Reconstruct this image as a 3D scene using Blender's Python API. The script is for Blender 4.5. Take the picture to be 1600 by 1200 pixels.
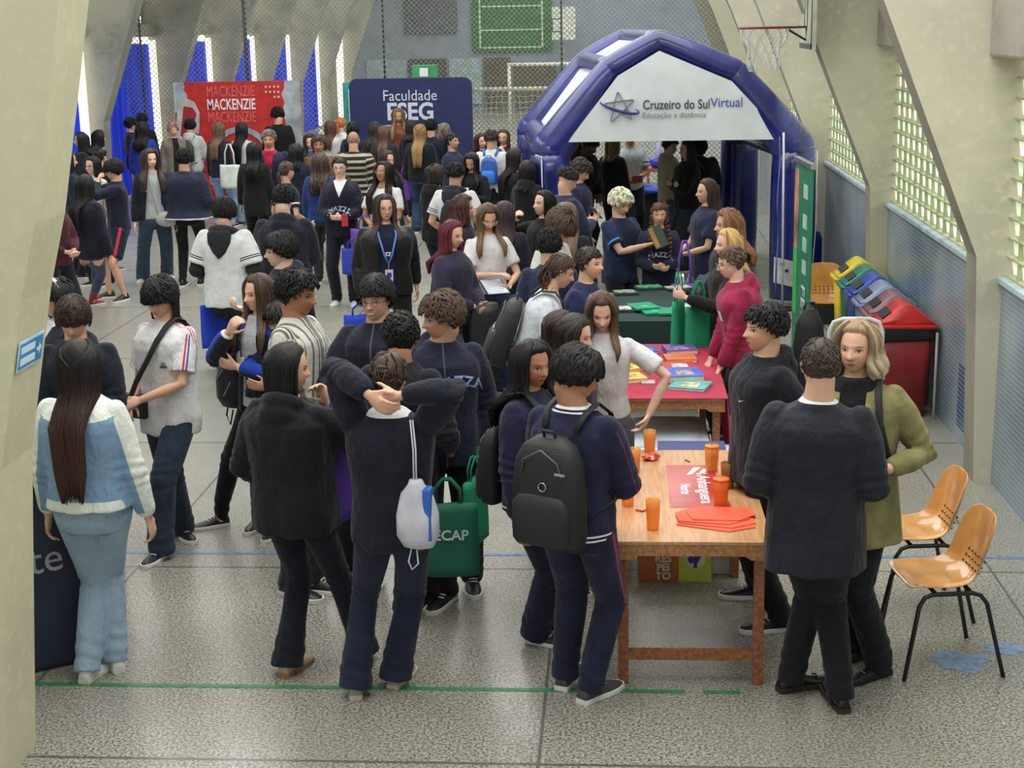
import bpy, bmesh, math, random
import numpy as np
from mathutils import Matrix, Vector
random.seed(7); RNG = np.random.RandomState(7)
for o in list(bpy.data.objects): bpy.data.objects.remove(o)
SC = bpy.context.scene; COL = SC.collection
PI = math.pi
# ---------------------------------------------------------------- camera, light, exposure
CAMH, F_PX, PITCH, YAW, ROLL = 3.2, 2350.0, .23516972, .07140418, -.01869581
CAMR = Matrix.Rotation(YAW, 3, 'Z') @ Matrix.Rotation(PI/2 - PITCH, 3, 'X') @ Matrix.Rotation(ROLL, 3, 'Z')
cam = bpy.data.objects.new('camera', bpy.data.cameras.new('camera')); COL.objects.link(cam)
cam.matrix_world = Matrix.Translation((0, 0, CAMH)) @ CAMR.to_4x4()
cam.data.sensor_width = 36; cam.data.lens = F_PX/1600*36; cam.data.clip_end = 200
SC.camera = cam
w = bpy.data.worlds.new('world'); SC.world = w; w.use_nodes = True
w.node_tree.nodes['Background'].inputs[0].default_value = (.98, 1, .97, 1)
w.node_tree.nodes['Background'].inputs[1].default_value = .62
def area(name, loc, rot, sx, sy, power, col=(1, 1, 1)):
    l = bpy.data.lights.new(name, 'AREA'); l.shape = 'RECTANGLE'; l.size = sx; l.size_y = sy; l.energy = power; l.color = col
    o = bpy.data.objects.new(name, l); COL.objects.link(o); o.location = loc; o.rotation_euler = rot; return o
area('roof_daylight_near', (-1, 6.5, 7.5), (math.radians(-12), 0, 0), 7, 8, 620, (1, .99, .95))
area('roof_daylight_middle', (-3, 19, 8), (0, 0, 0), 12, 12, 1050, (1, .99, .96))
area('outside_daylight', (5.2, 13, 3.0), (0, math.radians(90), 0), 5, 30, 900, (1, 1, .96))
area('roof_daylight_far', (-3, 42, 9), (0, 0, 0), 12, 20, 1500, (1, 1, .97))
SC.view_settings.view_transform = 'Standard'; SC.view_settings.look = 'None'
SC.view_settings.exposure = .19; SC.view_settings.gamma = 1; SC.view_settings.use_curve_mapping = False
# ---------------------------------------------------------------- helpers
def ray(px, py):
    d = CAMR @ Vector(((px-800)/F_PX, (600-py)/F_PX, -1)); return d
def gp(px, py, z=0.0):                       # point of the plane z seen at that place of the photograph
    d = ray(px, py); t = (z-CAMH)/d.z; return Vector((d.x*t, d.y*t, z))
def ay(px, py, Y):                            # point of the upright plane at depth Y
    d = ray(px, py); t = Y/d.y; return Vector((d.x*t, Y, CAMH+d.z*t))
def lin(c):
    return tuple(((x/255)/12.92 if x/255 <= .04045 else ((x/255+.055)/1.055)**2.4) for x in c[:3])
def link(o, parent=None):
    COL.objects.link(o)
    if parent is not None: o.parent = parent
    return o
def tag(o, label=None, cat=None, group=None, kind=None):
    if label: o['label'] = label
    if cat: o['category'] = cat
    if group: o['group'] = group
    if kind: o['kind'] = kind
    return o
def empty(name, loc=(0, 0, 0), rz=0, label=None, cat=None, group=None):
    o = bpy.data.objects.new(name, None); o.empty_display_size = .1; COL.objects.link(o)
    o.location = loc; o.rotation_euler = (0, 0, rz); return tag(o, label, cat, group)
def copy_tree(o, parent=None):
    c = o.copy(); COL.objects.link(c); c.parent = parent
    for ch in list(o.children): copy_tree(ch, c)
    return c
# ---- node mini language
class X:
    def __init__(s, m, k): s.m = m; s.k = k
    def op(s, o, b=None, c=None, rev=False):
        n = s.m.nodes.new('ShaderNodeMath'); n.operation = o
        for i, v in enumerate([s, b, c] if not rev else [b, s]):
            if v is None: continue
            if isinstance(v, X): s.m.links.new(v.k, n.inputs[i])
            else: n.inputs[i].default_value = v
        return X(s.m, n.outputs[0])
    def __add__(s, b): return s.op('ADD', b)
    def __sub__(s, b): return s.op('SUBTRACT', b)
    def __mul__(s, b): return s.op('MULTIPLY', b)
    def __truediv__(s, b): return s.op('DIVIDE', b)
    def lt(s, b): return s.op('LESS_THAN', b)
    def gt(s, b): return s.op('GREATER_THAN', b)
    def abs(s): return s.op('ABSOLUTE')
    def mod(s, b): return s.op('FLOORED_MODULO', b)
    def mn(s, b): return s.op('MINIMUM', b)
    def mx(s, b): return s.op('MAXIMUM', b)
    def soft(s, a, b):                       # smoothstep from a to b
        n = s.m.nodes.new('ShaderNodeMapRange'); n.interpolation_type = 'SMOOTHSTEP'
        s.m.links.new(s.k, n.inputs[0]); n.inputs[1].default_value = a; n.inputs[2].default_value = b; return X(s.m, n.outputs[0])
def between(v, a, b): return v.gt(a)*v.lt(b)
def sep(m, sock):
    n = m.nodes.new('ShaderNodeSeparateXYZ'); m.links.new(sock, n.inputs[0]); return [X(m, o) for o in n.outputs]
def attr(m, name):
    n = m.nodes.new('ShaderNodeAttribute'); n.attribute_name = name; return n.outputs['Vector']
def objc(m):
    return m.nodes.new('ShaderNodeTexCoord').outputs['Object']
def rgb(m, c):
    n = m.nodes.new('ShaderNodeRGB'); n.outputs[0].default_value = (*lin(c), 1); return n.outputs[0]
def mix(m, a, b, f):
    n = m.nodes.new('ShaderNodeMix'); n.data_type = 'RGBA'
    for v, i in ((a, 6), (b, 7)):
        if isinstance(v, (tuple, list)): n.inputs[i].default_value = (*lin(v), 1)
        else: m.links.new(v, n.inputs[i])
    if isinstance(f, X): m.links.new(f.k, n.inputs[0])
    else: n.inputs[0].default_value = f
    return n.outputs[2]
def noise(m, scale, detail=2, vec=None, rough=.5, sc=None):
    n = m.nodes.new('ShaderNodeTexNoise'); n.inputs['Scale'].default_value = scale; n.inputs['Detail'].default_value = detail; n.inputs['Roughness'].default_value = rough
    v = vec or objc(m)
    if sc:
        mp = m.nodes.new('ShaderNodeMapping'); mp.inputs['Scale'].default_value = sc; m.links.new(v, mp.inputs[0]); v = mp.outputs[0]
    m.links.new(v, n.inputs['Vector']); return X(m, n.outputs['Fac'])
def bsdf(name):
    M = bpy.data.materials.new(name); M.use_nodes = True; m = M.node_tree
    return M, m, m.nodes['Principled BSDF']
def bump(m, b, h, strength, dist=.01):
    n = m.nodes.new('ShaderNodeBump'); n.inputs['Strength'].default_value = strength; n.inputs['Distance'].default_value = dist
    m.links.new(h.k, n.inputs['Height']); m.links.new(n.outputs[0], b.inputs['Normal'])
MC = {}
def mat(name, c, rough=.6, metal=0, var=.06, vs=6, bs=0, bscale=40, alpha=1, trans=0, spec=.5, coat=0):
    key = (name, c, rough, metal, trans)
    if key in MC: return MC[key]
    M, m, b = bsdf(name)
    base = rgb(m, c)
    if var:
        n = noise(m, vs, 3)
        base = mix(m, tuple(x*(1-var*2) for x in c), tuple(min(255, x*(1+var)) for x in c), n.soft(.25, .75))
    m.links.new(base, b.inputs['Base Color'])
    b.inputs['Roughness'].default_value = rough; b.inputs['Metallic'].default_value = metal
    b.inputs['Specular IOR Level'].default_value = spec; b.inputs['Transmission Weight'].default_value = trans
    b.inputs['Coat Weight'].default_value = coat
    if bs: bump(m, b, noise(m, bscale, 3), bs)
    MC[key] = M; return M
# ---- mesh collecting
class MB:
    def __init__(s): s.v = []; s.f = []; s.mi = []; s.n = 0; s.cur = 0
    def add(s, V, F):
        V = np.asarray(V, float).reshape(-1, 3); s.v.append(V); k = s.n
        s.f.extend([tuple(i+k for i in f) for f in F]); s.mi.extend([s.cur]*len(F)); s.n += len(V); return s
    def box(s, x0, x1, y0, y1, z0, z1, M=None):
        V = np.array([(x, y, z) for x in (x0, x1) for y in (y0, y1) for z in (z0, z1)], float)
        if M is not None: V = np.array([(M @ Vector(p))[:] for p in V])
        return s.add(V, [(0, 1, 3, 2), (4, 6, 7, 5), (0, 4, 5, 1), (2, 3, 7, 6), (0, 2, 6, 4), (1, 5, 7, 3)])
    def prism(s, pts, y0, y1, axis='y'):      # polygon in x,z pushed along y  (or y,z along x)
        n = len(pts); V = []
        for q in (y0, y1):
            for a, b in pts: V.append((a, q, b) if axis == 'y' else ((q, a, b) if axis == 'x' else (a, b, q)))
        F = [tuple(range(n)), tuple(range(2*n-1, n-1, -1))] + [(i, i+n, (i+1) % n+n, (i+1) % n) for i in range(n)]
        return s.add(V, F)
    def loft(s, rings, cap=True, closed=False):
        n = len(rings[0]); V = np.concatenate([np.asarray(r, float) for r in rings]); F = []
        R = len(rings)
        for i in range(R-1 if not closed else R):
            a, b = i*n, ((i+1) % R)*n
            for j in range(n): F.append((a+j, a+(j+1) % n, b+(j+1) % n, b+j))
        if cap and not closed: F.append(tuple(range(n-1, -1, -1))); F.append(tuple((R-1)*n+j for j in range(n)))
        return s.add(V, F)
    def tube(s, pts, r, n=8, cap=True, flat=None, ref=(0, 0, 1), rnd=False):
        P = np.asarray(pts, float); m = len(P)
        r = [r]*m if np.isscalar(r) else list(r)
        T = np.zeros_like(P); T[1:-1] = P[2:]-P[:-2]; T[0] = P[1]-P[0]; T[-1] = P[-1]-P[-2]
        T /= np.maximum(np.linalg.norm(T, axis=1), 1e-9)[:, None]
        ref = np.array(ref, float)
        u = ref-T[0]*ref.dot(T[0])
        if np.linalg.norm(u) < .15: u = np.array([1., .3, 0])-T[0]*np.array([1., .3, 0]).dot(T[0])
        u /= np.linalg.norm(u); rings = []
        a = np.arange(n)*2*PI/n; ca, sa = np.cos(a)[:, None], np.sin(a)[:, None]
        frames = []
        for i in range(m):
            u = u-T[i]*u.dot(T[i]); u /= max(np.linalg.norm(u), 1e-9); v = np.cross(T[i], u); frames.append((u, v))
        def ring(i, k=1., off=0.):
            u, v = frames[i]; ri = r[i]
            ru, rv = (ri if isinstance(ri, tuple) else (ri, ri*(flat or 1)))
            return P[i]+T[i]*off+(ca*u*ru+sa*v*rv)*k
        if rnd:
            r0 = max(r[0]) if isinstance(r[0], tuple) else r[0]
            rings += [ring(0, .35, -r0*.92), ring(0, .75, -r0*.65)]
        rings += [ring(i) for i in range(m)]
        if rnd:
            r1 = max(r[-1]) if isinstance(r[-1], tuple) else r[-1]
            rings += [ring(m-1, .75, r1*.65), ring(m-1, .35, r1*.92)]
        return s.loft(rings, cap)
    def ell(s, c, r, n=12, m=8, R=None):
        rings = []; c = np.array(c, float)
        for i in range(1, m):
            t = PI*i/m
            a = np.arange(n)*2*PI/n
            q = np.stack([np.sin(t)*np.cos(a)*r[0], np.sin(t)*np.sin(a)*r[1], np.full(n, -np.cos(t)*r[2])], 1)
            if R is not None: q = q@np.array(R).T
            rings.append(q+c)
        return s.loft(rings)
    def lathe(s, prof, c=(0, 0, 0), n=24, cap=True):
        a = np.arange(n)*2*PI/n
        return s.loft([np.stack([np.cos(a)*r+c[0], np.sin(a)*r+c[1], np.full(n, z+c[2])], 1) for r, z in prof], cap)
    def build(s, name, mats, parent=None, smooth=False, mtx=None, bev=0, **attrs):
        me = bpy.data.meshes.new(name); V = np.concatenate(s.v) if s.v else np.zeros((0, 3))
        if mtx is not None: V = V@np.array(mtx.to_3x3()).T+np.array(mtx.translation)
        me.from_pydata([tuple(p) for p in V.tolist()], [], s.f); me.update()
        for k in (mats if isinstance(mats, (list, tuple)) else [mats]): me.materials.append(k)
        if isinstance(mats, (list, tuple)) and len(mats) > 1: me.polygons.foreach_set('material_index', s.mi)
        if smooth: me.polygons.foreach_set('use_smooth', [True]*len(me.polygons))
        o = bpy.data.objects.new(name, me); link(o, parent)
        if bev:
            bv = o.modifiers.new('bevel', 'BEVEL'); bv.width = bev; bv.segments = 2; bv.limit_method = 'ANGLE'
        return o
def struct(o): o['kind'] = 'structure'; return o
def text_mesh(name, body, size, material, parent=None, mtx=None, ext=.001, align='CENTER', bend=0, sx=1, bold=0, sp=1):
    c = bpy.data.curves.new(name, 'FONT'); c.body = body; c.size = size; c.extrude = ext; c.align_x = align; c.align_y = 'CENTER'; c.offset = bold; c.space_character = sp
    c.resolution_u = 3
    o = bpy.data.objects.new(name, c); COL.objects.link(o)
    dg = bpy.context.evaluated_depsgraph_get(); me = bpy.data.meshes.new_from_object(o.evaluated_get(dg)); me.name = name
    bpy.data.objects.remove(o); bpy.data.curves.remove(c)
    V = np.zeros(len(me.vertices)*3); me.vertices.foreach_get('co', V); V = V.reshape(-1, 3)
    V[:, 0] *= sx
    if bend: V[:, 1] -= bend*V[:, 0]**2
    me.vertices.foreach_set('co', V.ravel()); me.materials.clear(); me.materials.append(material); me.update()
    t = bpy.data.objects.new(name, me); link(t, parent)
    if mtx is not None: t.matrix_local = mtx
    return t
def fcam(loc, rz=0, tilt=0):                 # frame for lettering that reads from -Y
    return Matrix.Translation(loc) @ Matrix.Rotation(rz, 4, 'Z') @ Matrix.Rotation(PI/2+tilt, 4, 'X')
# ---------------------------------------------------------------- the floor
YJ = [1.0, 3.55, 6.09, 8.54, 11.35, 14.44, 17.25, 20.05, 22.85, 25.65, 28.45, 31.25, 34.05, 36.85]
def floor_mat():
    M, m, b = bsdf('terrazzo_floor'); x, y, z = sep(m, objc(m))
    n1 = noise(m, 74, 2, rough=.6); n2 = noise(m, 26, 3); n3 = noise(m, .9, 4); n4 = noise(m, 170, 2)
    c = mix(m, (84, 81, 74), (174, 171, 160), n1.soft(.34, .64))
    c = mix(m, c, (206, 202, 192), n2.soft(.60, .70)*.35)
    c = mix(m, c, (70, 66, 60), n4.soft(.60, .68)*.35)
    c = mix(m, c, (120, 118, 108), n3.soft(.35, .7)*.38)
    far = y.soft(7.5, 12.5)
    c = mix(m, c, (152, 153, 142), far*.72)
    line = None
    for k, v in ([('x', q) for q in (-10.64, -8.07, -5.5, -2.93, -.35, 2.21)]+[('y', q) for q in YJ]):
        t = ((x if k == 'x' else y)-v).abs().lt(.008 if k == 'x' else .011)
        line = t if line is None else line.mx(t)
    c = mix(m, c, (74, 74, 70), line*.8)
    m.links.new(c, b.inputs['Base Color'])
    rr = noise(m, 3, 4)*.22+.16; m.links.new(rr.k, b.inputs['Roughness']); b.inputs['Specular IOR Level'].default_value = .62
    return M
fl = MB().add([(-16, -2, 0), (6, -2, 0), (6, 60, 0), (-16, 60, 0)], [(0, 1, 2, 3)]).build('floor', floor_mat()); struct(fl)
def paint_mat(name, c, amt=.25):
    M, m, b = bsdf(name); n = noise(m, 30, 3)
    m.links.new(mix(m, tuple(x*.8 for x in c), c, n.soft(.3, .6)), b.inputs['Base Color']); b.inputs['Roughness'].default_value = .4
    return M
GREENL = paint_mat('worn_green_line_paint', (52, 132, 84)); BLUEL = paint_mat('worn_blue_line_paint', (104, 134, 178))
q = MB()
for a, b in ((-2.95, .33), (.42, .60)): q.box(a, b, 6.835, 6.872, .0005, .0025)
struct(q.build('trim_1', GREENL))
struct(MB().box(-12, 2.6, 8.77, 8.81, .0005, .0025).build('trim_2', BLUEL))
bl = MB()
for cx, cy, rx, ry, ph in ((1.74, 7.25, .14, .13, 0), (2.02, 7.42, .13, .07, 2)):
    pts = [(cx+math.cos(a)*rx*(1+.22*math.sin(3*a+ph)+.1*math.sin(7*a)), cy+math.sin(a)*ry*(1+.2*math.sin(4*a+ph))) for a in [i*2*PI/40 for i in range(40)]]
    bl.prism(pts, .0004, .002, 'z')
tag(bl.build('paint_stain', paint_mat('pale_blue_floor_paint', (128, 152, 186))), 'pale blue irregular paint patch on the floor by the front chair', 'stain')
# ---------------------------------------------------------------- concrete
def concrete(name, c, blot=.12):
    M, m, b = bsdf(name); a = noise(m, 1.3, 5); d = noise(m, 14, 4); e = noise(m, 90, 2)
    col = mix(m, tuple(x*(1-blot*1.6) for x in c), c, a.soft(.25, .6)); col = mix(m, col, tuple(min(255, x*1.06) for x in c), d.soft(.5, .7)*.5)
    col = mix(m, col, tuple(x*.7 for x in c), noise(m, 7, 5, rough=.7).soft(.72, .8)*.15)
    m.links.new(col, b.inputs['Base Color']); b.inputs['Roughness'].default_value = .62; bump(m, b, d+e*.4, .18); return M
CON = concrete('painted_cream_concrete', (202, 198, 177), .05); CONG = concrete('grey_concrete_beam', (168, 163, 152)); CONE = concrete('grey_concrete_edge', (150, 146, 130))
CONL = concrete('pillar_cream_paint', (206, 202, 172), .03); CONF = concrete('far_grey_concrete', (160, 160, 146))
def profile(side=1):                          # inner edge of a frame, from the floor up
    pts = [(2.5, 0), (2.44, 1.6), (1.74, 3.34), (1.45, 3.95), (1.05, 4.5), (.45, 4.95), (-.4, 5.25)]
    return pts
def frame_right(i, Y):
    b = MB(); pts = profile(); poly = pts+[(-.4, 5.6), (3.0, 5.6), (3.0, 0)]
    b.prism(poly, Y-.3, Y)
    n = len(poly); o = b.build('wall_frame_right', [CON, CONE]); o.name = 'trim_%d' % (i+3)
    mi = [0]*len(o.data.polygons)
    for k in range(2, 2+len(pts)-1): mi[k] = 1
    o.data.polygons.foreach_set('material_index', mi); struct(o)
YF = [6.2+4.4*k for k in range(0, 11)]
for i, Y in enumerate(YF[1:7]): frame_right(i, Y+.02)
# front left pillar (same frame, mirrored)
pl = [(-2.68, 0), (-2.56, 1.43), (-2.41, 2.14), (-2.32, 2.46), (-2.14, 3.34), (-1.9, 4.2), (-1.2, 5.2)]
b = MB(); b.prism(pl+[(-1.2, 5.6), (-3.6, 5.6), (-3.6, 0)], 5.86, 6.2); struct(b.build('wall_left_pillar', CONL)).name = 'wall_left'
# right side: half wall, ledge, block screens, beams
def tile_mat():
    M, m, b = bsdf('blue_grey_ribbed_tiles'); x, y, z = sep(m, objc(m))
    nz = noise(m, 1.1, 3); c = mix(m, (104, 122, 136), (150, 164, 170), nz.soft(.3, .7))
    ry = (y*4).op('FLOOR'); rz = (z*5).op('FLOOR')
    wn = m.nodes.new('ShaderNodeTexWhiteNoise'); cb = m.nodes.new('ShaderNodeCombineXYZ')
    m.links.new(ry.k, cb.inputs[1]); m.links.new(rz.k, cb.inputs[2]); m.links.new(cb.outputs[0], wn.inputs['Vector'])
    c = mix(m, c, (122, 140, 158), X(m, wn.outputs['Value']).gt(.72)*.45)
    d = between(y, 11.05, 11.45)*between(z, .12, .62)+between(y, 17.3, 19.6)*(z-(y-17.3)*.42).lt(.55)*z.gt(.1)
    c = mix(m, c, (62, 78, 130), d.mn(1)*.85)
    g = (z.mod(.036)).lt(.0085)
    c = mix(m, c, (176, 190, 196), g*.6)
    c = mix(m, c, (170, 172, 120), noise(m, 1.6, 2).soft(.62, .75)*.35*between(y, 12, 14.4))
    m.links.new(c, b.inputs['Base Color']); b.inputs['Roughness'].default_value = .28; return M
TILE = tile_mat(); LEDGE = mat('pale_blue_ledge', (178, 196, 204), .45)
GA = None
def block_mat(name, c):
    M, m, b = bsdf(name); out = m.nodes['Material Output']; m.links.new(mix(m, tuple(x*.86 for x in c), c, noise(m, 9, 3).soft(.3, .7)), b.inputs['Base Color'])
    b.inputs['Roughness'].default_value = .3
    t = m.nodes.new('ShaderNodeBsdfTranslucent'); t.inputs[0].default_value = (*lin(c), 1); ms = m.nodes.new('ShaderNodeMixShader'); ms.inputs[0].default_value = .68
    m.links.new(b.outputs[0], ms.inputs[1]); m.links.new(t.outputs[0], ms.inputs[2]); m.links.new(ms.outputs[0], out.inputs['Surface']); return M
BC = block_mat('cream_glazed_block', (255, 252, 236)); BG = block_mat('pale_green_glazed_block', (228, 240, 216)); BE = mat('block_screen_mortar', (170, 176, 140), .7)
def bay_right(i, y0, y1):
    struct(MB().box(2.62, 2.9, y0, y1, 0, 1.42).build('wall_right', TILE)).name = 'wall_right_%d' % (i+1)
    struct(MB().box(2.585, 2.9, y0, y1, 1.42, 1.465).build('trim', LEDGE, bev=.008)).name = 'trim_%d' % (i+20)
    struct(MB().box(2.45, 2.9, y0, y1, 2.93, 4.2).build('trim', CONG, bev=.02)).name = 'trim_%d' % (i+30)
    b = MB(); pw, ph = .255, .1325; nz = 11; ny = int(round((y1-y0)/pw)); pw = (y1-y0)/ny; X0 = 2.655
    for r in range(nz):
        z0 = 1.47+r*ph
        for k in range(ny):
            ya = y0+k*pw; b.cur = 0 if (r % 2 == 0) else 1
            # each block is a scooped shell: bulging out at mid height, its lower lip curved
            rings = []
            for t in range(5):
                u = t/4; ang = u*PI
                rings.append([(X0+.055-.05*math.sin(ang), ya+.008+(pw-.016)*u, z0+.012+.02*math.sin(ang)), (X0+.03-.035*math.sin(ang), ya+.008+(pw-.016)*u, z0+ph-.004)])
            V = [p for rg in rings for p in rg]; b.add(V, [(2*t, 2*t+2, 2*t+3, 2*t+1) for t in range(4)])
            b.cur = 2
            b.box(X0-.004, X0+.05, ya-.006, ya+.006, z0, z0+ph)
        b.cur = 2; b.box(X0-.014, X0+.06, y0, y1, z0-.006, z0+.006)
    struct(b.build('window', [BC, BG, BE])).name = 'window_%d' % (i+1)
bays = [(1.0, 10.32)]+[(YF[k]+.02, YF[k+1]-.28) for k in range(1, 6)]
for i, (a, c) in enumerate(bays): bay_right(i, a, c)
# left wall of the hall: frames, blue curtains, strips of daylight, louvres above
CURT = None
def curtain_mat():
    M, m, b = bsdf('bright_blue_curtain_cloth'); x, y, z = sep(m, objc(m)); out = m.nodes['Material Output']
    n = noise(m, 2.2, 3, sc=(1, 3, .2)); c = mix(m, (20, 48, 232), (56, 92, 255), n.soft(.3, .7)); m.links.new(c, b.inputs['Base Color']); b.inputs['Roughness'].default_value = .7
    t = m.nodes.new('ShaderNodeBsdfTranslucent'); m.links.new(c, t.inputs[0]); ms = m.nodes.new('ShaderNodeMixShader'); ms.inputs[0].default_value = .5
    m.links.new(b.outputs[0], ms.inputs[1]); m.links.new(t.outputs[0], ms.inputs[2]); m.links.new(ms.outputs[0], out.inputs['Surface']); return M
CURT = curtain_mat()
def glow_mat(name, c, s):
    M, m, b = bsdf(name); b.inputs['Emission Color'].default_value = (*lin(c), 1); b.inputs['Emission Strength'].default_value = s; b.inputs['Base Color'].default_value = (*lin(c), 1); return M
DAY = glow_mat('daylight_in_wall_gap', (255, 250, 232), 1.15)
lp = [(-9.34, 0), (-9.28, 1.6), (-8.5, 3.73), (-8.2, 4.3), (-7.7, 4.9), (-6.8, 5.5), (-5.5, 6.0)]
YL = [22.7+4.4*k for k in range(8)]
for i, Y in enumerate(YL):
    b = MB(); b.prism(lp+[(-5.5, 6.6), (-10.4, 6.6), (-10.4, 0)], Y, Y+.38); struct(b.build('trim', CONF)).name = 'trim_%d' % (i+40)
    if i == len(YL)-1: break
    y0, y1 = Y+.38, Y+4.4
    if i < 6:
        b = MB(); n = 60; rings = []
        for k in range(n+1):
            yy = y0+(y1-.34-y0)*k/n; xx = -9.62+.035*math.sin(k*.95)+.02*math.sin(k*2.1)
            rings.append([(xx, yy, .05), (xx, yy, 2.93)])
        V = [p for r in rings for p in r]; b.add(V, [(2*t, 2*t+2, 2*t+3, 2*t+1) for t in range(n)])
        tag(b.build('curtain', CURT, smooth=True), 'bright blue curtain in the left wall bay, number %s from the front' % ['one', 'two', 'three', 'four', 'five', 'six'][i], 'curtain', 'blue curtains along the left wall')
    b = MB(); b.box(-9.75, -9.7, y0, y1, 2.95, 3.07); b.box(-9.75, -9.55, y1-.33, y1, 0.1, 3.0); struct(b.build('window', DAY)).name = 'window_%d' % (i+10)
    b = MB(); b.box(-10, -9.5, y0, y1, 3.08, 3.32); b.box(-10.1, -9.8, y0, y1, 3.32, 6.6)
    for r in range(3):
        z0 = 3.34+r*.2
    struct(b.build('wall', CONF)).name = 'wall_left_%d' % (i+2)
    b = MB()
    for r in range(5):
        for k in range(8): b.box(-9.79, -9.77, y0+2.3+k*.2, y0+2.44+k*.2, 3.36+r*.2, 3.5+r*.2)
    struct(b.build('window', DAY)).name = 'window_%d' % (i+20)
# far wall
WALLF = concrete('far_blue_grey_wall_paint', (150, 162, 176), .05)
struct(MB().box(-10.4, 6, 57, 57.3, 0, 8).build('wall_back', WALLF))
def flat(name, x0, x1, z0, z1, c, y=56.9, label=None, cat=None, group=None, th=.05, rough=.6):
    o = MB().box(x0, x1, y, y+th, z0, z1).build(name, mat(name.replace('.', '_')+'_face', c, rough)); return tag(o, label, cat, group) if label else struct(o)
t = empty('court_scoreboard', (-3.8, 56.8, 2.2), 0, 'large green board with white lines high on the far wall', 'board')
MB().box(-1.5, 1.45, 0, .08, 0, 2.4).build('board_panel', mat('deep_green_board', (52, 112, 62), .5), t)
b = MB()
for x in (-1.2, 1.1): b.box(x-.03, x+.03, -.03, .0, .12, 2.4)
for z in (.12, .75, 1.6): b.box(-1.2, 1.1, -.03, .0, z, z+.05)
b.build('white_lines', mat('white_line_paint', (205, 220, 205), .5), t)
struct(MB().box(-7.8, -5.86, 56.85, 56.98, 2.9, 4.6).build('window_30', mat('dark_grey_shutter', (96, 104, 108), .6)))
for k, (x0, x1, z0, z1, c) in enumerate([(-9.3, -7.8, .2, 1.98, (168, 188, 196)), (-7.7, -6.3, .1, 1.98, (84, 80, 72)), (-6.2, -5.0, .3, 1.98, (166, 186, 190)), (-4.9, -3.9, .1, 1.98, (88, 82, 70)), (-3.8, -2.2, .1, 1.75, (92, 86, 72)), (-2.1, 2.4, .3, 1.6, (110, 112, 110))]):
    struct(MB().box(x0, x1, 56.9, 56.96, z0, z1).build('trim', mat('far_panel_%d' % k, c, .6))).name = 'trim_%d' % (60+k)
t = empty('basketball_backboard', (-1.87, 55.5, 2.6), 0, 'small white backboard far off on the back wall beside the green board', 'backboard')
MB().box(-.42, .42, 0, .05, 0, 1.15).build('board_panel', mat('white_backboard', (222, 228, 214), .5), t)
b = MB(); 
for x in (-.42, -.12): b.box(x, x+.03, -.02, .0, .28, .75)
for z in (.28, .72): b.box(-.42, -.1, -.02, .0, z, z+.03)
b.build('target_square', mat('black_board_marking', (40, 44, 40), .5), t)
b = MB(); b.box(-.05, .05, .05, 1.46, .5, .6); b.build('bracket', mat('steel_grey', (110, 110, 108), .5), t)
# goals
WHT = mat('white_goal_tube', (226, 226, 204), .45)
def goal(x0, x1, y, h, r, label, net=True):
    t = empty('football_goal', ((x0+x1)/2, y, 0), 0, label, 'goal'); w2 = (x1-x0)/2
    for s in (-1, 1): MB().tube([(s*w2, 0, 0), (s*w2, 0, h)], r, 8).build('post', WHT, t, True)
    MB().tube([(-w2-r, 0, h), (w2+r, 0, h)], r, 8).build('crossbar', WHT, t, True)
    if net:
        b = MB()
        for k in range(int(2*w2/.11)+1):
            x = -w2+k*.11
            b.tube([(x+.015*math.sin(z*9+k*1.7), .1+.06*math.sin(z*3), h-.02-z) for z in np.linspace(0, h-.05, 14)], .006, 4)
        for k in range(int(h/.11)):
            z = h-.03-k*.11; b.tube([(x, .1+.06*math.sin((h-z)*3), z+.012*math.sin(x*20+k)) for x in np.linspace(-w2, w2, 30)], .005, 4)
        b.build('net', mat('white_goal_net', (232, 232, 214), .6), t)
goal(-2.8, .2, 28.75, 2.0, .04, 'nearer white football goal with sagging white net beside the inflatable tent')
goal(-3.2, -.2, 46, 2.0, .05, 'farther plain white goal frame behind the mesh fence', False)
# mesh fence (chain link) across the hall
def fence():
    t = empty('chain_link_fence', (0, 28.35, 0), 0, 'tall chain link fence hung across the hall behind the crowd', 'fence')
    b = MB(); x0, x1, H, p, r = -9.25, 2.4, 6.2, .092, .006
    L = x1-x0; k = -H
    while k < L:
        a0 = max(0, k); a1 = min(L, k+H); 
        for sgn in (0, 1):
            za, zb = a0-k, a1-k
            if sgn: za, zb = H-za, H-zb
            dx = .7071*r; dz = .7071*r*(-1 if not sgn else 1)
            y = .003*sgn
            b.add([(x0+a0-dx, y, za-dz), (x0+a0+dx, y, za+dz), (x0+a1+dx, y, zb+dz), (x0+a1-dx, y, zb-dz)], [(0, 1, 2, 3)])
        k += p
    b.build('wire_mesh', mat('dull_galvanised_wire', (136, 138, 126), .6), t)
    for x in (-8.9, -6.9, -4.3, -1.0, 2.3): MB().tube([(x, .05, 0), (x, .05, 6.2)], .02 if x != -6.9 else .035, 8).build('post', mat('dark_steel_post', (60, 62, 60), .5), t, True)
fence()
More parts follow.
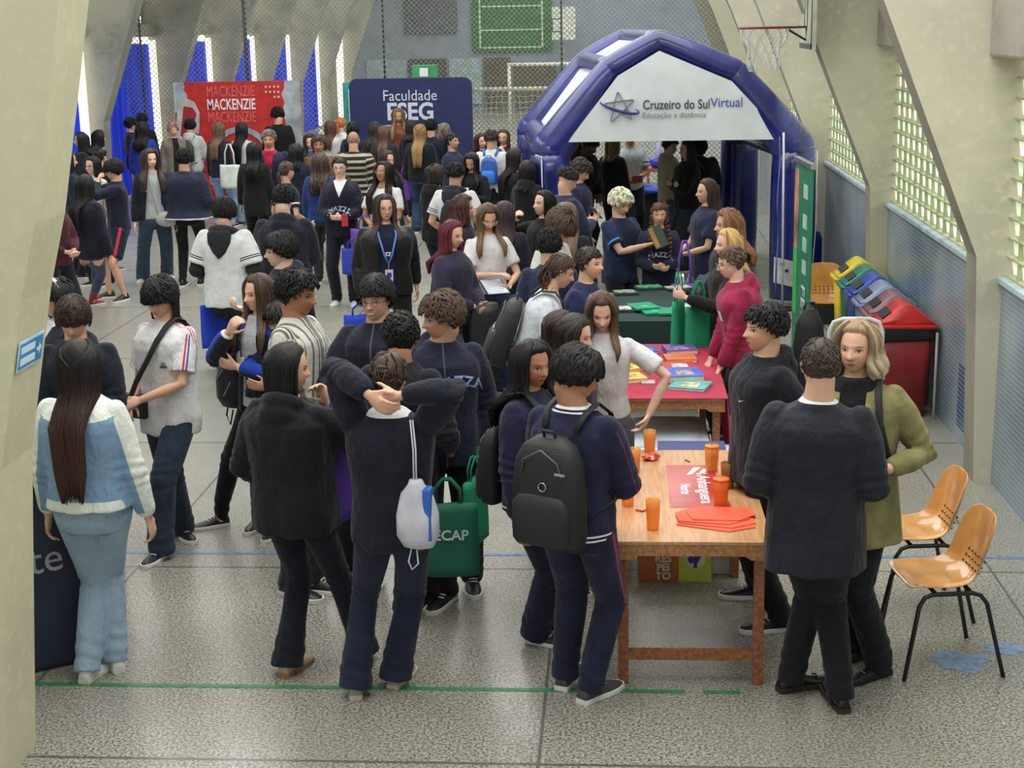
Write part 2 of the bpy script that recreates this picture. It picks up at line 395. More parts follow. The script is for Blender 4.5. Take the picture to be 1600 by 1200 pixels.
# ---------------------------------------------------------------- backdrop panels
def rrect(x0, x1, z0, z1, r, n=6, low=True):
    P = []
    for cx, cz, a0 in ((x1-r, z1-r, 0), (x0+r, z1-r, PI/2)):
        for k in range(n+1):
            a = a0+PI/2*k/n; P.append((cx+r*math.cos(a), cz+r*math.sin(a)))
    return P+[(x0, z0), (x1, z0)]
WHITE = mat('white_lettering_vinyl', (236, 240, 240), .5, var=0); REDP = mat('mackenzie_red_print', (196, 44, 40), .5); GREYP = mat('crumpled_grey_paper_print', (176, 184, 190), .6, vs=3, var=.12)
t = empty('red_banner_wall', (-6.78, 27.1, 0), 0, 'wide red event backdrop with white MACKENZIE lettering and torn grey paper edges', 'banner')
MB().box(-1.17, 1.14, 0, .05, 0, 2.28).build('backdrop_panel', REDP, t)
b = MB(); b.prism([(-1.17, 2.28), (-.98, 2.28), (-.96, 2.2), (-.99, 2.15), (-.93, 2.06), (-.92, 1.98), (-1.0, 1.9), (-1.17, 1.72)], -.006, 0)
b.prism([(.86, 2.28), (1.14, 2.28), (1.14, 0), (.8, 0), (.84, .6), (.78, 1.1), (.85, 1.5), (.8, 1.75), (.84, 1.9), (.79, 2.05), (.85, 2.15)], -.006, 0)
b.build('torn_paper_edge', GREYP, t)
b = MB(); b.prism([(-1.17, 1.45), (-1.1, 1.95), (-.95, 2.0), (-.8, 1.93), (-.72, 1.75), (-.74, 1.45), (-.85, 1.0), (-1.17, 1.0)], -.012, -.007); b.build('figure_outline_print', mat('pale_print', (196, 190, 182), .6), t)
b = MB(); b.prism([(-1.1, 1.3), (-1.0, 1.86), (-.84, 1.83), (-.77, 1.72), (-.9, 1.35), (-1.1, 1.0)], -.017, -.013); b.build('red_shape_print', mat('dark_red_print', (160, 40, 46), .6), t)
OUTL = mat('pale_red_outline_print', (226, 112, 104), .5)
for z, mt, nm in ((2.10, OUTL, 'outline_lettering'), (1.87, WHITE, 'lettering'), (1.645, OUTL, 'outline_lettering')):
    text_mesh(nm, 'MACKENZIE', .27, mt, t, fcam((-.13, -.008, z)), sx=.60, bold=.004 if mt is WHITE else .0)
b = MB()                                      # round seal low on the backdrop
for r0, r1 in ((.48, .58),):
    for k in range(40):
        a0, a1 = k*2*PI/40, (k+1)*2*PI/40
        b.prism([(r0*math.cos(a0)-.0, r0*math.sin(a0)+.9), (r1*math.cos(a0), r1*math.sin(a0)+.9), (r1*math.cos(a1), r1*math.sin(a1)+.9), (r0*math.cos(a1), r0*math.sin(a1)+.9)], -.02, -.014)
b.build('round_seal_print', GREYP, t)
q = MB()
for r_ in range(3):
    for k in range(4 if r_ < 2 else 2): q.box(.5+k*.075+(.15 if r_ == 2 else 0), .535+k*.075+(.15 if r_ == 2 else 0), -.008, -.002, 2.16-r_*.09, 2.195-r_*.09)
q.build('small_marks', mat('pale_pink_print', (236, 190, 180), .5), t)
t = empty('navy_banner_wall', (-3.66, 27.1, 0), 0, 'navy backdrop with rounded corners reading Faculdade ESEG', 'banner')
MB().prism(rrect(-1.1, 1.1, 0, 2.29, .14), 0, .12).build('backdrop_panel', mat('navy_stretch_fabric', (34, 42, 92), .6), t)
PALE = mat('pale_grey_lettering', (206, 210, 224), .5, var=0)
text_mesh('lettering', 'Faculdade', .27, PALE, t, fcam((-.01, -.008, 1.98)), sx=.92)
text_mesh('lettering', 'ESEG', .42, PALE, t, fcam((-.01, -.008, 1.69)), sx=.93, bold=.012)
MB().box(-.52, .5, -.01, -.002, 1.45, 1.47).build('underline', PALE, t)
t = empty('teal_roll_up_banner', (-4.82, 27.35, 0), 0, 'narrow teal and white roll up banner left of the navy backdrop', 'banner')
MB().box(-.1, .1, 0, .02, .05, 2.22).build('printed_sheet', mat('teal_print', (62, 168, 152), .5), t); MB().box(-.0, .1, -.01, -.001, .1, 2.1).build('white_print', WHITE, t); MB().box(-.12, .12, -.05, .07, 0, .05).build('base', mat('aluminium_base', (150, 152, 155), .4, 1), t)
t = empty('green_tote_box', (-3.45, 27.5, 0), 0, 'green box with white label standing just above the navy backdrop', 'box')
MB().box(-.22, .22, 0, .3, 2.2, 2.5).build('body', mat('light_green_plastic', (70, 160, 104), .5), t); MB().box(-.08, .07, -.01, -.001, 2.3, 2.45).build('label', WHITE, t); MB().box(-.18, .18, .02, .28, 0, 2.2).build('support', CONG, t)
# ---------------------------------------------------------------- inflatable tent
def tent():
    t = empty('inflatable_tent', (0, 17.7, 0), 0, 'navy inflatable event tent with white canopy reading Cruzeiro do Sul Virtual', 'tent')
    M, m, b = bsdf('glossy_navy_inflated_vinyl'); n = noise(m, 3, 3)
    m.links.new(mix(m, (24, 30, 96), (40, 48, 130), n.soft(.3, .7)), b.inputs['Base Color']); b.inputs['Roughness'].default_value = .22; b.inputs['Specular IOR Level'].default_value = .7; b.inputs['Coat Weight'].default_value = .3
    bump(m, b, noise(m, 9, 3), .12)
    NV = M; off = Vector((-.36, 3.3, 0))
    pts = [(-.77, .0, .23), (-.77, 1.74, .235), (-.06, 2.66, .16), (.49, 2.97, .14), (1.36, 2.6, .16), (2.05, 1.74, .25), (2.05, 0, .25)]
    def arch(name, dx, dy):
        def seam(r): return [(0, r)]
        segs = [(0, 1), (1, 2), (2, 3), (3, 4), (4, 5), (6, 5)]
        for k, (i, j) in enumerate(segs):
            a = Vector((pts[i][0]+dx, dy, pts[i][2-1+0] if False else pts[i][1])); c = Vector((pts[j][0]+dx, dy, pts[j][1]))
            ra, rc = pts[i][2], pts[j][2]; P = []; R = []
            for u in np.linspace(0, 1, 9):
                P.append(a.lerp(c, float(u))[:]); R.append(ra+(rc-ra)*u + (.012*math.sin(u*PI)))
            q = MB(); q.tube(P, R, 20, rnd=(k not in (0, 5))); 
            if k in (0, 5): q.ell(c, (rc*1.02,)*3, 20, 12)
            q.build(name+('_leg' if k in (0, 5) else '_tube'), NV, t, True)
    arch('front', 0, 0); arch('back', off.x, off.y)
    for i in (1, 2, 3, 4, 5):
        a = Vector((pts[i][0], 0, pts[i][1]+.02)); c = a+off; r = pts[i][2]*(.8 if i in (2, 3, 4) else .72)
        MB().tube([a.lerp(c, k/6)[:] for k in range(7)], r, 16).build('roof_tube', NV, t, True)
    CW = mat('white_canopy_cloth', (226, 232, 236), .55, vs=2, var=.03, bs=.12, bscale=6)
    z0 = 1.86
    def gable(dx, dy, y):
        V = [(-.56+dx, z0), (1.93+dx, z0), (1.31+dx, 2.52), (.49+dx, 2.87), (.02+dx, 2.60)]
        q = MB(); q.prism([(a, c) for a, c in V], dy+y, dy+y+.012); return q
    gable(0, 0, -.2).build('front_canopy', CW, t)
    gable(off.x, off.y, .05).build('back_canopy', CW, t)
    for i, j, nm, mt in ((1, 2, 'left_canopy', CW), (2, 3, 'roof_canopy', CW), (3, 4, 'roof_canopy', CW), (4, 5, 'right_canopy', CW)):
        a, c = [Vector((pts[k][0], .06, pts[k][1]+.04)) for k in (i, j)]
        q = MB(); V = [a, c, c+off, a+off]; n = Vector((0, 0, .012)); q.add([p[:] for p in V]+[(p+n)[:] for p in V], [(0, 1, 2, 3), (7, 6, 5, 4), (0, 4, 5, 1), (1, 5, 6, 2), (2, 6, 7, 3), (3, 7, 4, 0)])
        q.build(nm, mt, t)
    DK = mat('charcoal_print', (62, 64, 78), .5, var=0); GY = mat('mid_grey_print', (132, 136, 148), .5, var=0); BLP = mat('blue_print', (64, 84, 178), .5, var=0)
    text_mesh('lettering', 'Cruzeiro do Sul', .148, DK, t, fcam((.685, -.214, 2.265)), sx=.80, bold=.0015, align='CENTER')
    text_mesh('blue_lettering', 'Virtual', .155, BLP, t, fcam((1.255, -.214, 2.28)), sx=.88)
    text_mesh('small_lettering', 'Educação a distância', .09, GY, t, fcam((.66, -.214, 2.15)), sx=.98)
    # looping star emblem
    P = []
    for k in range(5):
        a = PI/2+k*4*PI/5+.12; r = .2*(1.15 if k in (1, 4) else 1); P.append(Vector((.04+r*1.0*math.cos(a), -.218, 2.26+r*.95*math.sin(a))))
    pt = []
    for k in range(5):
        a, c, d = P[k], P[(k+1) % 5], P[(k+2) % 5]
        for u in np.linspace(.12, .88, 6): pt.append(a.lerp(c, float(u))[:])
        pt.append((c*.93+(a+d)*.035)[:])
    pt.append(pt[0]); MB().tube(pt, .017, 6, flat=.25, ref=(0, 1, 0)).build('star_emblem', mat('silver_grey_print', (150, 150, 166), .4), t, True)
    MB().tube([(.04+.22*math.cos(a), -.226, 2.25+.045*math.sin(a)-.06*math.cos(a)) for a in np.linspace(PI*.95, PI*2.2, 20)], [.004+.012*math.sin(u*PI) for u in np.linspace(0, 1, 20)], 6).build('star_emblem_swoosh', mat('navy_print', (44, 60, 140), .4), t, True)
    CORD = mat('white_nylon_cord', (222, 222, 226), .6)
    MB().tube([(-.93, -.22, 1.72), (-.86, -.25, 1.7), (-.84, -.25, .3)], .009, 6).build('tie_cord', CORD, t, True)
    MB().tube([(2.3, -.12, 1.72), (2.31, -.12, .9), (2.27, -.12, .1)], .008, 6).build('tie_cord', CORD, t, True)
    q = MB(); q.prism([(1.82, .22), (2.06, .16), (2.06, .46), (1.82, .52)], -.262, -.258); q.build('taped_paper_notice', mat('white_paper', (226, 226, 226), .6), t)
    q = MB(); q.prism([(1.9, .42), (1.94, .42), (1.94, .45), (1.9, .45)], -.266, -.262); q.prism([(1.95, .34), (1.99, .34), (1.99, .37), (1.95, .37)], -.266, -.262); q.build('notice_print', mat('black_ink', (40, 40, 44), .6), t)
    q = MB(); q.tube([(2.15+.075*math.cos(a), -.235, .31+.075*math.sin(a)) for a in np.linspace(0, 2*PI, 25)], .01, 6); q.tube([(2.15, -.24, .31), (2.15, -.21, .31)], .045, 12); q.build('air_valve', mat('silver_valve_plastic', (130, 134, 146), .35), t, True)
tent()
DKG = mat('black_metal', (30, 30, 32), .4)
# feather flag beside the tent
t = empty('flag_banner', (1.84, 16.9, 0), 0, 'thin blue and white flag banner on a white pole before the tent corner', 'flag')
MB().tube([(0.03, 0, 0), (0, 0, 1.98)], .013, 8).build('pole', mat('white_metal_pole', (222, 222, 226), .4), t, True)
q = MB(); rings = []
for k in range(15):
    z = .15+k*.125; rings.append([(-.05-.012*math.sin(k*.9), -.02, z), (-.01, .35, z+.01), (-.0, .35, z+.01), (-.04-.012*math.sin(k*.9), -.02, z)])
q.loft(rings); q.build('flag_cloth', mat('blue_and_white_flag_cloth', (96, 124, 196), .6, vs=1.5, var=.25), t, True)
MB().box(-.2, .2, -.12, .12, 0, .02).build('base', DKG, t)
# green roll-up banner seen nearly edge on
t = empty('green_roll_up_banner', (1.63, 13.3, 0), math.radians(-87), 'tall green roll up banner with white lettering turned almost edge on', 'banner')
MB().box(-.42, .42, -.0, .012, .08, 1.97).build('printed_sheet', mat('green_banner_print', (34, 128, 92), .5), t)
MB().box(-.43, .43, -.02, .03, 1.96, 2.0).build('top_rail', mat('aluminium_rail', (190, 196, 200), .35, 1), t)
MB().box(-.44, .44, -.09, .09, 0, .08).build('base', mat('aluminium_base', (150, 152, 155), .4, 1), t)
q = MB(); q.prism([(-.4, 1.9), (-.22, 1.9), (-.18, 1.6), (-.2, 1.35), (-.22, 1.2), (-.4, 1.2)], -.006, -.001); q.build('portrait_print', mat('skin_coloured_print', (196, 140, 116), .6, vs=2, var=.3), t)
q = MB(); q.prism([(-.4, 1.2), (-.22, 1.2), (-.2, .6), (-.4, .6)], -.006, -.001); q.build('shirt_print', mat('bright_green_print', (70, 180, 90), .6), t)
for z_ in (1.02, 1.22, 1.42, 1.68): MB().box(.05, .24, -.007, -.001, z_, z_+.12).build('white_print_block', mat('pale_green_print', (176, 214, 198), .5), t)
for z, s, zt in (('FECAP', .26, .60),):
    text_mesh('lettering', z, s, WHITE, t, fcam((.14, -.008, zt)) @ Matrix.Rotation(-PI/2, 4, 'Z'), sx=.9)
# ---------------------------------------------------------------- tables
WOOD = None
def wood(name, a, c, rough=.45):
    M, m, b = bsdf(name); n = noise(m, 6, 4, sc=(9, .8, 9)); n2 = noise(m, 2, 3)
    col = mix(m, a, c, n.soft(.3, .7)); col = mix(m, col, tuple(x*.8 for x in a), n2.soft(.55, .75)*.4)
    m.links.new(col, b.inputs['Base Color']); b.inputs['Roughness'].default_value = rough; return M
WTOP = wood('honey_laminate_table_top', (184, 134, 92), (206, 158, 114), .3); WLEG = wood('reddish_brown_table_wood', (120, 70, 42), (160, 100, 62)); WAP = wood('worn_table_edge_wood', (150, 98, 58), (186, 134, 88))
def table(x0, x1, y0, y1, label, top=None, dark=None, name='wooden_table'):
    cx, cy = (x0+x1)/2, (y0+y1)/2; w2, l2 = (x1-x0)/2, (y1-y0)/2
    t = empty(name, (cx, cy, 0), 0, label, 'table')
    MB().box(-w2, w2, -l2, l2, .74, .76).build('table_top', top or WTOP, t, bev=.004)
    q = MB()
    for s in (-1, 1):
        y = s*(l2-.016)
        q.prism([(-w2+.002, .74), (w2-.002, .74), (w2-.002, .665), (w2-.1, .665), (w2-.13, .685), (-w2+.13, .685), (-w2+.1, .665), (-w2+.002, .665)], y-.014, y+.014)
        q.box(s*(w2-.012)-.011, s*(w2-.012)+.011, -l2+.03, l2-.03, .68, .74)
    q.build('apron', WAP, t)
    for sx in (-1, 1):
        for sy in (-1, 1):
            q = MB(); q.box(sx*(w2-.055)-.026, sx*(w2-.055)+.026, sy*(l2-.06)-.02, sy*(l2-.06)+.02, 0, .74); q.build('leg', dark or WLEG, t, bev=.004)
    for sy in (-1, 1): MB().box(-w2+.08, w2-.08, sy*(l2-.06)-.012, sy*(l2-.06)+.012, .125, .18).build('stretcher', dark or WLEG, t)
    return t
table(-.025, .745, 6.9, 8.5, 'long wooden table nearest the camera carrying orange cups and leaflets')
table(.0, .72, 9.74, 11.42, 'wooden table under a crimson cloth covered with books')
table(.0, .70, 12.4, 13.85, 'wooden table hidden under the dark green cloth')
def cloth_over(name, x0, x1, y0, y1, drops, c, label, cat='tablecloth'):
    M = mat(name+'_weave', c, .85, vs=3, bs=.2, bscale=200)
    q = MB(); z = .764; q.box(x0-.006, x1+.006, y0-.006, y1+.006, z-.003, z+.002)
    def side(p0, p1, d, out):
        n = 40; rings = []
        for k in range(n+1):
            u = k/n; x = p0[0]+(p1[0]-p0[0])*u; y = p0[1]+(p1[1]-p0[1])*u; wv = .012*math.sin(u*31)+.008*math.sin(u*57)
            rings.append([(x+out[0]*.004, y+out[1]*.004, z), (x+out[0]*(.02+wv*.5), y+out[1]*(.02+wv*.5), z-d*.5), (x+out[0]*(.03+wv), y+out[1]*(.03+wv), z-d), (x+out[0]*(.026+wv), y+out[1]*(.026+wv), z-d), (x+out[0]*(.014+wv*.5), y+out[1]*(.014+wv*.5), z-d*.5), (x-out[0]*.002, y-out[1]*.002, z)])
        q.loft(rings)
    c4 = dict(n=((x0, y1), (x1, y1), (0, 1)), s=((x0, y0), (x1, y0), (0, -1)), w=((x0, y0), (x0, y1), (-1, 0)), e=((x1, y0), (x1, y1), (1, 0)))
    for k, d in drops.items(): side(c4[k][0], c4[k][1], d, c4[k][2])
    o = q.build(name, M, smooth=False); tag(o, label, cat); return o
cloth_over('tablecloth', .0, .73, 9.72, 11.44, dict(e=.42, w=.04, n=.4), (176, 44, 74), 'crimson cloth laid over the book table with one side hanging')
cloth_over('tablecloth', -.02, .72, 12.37, 13.88, dict(e=.6, w=.6, s=.66, n=.5), (28, 56, 54), 'dark green cloth covering the table of green folders to the floor')
# counter with navy cloth at far left
t = empty('covered_counter', (-3.31, 7.11, 0), math.radians(35), 'tall counter wrapped in navy cloth with pale lettering beside the cream pillar', 'counter')
q = MB(); q.box(-.42, .66, -.3, .22, 0, .98); q.build('cloth_cover', mat('navy_counter_cloth', (34, 42, 66), .7, vs=3), t, bev=.03)
MB().box(-.44, .68, -.32, .24, .98, 1.0).build('counter_top', mat('black_counter_top', (30, 32, 40), .5), t)
text_mesh('lettering', 'te', .22, mat('grey_lettering', (150, 156, 166), .5), t, fcam((.30, -.305, .60)))
# ---------------------------------------------------------------- things on the front table
def glass_mat(name, c, a=.55):
    M, m, b = bsdf(name); b.inputs['Base Color'].default_value = (*lin(c), 1); b.inputs['Roughness'].default_value = .12
    out = m.nodes['Material Output']; tr = m.nodes.new('ShaderNodeBsdfTransparent'); tr.inputs[0].default_value = (*lin(c), 1); ms = m.nodes.new('ShaderNodeMixShader'); ms.inputs[0].default_value = a
    m.links.new(tr.outputs[0], ms.inputs[1]); m.links.new(b.outputs[0], ms.inputs[2]); m.links.new(ms.outputs[0], out.inputs['Surface']); return M
ORG = glass_mat('translucent_orange_plastic', (255, 212, 120), .36); ORR = glass_mat('bright_orange_plastic', (255, 160, 80), .5); AMB = glass_mat('amber_brown_plastic', (214, 160, 84), .34)
PAPO = mat('orange_leaflet_inside_cup', (240, 104, 40), .6)
ZT = .7605
def cup(px, py, h, label, m_=None, lid=False, straw=False, fill=True, r=.036):
    p = gp(px, py, ZT); t = empty('plastic_cup', p, 0, label, 'cup', 'orange plastic cups on the front table'); m_ = m_ or ORG
    n = 18; prof = [(r*.78, 0), (r*.82, h*.04), (r*.86, h*.3), (r*.93, h*.65), (r, h), (r*.95, h), (r*.88, h*.65), (r*.8, h*.3), (r*.74, h*.05)]
    q = MB(); rings = []
    for rr, z in prof:
        a = np.arange(n)*2*PI/n; k = 1+.03*np.cos(a*6); rings.append(np.stack([np.cos(a)*rr*k, np.sin(a)*rr*k, np.full(n, z)], 1))
    q.loft(rings); q.build('cup_body', m_, t, True)
    if fill:
        q = MB(); q.add([(-.02, -.01, .006), (.022, .0, .008), (.024, .004, h*.55), (0, .012, h*.72), (-.026, -.002, h*.5)], [(0, 1, 2, 3, 4)]); q.add([(-.01, .02, .006), (.012, -.02, .008), (.02, -.018, h*.5), (-.012, .016, h*.6)], [(0, 1, 2, 3)]); q.build('leaflet_inside', PAPO, t)
    if lid:
        q = MB(); q.lathe([(r*.6, h+.001), (r*1.06, h+.001), (r*1.08, h+.008), (r*.9, h+.012), (r*.2, h+.012)], n=20); q.build('cup_lid', m_, t, True)
    if straw: q = MB(); q.tube([(.004, 0, h*.1), (.0, 0, h+.01), (-.012, .01, h+.07)], .0035 if straw == 1 else .005, 8); q.build('straw', mat('grey_straw', (140, 140, 144), .4) if straw == 1 else mat('pink_white_straw', (240, 190, 176), .5), t, True)
cup(991, 737, .135, 'orange plastic cup left of the crumpled wrapper, filled with leaflets'); cup(1015, 706, .13, 'yellow orange plastic cup standing at the far edge of the table, highest in the photo')
cup(981, 790, .145, 'empty orange plastic cup closest to the left edge of the table', fill=False); cup(1020, 827, .155, 'orange plastic cup nearest the front edge of the table', fill=False)
cup(1112, 736, .14, 'orange lidded cup with a thin grey straw', lid=True, straw=1, r=.04); cup(1137, 762, .14, 'amber brown plastic cup standing behind the bright orange lidded one', AMB, fill=False, r=.038)
cup(1126, 792, .145, 'bright orange lidded cup with a pink straw, at the corner of the red leaflet', ORR, lid=True, straw=2, r=.041)
# red leaflet
q = MB(); V = [gp(x, y, ZT) for x, y in ((1040, 727), (1112, 727), (1143, 793), (1048, 793))]; q.add([v[:] for v in V]+[(v+Vector((0, 0, .0012)))[:] for v in V], [(3, 2, 1, 0), (4, 5, 6, 7), (0, 1, 5, 4), (1, 2, 6, 5), (2, 3, 7, 6), (3, 0, 4, 7)])
lf = q.build('advert_sheet', mat('glossy_red_sheet', (186, 62, 66), .12)); tag(lf, 'glossy red sheet with white lettering lying in the middle of the front table', 'leaflet')
text_mesh('lettering', 'Anhanguera', .10, WHITE, lf, Matrix.Translation((.468, 7.735, ZT+.0018)) @ Matrix.Rotation(-PI/2, 4, 'Z'), sx=1.02, ext=.0003, bold=.001)
text_mesh('lettering', 'Norte', .08, WHITE, lf, Matrix.Translation((.365, 7.735, ZT+.0018)) @ Matrix.Rotation(-PI/2, 4, 'Z'), sx=.9, ext=.0003, bold=.001)
q = MB(); 
for P in ([(.43, 8.14), (.47, 8.14), (.41, 8.0), (.385, 8.0)], [(.485, 8.12), (.51, 8.08), (.46, 8.0), (.44, 8.0)], [(.44, 8.03), (.5, 8.03), (.5, 8.02), (.44, 8.02)]): q.prism(P, ZT+.0015, ZT+.002, 'z')
q.build('arrow_logo', WHITE, lf)
NAP = mat('orange_red_folder_paper', (238, 92, 60), .6)
for k, (dx, dy, r, s) in enumerate(((0, 0, -.30, 1), (.005, .03, -.2, .96), (-.015, .06, -.1, .92), (.03, .085, .03, .85))):
    t = MB(); c, sn = math.cos(r), math.sin(r); z = ZT+.001+k*.0045
    P = [(-.17, -.11), (.1, -.13), (.21, -.03), (.17, .1), (-.12, .12), (-.2, .02)]; P = [((x*c-y*sn)*s+.49+dx, (x*sn+y*c)*s*1.05+7.2+dy) for x, y in P]
    t.prism(P, z, z+.0035, 'z'); tag(t.build('folder', NAP), ['bottom sheet of the orange folder pile', 'second sheet from the bottom of the orange folder pile', 'third sheet from the bottom of the orange folder pile', 'top sheet of the orange folder pile'][k]+' near the table corner', 'folder', 'orange folders on the front table')
t = empty('crumpled_wrapper', gp(1017, 719, ZT), .3, 'crumpled red and orange wrapper between two cups', 'wrapper')
q = MB(); q.ell((0, 0, .02), (.055, .03, .02), 10, 7); q.v[-1] += RNG.randn(*q.v[-1].shape)*.005; q.v[-1][:, 2] = np.maximum(q.v[-1][:, 2], .0); q.build('foil', mat('red_orange_foil', (224, 72, 46), .3), t)
q = MB(); q.box(-.01, .01, -.031, -.02, .01, .03); q.build('white_print', WHITE, t)
t = MB(); t.tube([gp(993, 797, ZT+.004)[:], gp(1004, 799, ZT+.004)[:], gp(1012, 796, ZT+.004)[:]], .006, 6, flat=.4); tag(t.build('paper_scrap', NAP), 'tiny orange paper scrap beside the front cup', 'scrap')
t = MB(); p = gp(1074, 720, ZT+.003); t.tube([(p+Vector((-.012, .02, 0)))[:], (p+Vector((.012, -.02, 0)))[:]], .004, 6); tag(t.build('dark_chip', mat('brown_chip', (96, 70, 40), .6)), 'small dark brown chip on the bare far part of the front table', 'chip')
# ---------------------------------------------------------------- books on the crimson table
def book(px, py, w_, l_, h_, rz, c, label, inner=None, z=.767, grp='books on the crimson cloth'):
    p = gp(px, py, z+h_); t = empty('book', (p.x, p.y, z), rz, label, 'book', grp)
    MB().box(-w_/2+.004, w_/2-.004, -l_/2+.004, l_/2-.002, .003, h_-.003).build('page_block', mat('book_pages', (220, 206, 196), .8), t)
    q = MB(); q.box(-w_/2, w_/2, -l_/2, l_/2, 0, .003); q.box(-w_/2, w_/2, -l_/2, l_/2, h_-.003, h_); q.box(-w_/2, -w_/2+.004, -l_/2, l_/2, 0, h_); q.build('cover', mat('book_cover_'+'_'.join(map(str, c)), c, .35), t)
    if inner: MB().box(-w_*.22, w_*.26, -l_*.3, l_*.2, h_, h_+.0008).build('cover_picture', mat('cover_picture_'+'_'.join(map(str, inner)), inner, .4, vs=20, var=.25), t)
book(1062, 543, .24, .2, .035, .15, (118, 84, 164), 'thick purple book at the far right of the crimson cloth', (160, 140, 200))
book(1062, 557, .23, .2, .03, .1, (222, 118, 62), 'orange book second from the far end of the right row', None)
book(1060, 570, .24, .22, .025, .1, (196, 54, 60), 'red book with pale picture beneath the blue one', (236, 210, 200))
book(1068, 581, .25, .27, .05, .12, (66, 104, 206), 'thick blue book on the right of the crimson table', (176, 160, 150))
book(1078, 600, .26, .24, .02, -.3, (84, 178, 172), 'turquoise book nearest the front right corner of the cloth', (206, 180, 140))
book(1012, 545, .16, .2, .02, .1, (70, 60, 150), 'indigo booklet far left on the crimson cloth', (90, 90, 190))
book(1008, 556, .14, .16, .015, .1, (70, 70, 92), 'dark slim booklet beside the indigo one', None)
book(975, 573, .2, .18, .02, .5, (214, 214, 40), 'lime yellow book behind the arm of the girl in the white tee', (96, 100, 60))
book(984, 587, .2, .2, .03, .3, (240, 196, 60), 'golden yellow book nearest the left edge of the crimson cloth', (200, 150, 60))
book(1012, 596, .1, .1, .01, .0, (190, 170, 170), 'small pale booklet beneath the elbow of the girl in the white tee', None)
for k, (px, py, l) in enumerate(((1022, 488, 'left folder of the row of bright green folders'), (1050, 489, 'middle folder of the row of bright green folders'), (1068, 488, 'right folder of the row of bright green folders'), (1008, 484, 'green folder lying tilted behind the others'))):
    p = gp(px-(3 if k else 0), py, .768); t = empty('green_folder', (p.x, p.y, .768+(.01 if k == 3 else .0)+.003*k), [.25, .05, -.2, .35][k], l, 'folder', 'green folders on the dark cloth')
    MB().box(-.11, .11, -.13, .13, 0, .022).build('folder_body', mat('bright_green_folder', (20, 164, 118), .4), t, bev=.004); MB().box(-.03, .03, -.05, -.02, .022, .0228).build('label', mat('pale_green_label', (120, 214, 180), .5), t)
for k, (px, py, w_, c, l) in enumerate(((1080, 480, .16, (214, 220, 206), 'white leaflets stacked at the right of the dark table'), (978, 484, .14, (226, 228, 224), 'fan of white cards beside the left green folder'), (977, 458, .22, (150, 160, 150), 'dark tray of leaflets at the far left of the dark table'), (1015, 450, .26, (96, 170, 120), 'green and white leaflet pile in the middle back of the dark table'), (1060, 451, .26, (190, 196, 170), 'patterned leaflet pile at the back right of the dark table'))):
    p = gp(px, py, .775); t = empty('leaflet_pile', (p.x, p.y, .768), .1*k, l, 'leaflets')
    MB().box(-w_/2, w_/2, -.09, .09, 0, .02).build('lower_leaflets', mat('dark_tray', (50, 66, 60), .5), t); MB().box(-w_/2+.01, w_/2-.03, -.08, .06, .02, .03).build('top_leaflet', mat('leaflet_paper_%d' % k, c, .5, vs=25, var=.2), t)
# ---------------------------------------------------------------- boxes below and between the tables
WPL = mat('white_plastic_tub', (216, 226, 236), .35)
t = empty('white_plastic_crate', (.35, 9.95, 0), 0, 'white plastic tub with pale lid standing between the front and book tables', 'crate')
MB().box(-.22, .22, -.40, .34, 0.02, .44).build('body', WPL, t, bev=.03); 
q = MB(); q.prism([(-.28+.0, -.44), (.24, -.46), (.27, -.43), (.27, .36), (.2, .42), (-.16, .42), (-.24, .36), (-.29, -.3)], .44, .475, 'z'); q.build('lid', mat('white_tub_lid', (222, 232, 240), .3), t, bev=.012)
q = MB(); q.prism([(-.23, -.4), (.2, -.4), (.22, .34), (-.15, .37), (-.2, .3)], .475, .482, 'z'); q.build('lid_panel', mat('pale_blue_lid_panel', (206, 220, 232), .35), t, bev=.004)
t = empty('white_carton', (.70, 9.55, 0), .05, 'white carton standing right of the plastic tub', 'box')
MB().box(-.13, .13, -.22, .2, 0, .44).build('carton_body', mat('white_cardboard', (226, 226, 234), .6), t, bev=.004); MB().box(-.132, .132, -.02, .01, .3, .442).build('packing_tape', mat('pale_tape', (200, 200, 206), .3), t)
t = empty('navy_carton', (.46, 9.15, 0), 0, 'navy printed carton standing just behind the front table', 'box')
MB().box(-.2, .22, -.14, .12, 0.0, .60).build('carton_body', mat('navy_carton_print', (52, 56, 120), .5), t, bev=.003)
text_mesh('lettering', 'CAMINHO', .085, mat('pale_blue_print', (206, 214, 236), .5), t, fcam((.02, -.143, .555)), bold=.001)
t = empty('printed_carton', (.34, 8.55, 0), 0, 'orange and lime carton with white capital lettering under the front table', 'box')
MB().box(-.215, .02, -.2, .2, 0, .23).build('orange_side', mat('burnt_orange_print', (190, 104, 52), .55), t); MB().box(.02, .21, -.2, .2, 0, .23).build('lime_side', mat('lime_print', (196, 204, 82), .55), t)
for s, z in (('RES', .142), ('PEI', .088), ('TO', .034)): text_mesh('lettering', s, .062, mat('cream_print', (240, 232, 210), .5), t, fcam((-.07, -.203, z)), bold=.002)
q = MB(); q.ell((.115, -.2, .14), (.06, .006, .06), 16, 10); q.build('round_emblem_ground', mat('pale_lime_print', (222, 226, 190), .5), t, True)
q = MB(); q.prism([(a, b-.06) for a, b in [(.07, .2), (.09, .24), (.13, .245), (.15, .22), (.135, .19), (.125, .17), (.13, .15), (.105, .15), (.108, .18), (.085, .175)]], -.209, -.206); q.build('purple_emblem', mat('purple_print', (70, 60, 140), .5), t)
t = MB(); t.box(.56, .70, 8.48, 8.8, 0, .36); tag(t.build('lilac_carton', mat('pale_lilac_cardboard', (206, 196, 216), .6), bev=.003), 'pale lilac carton beside the orange and lime carton under the table', 'box')
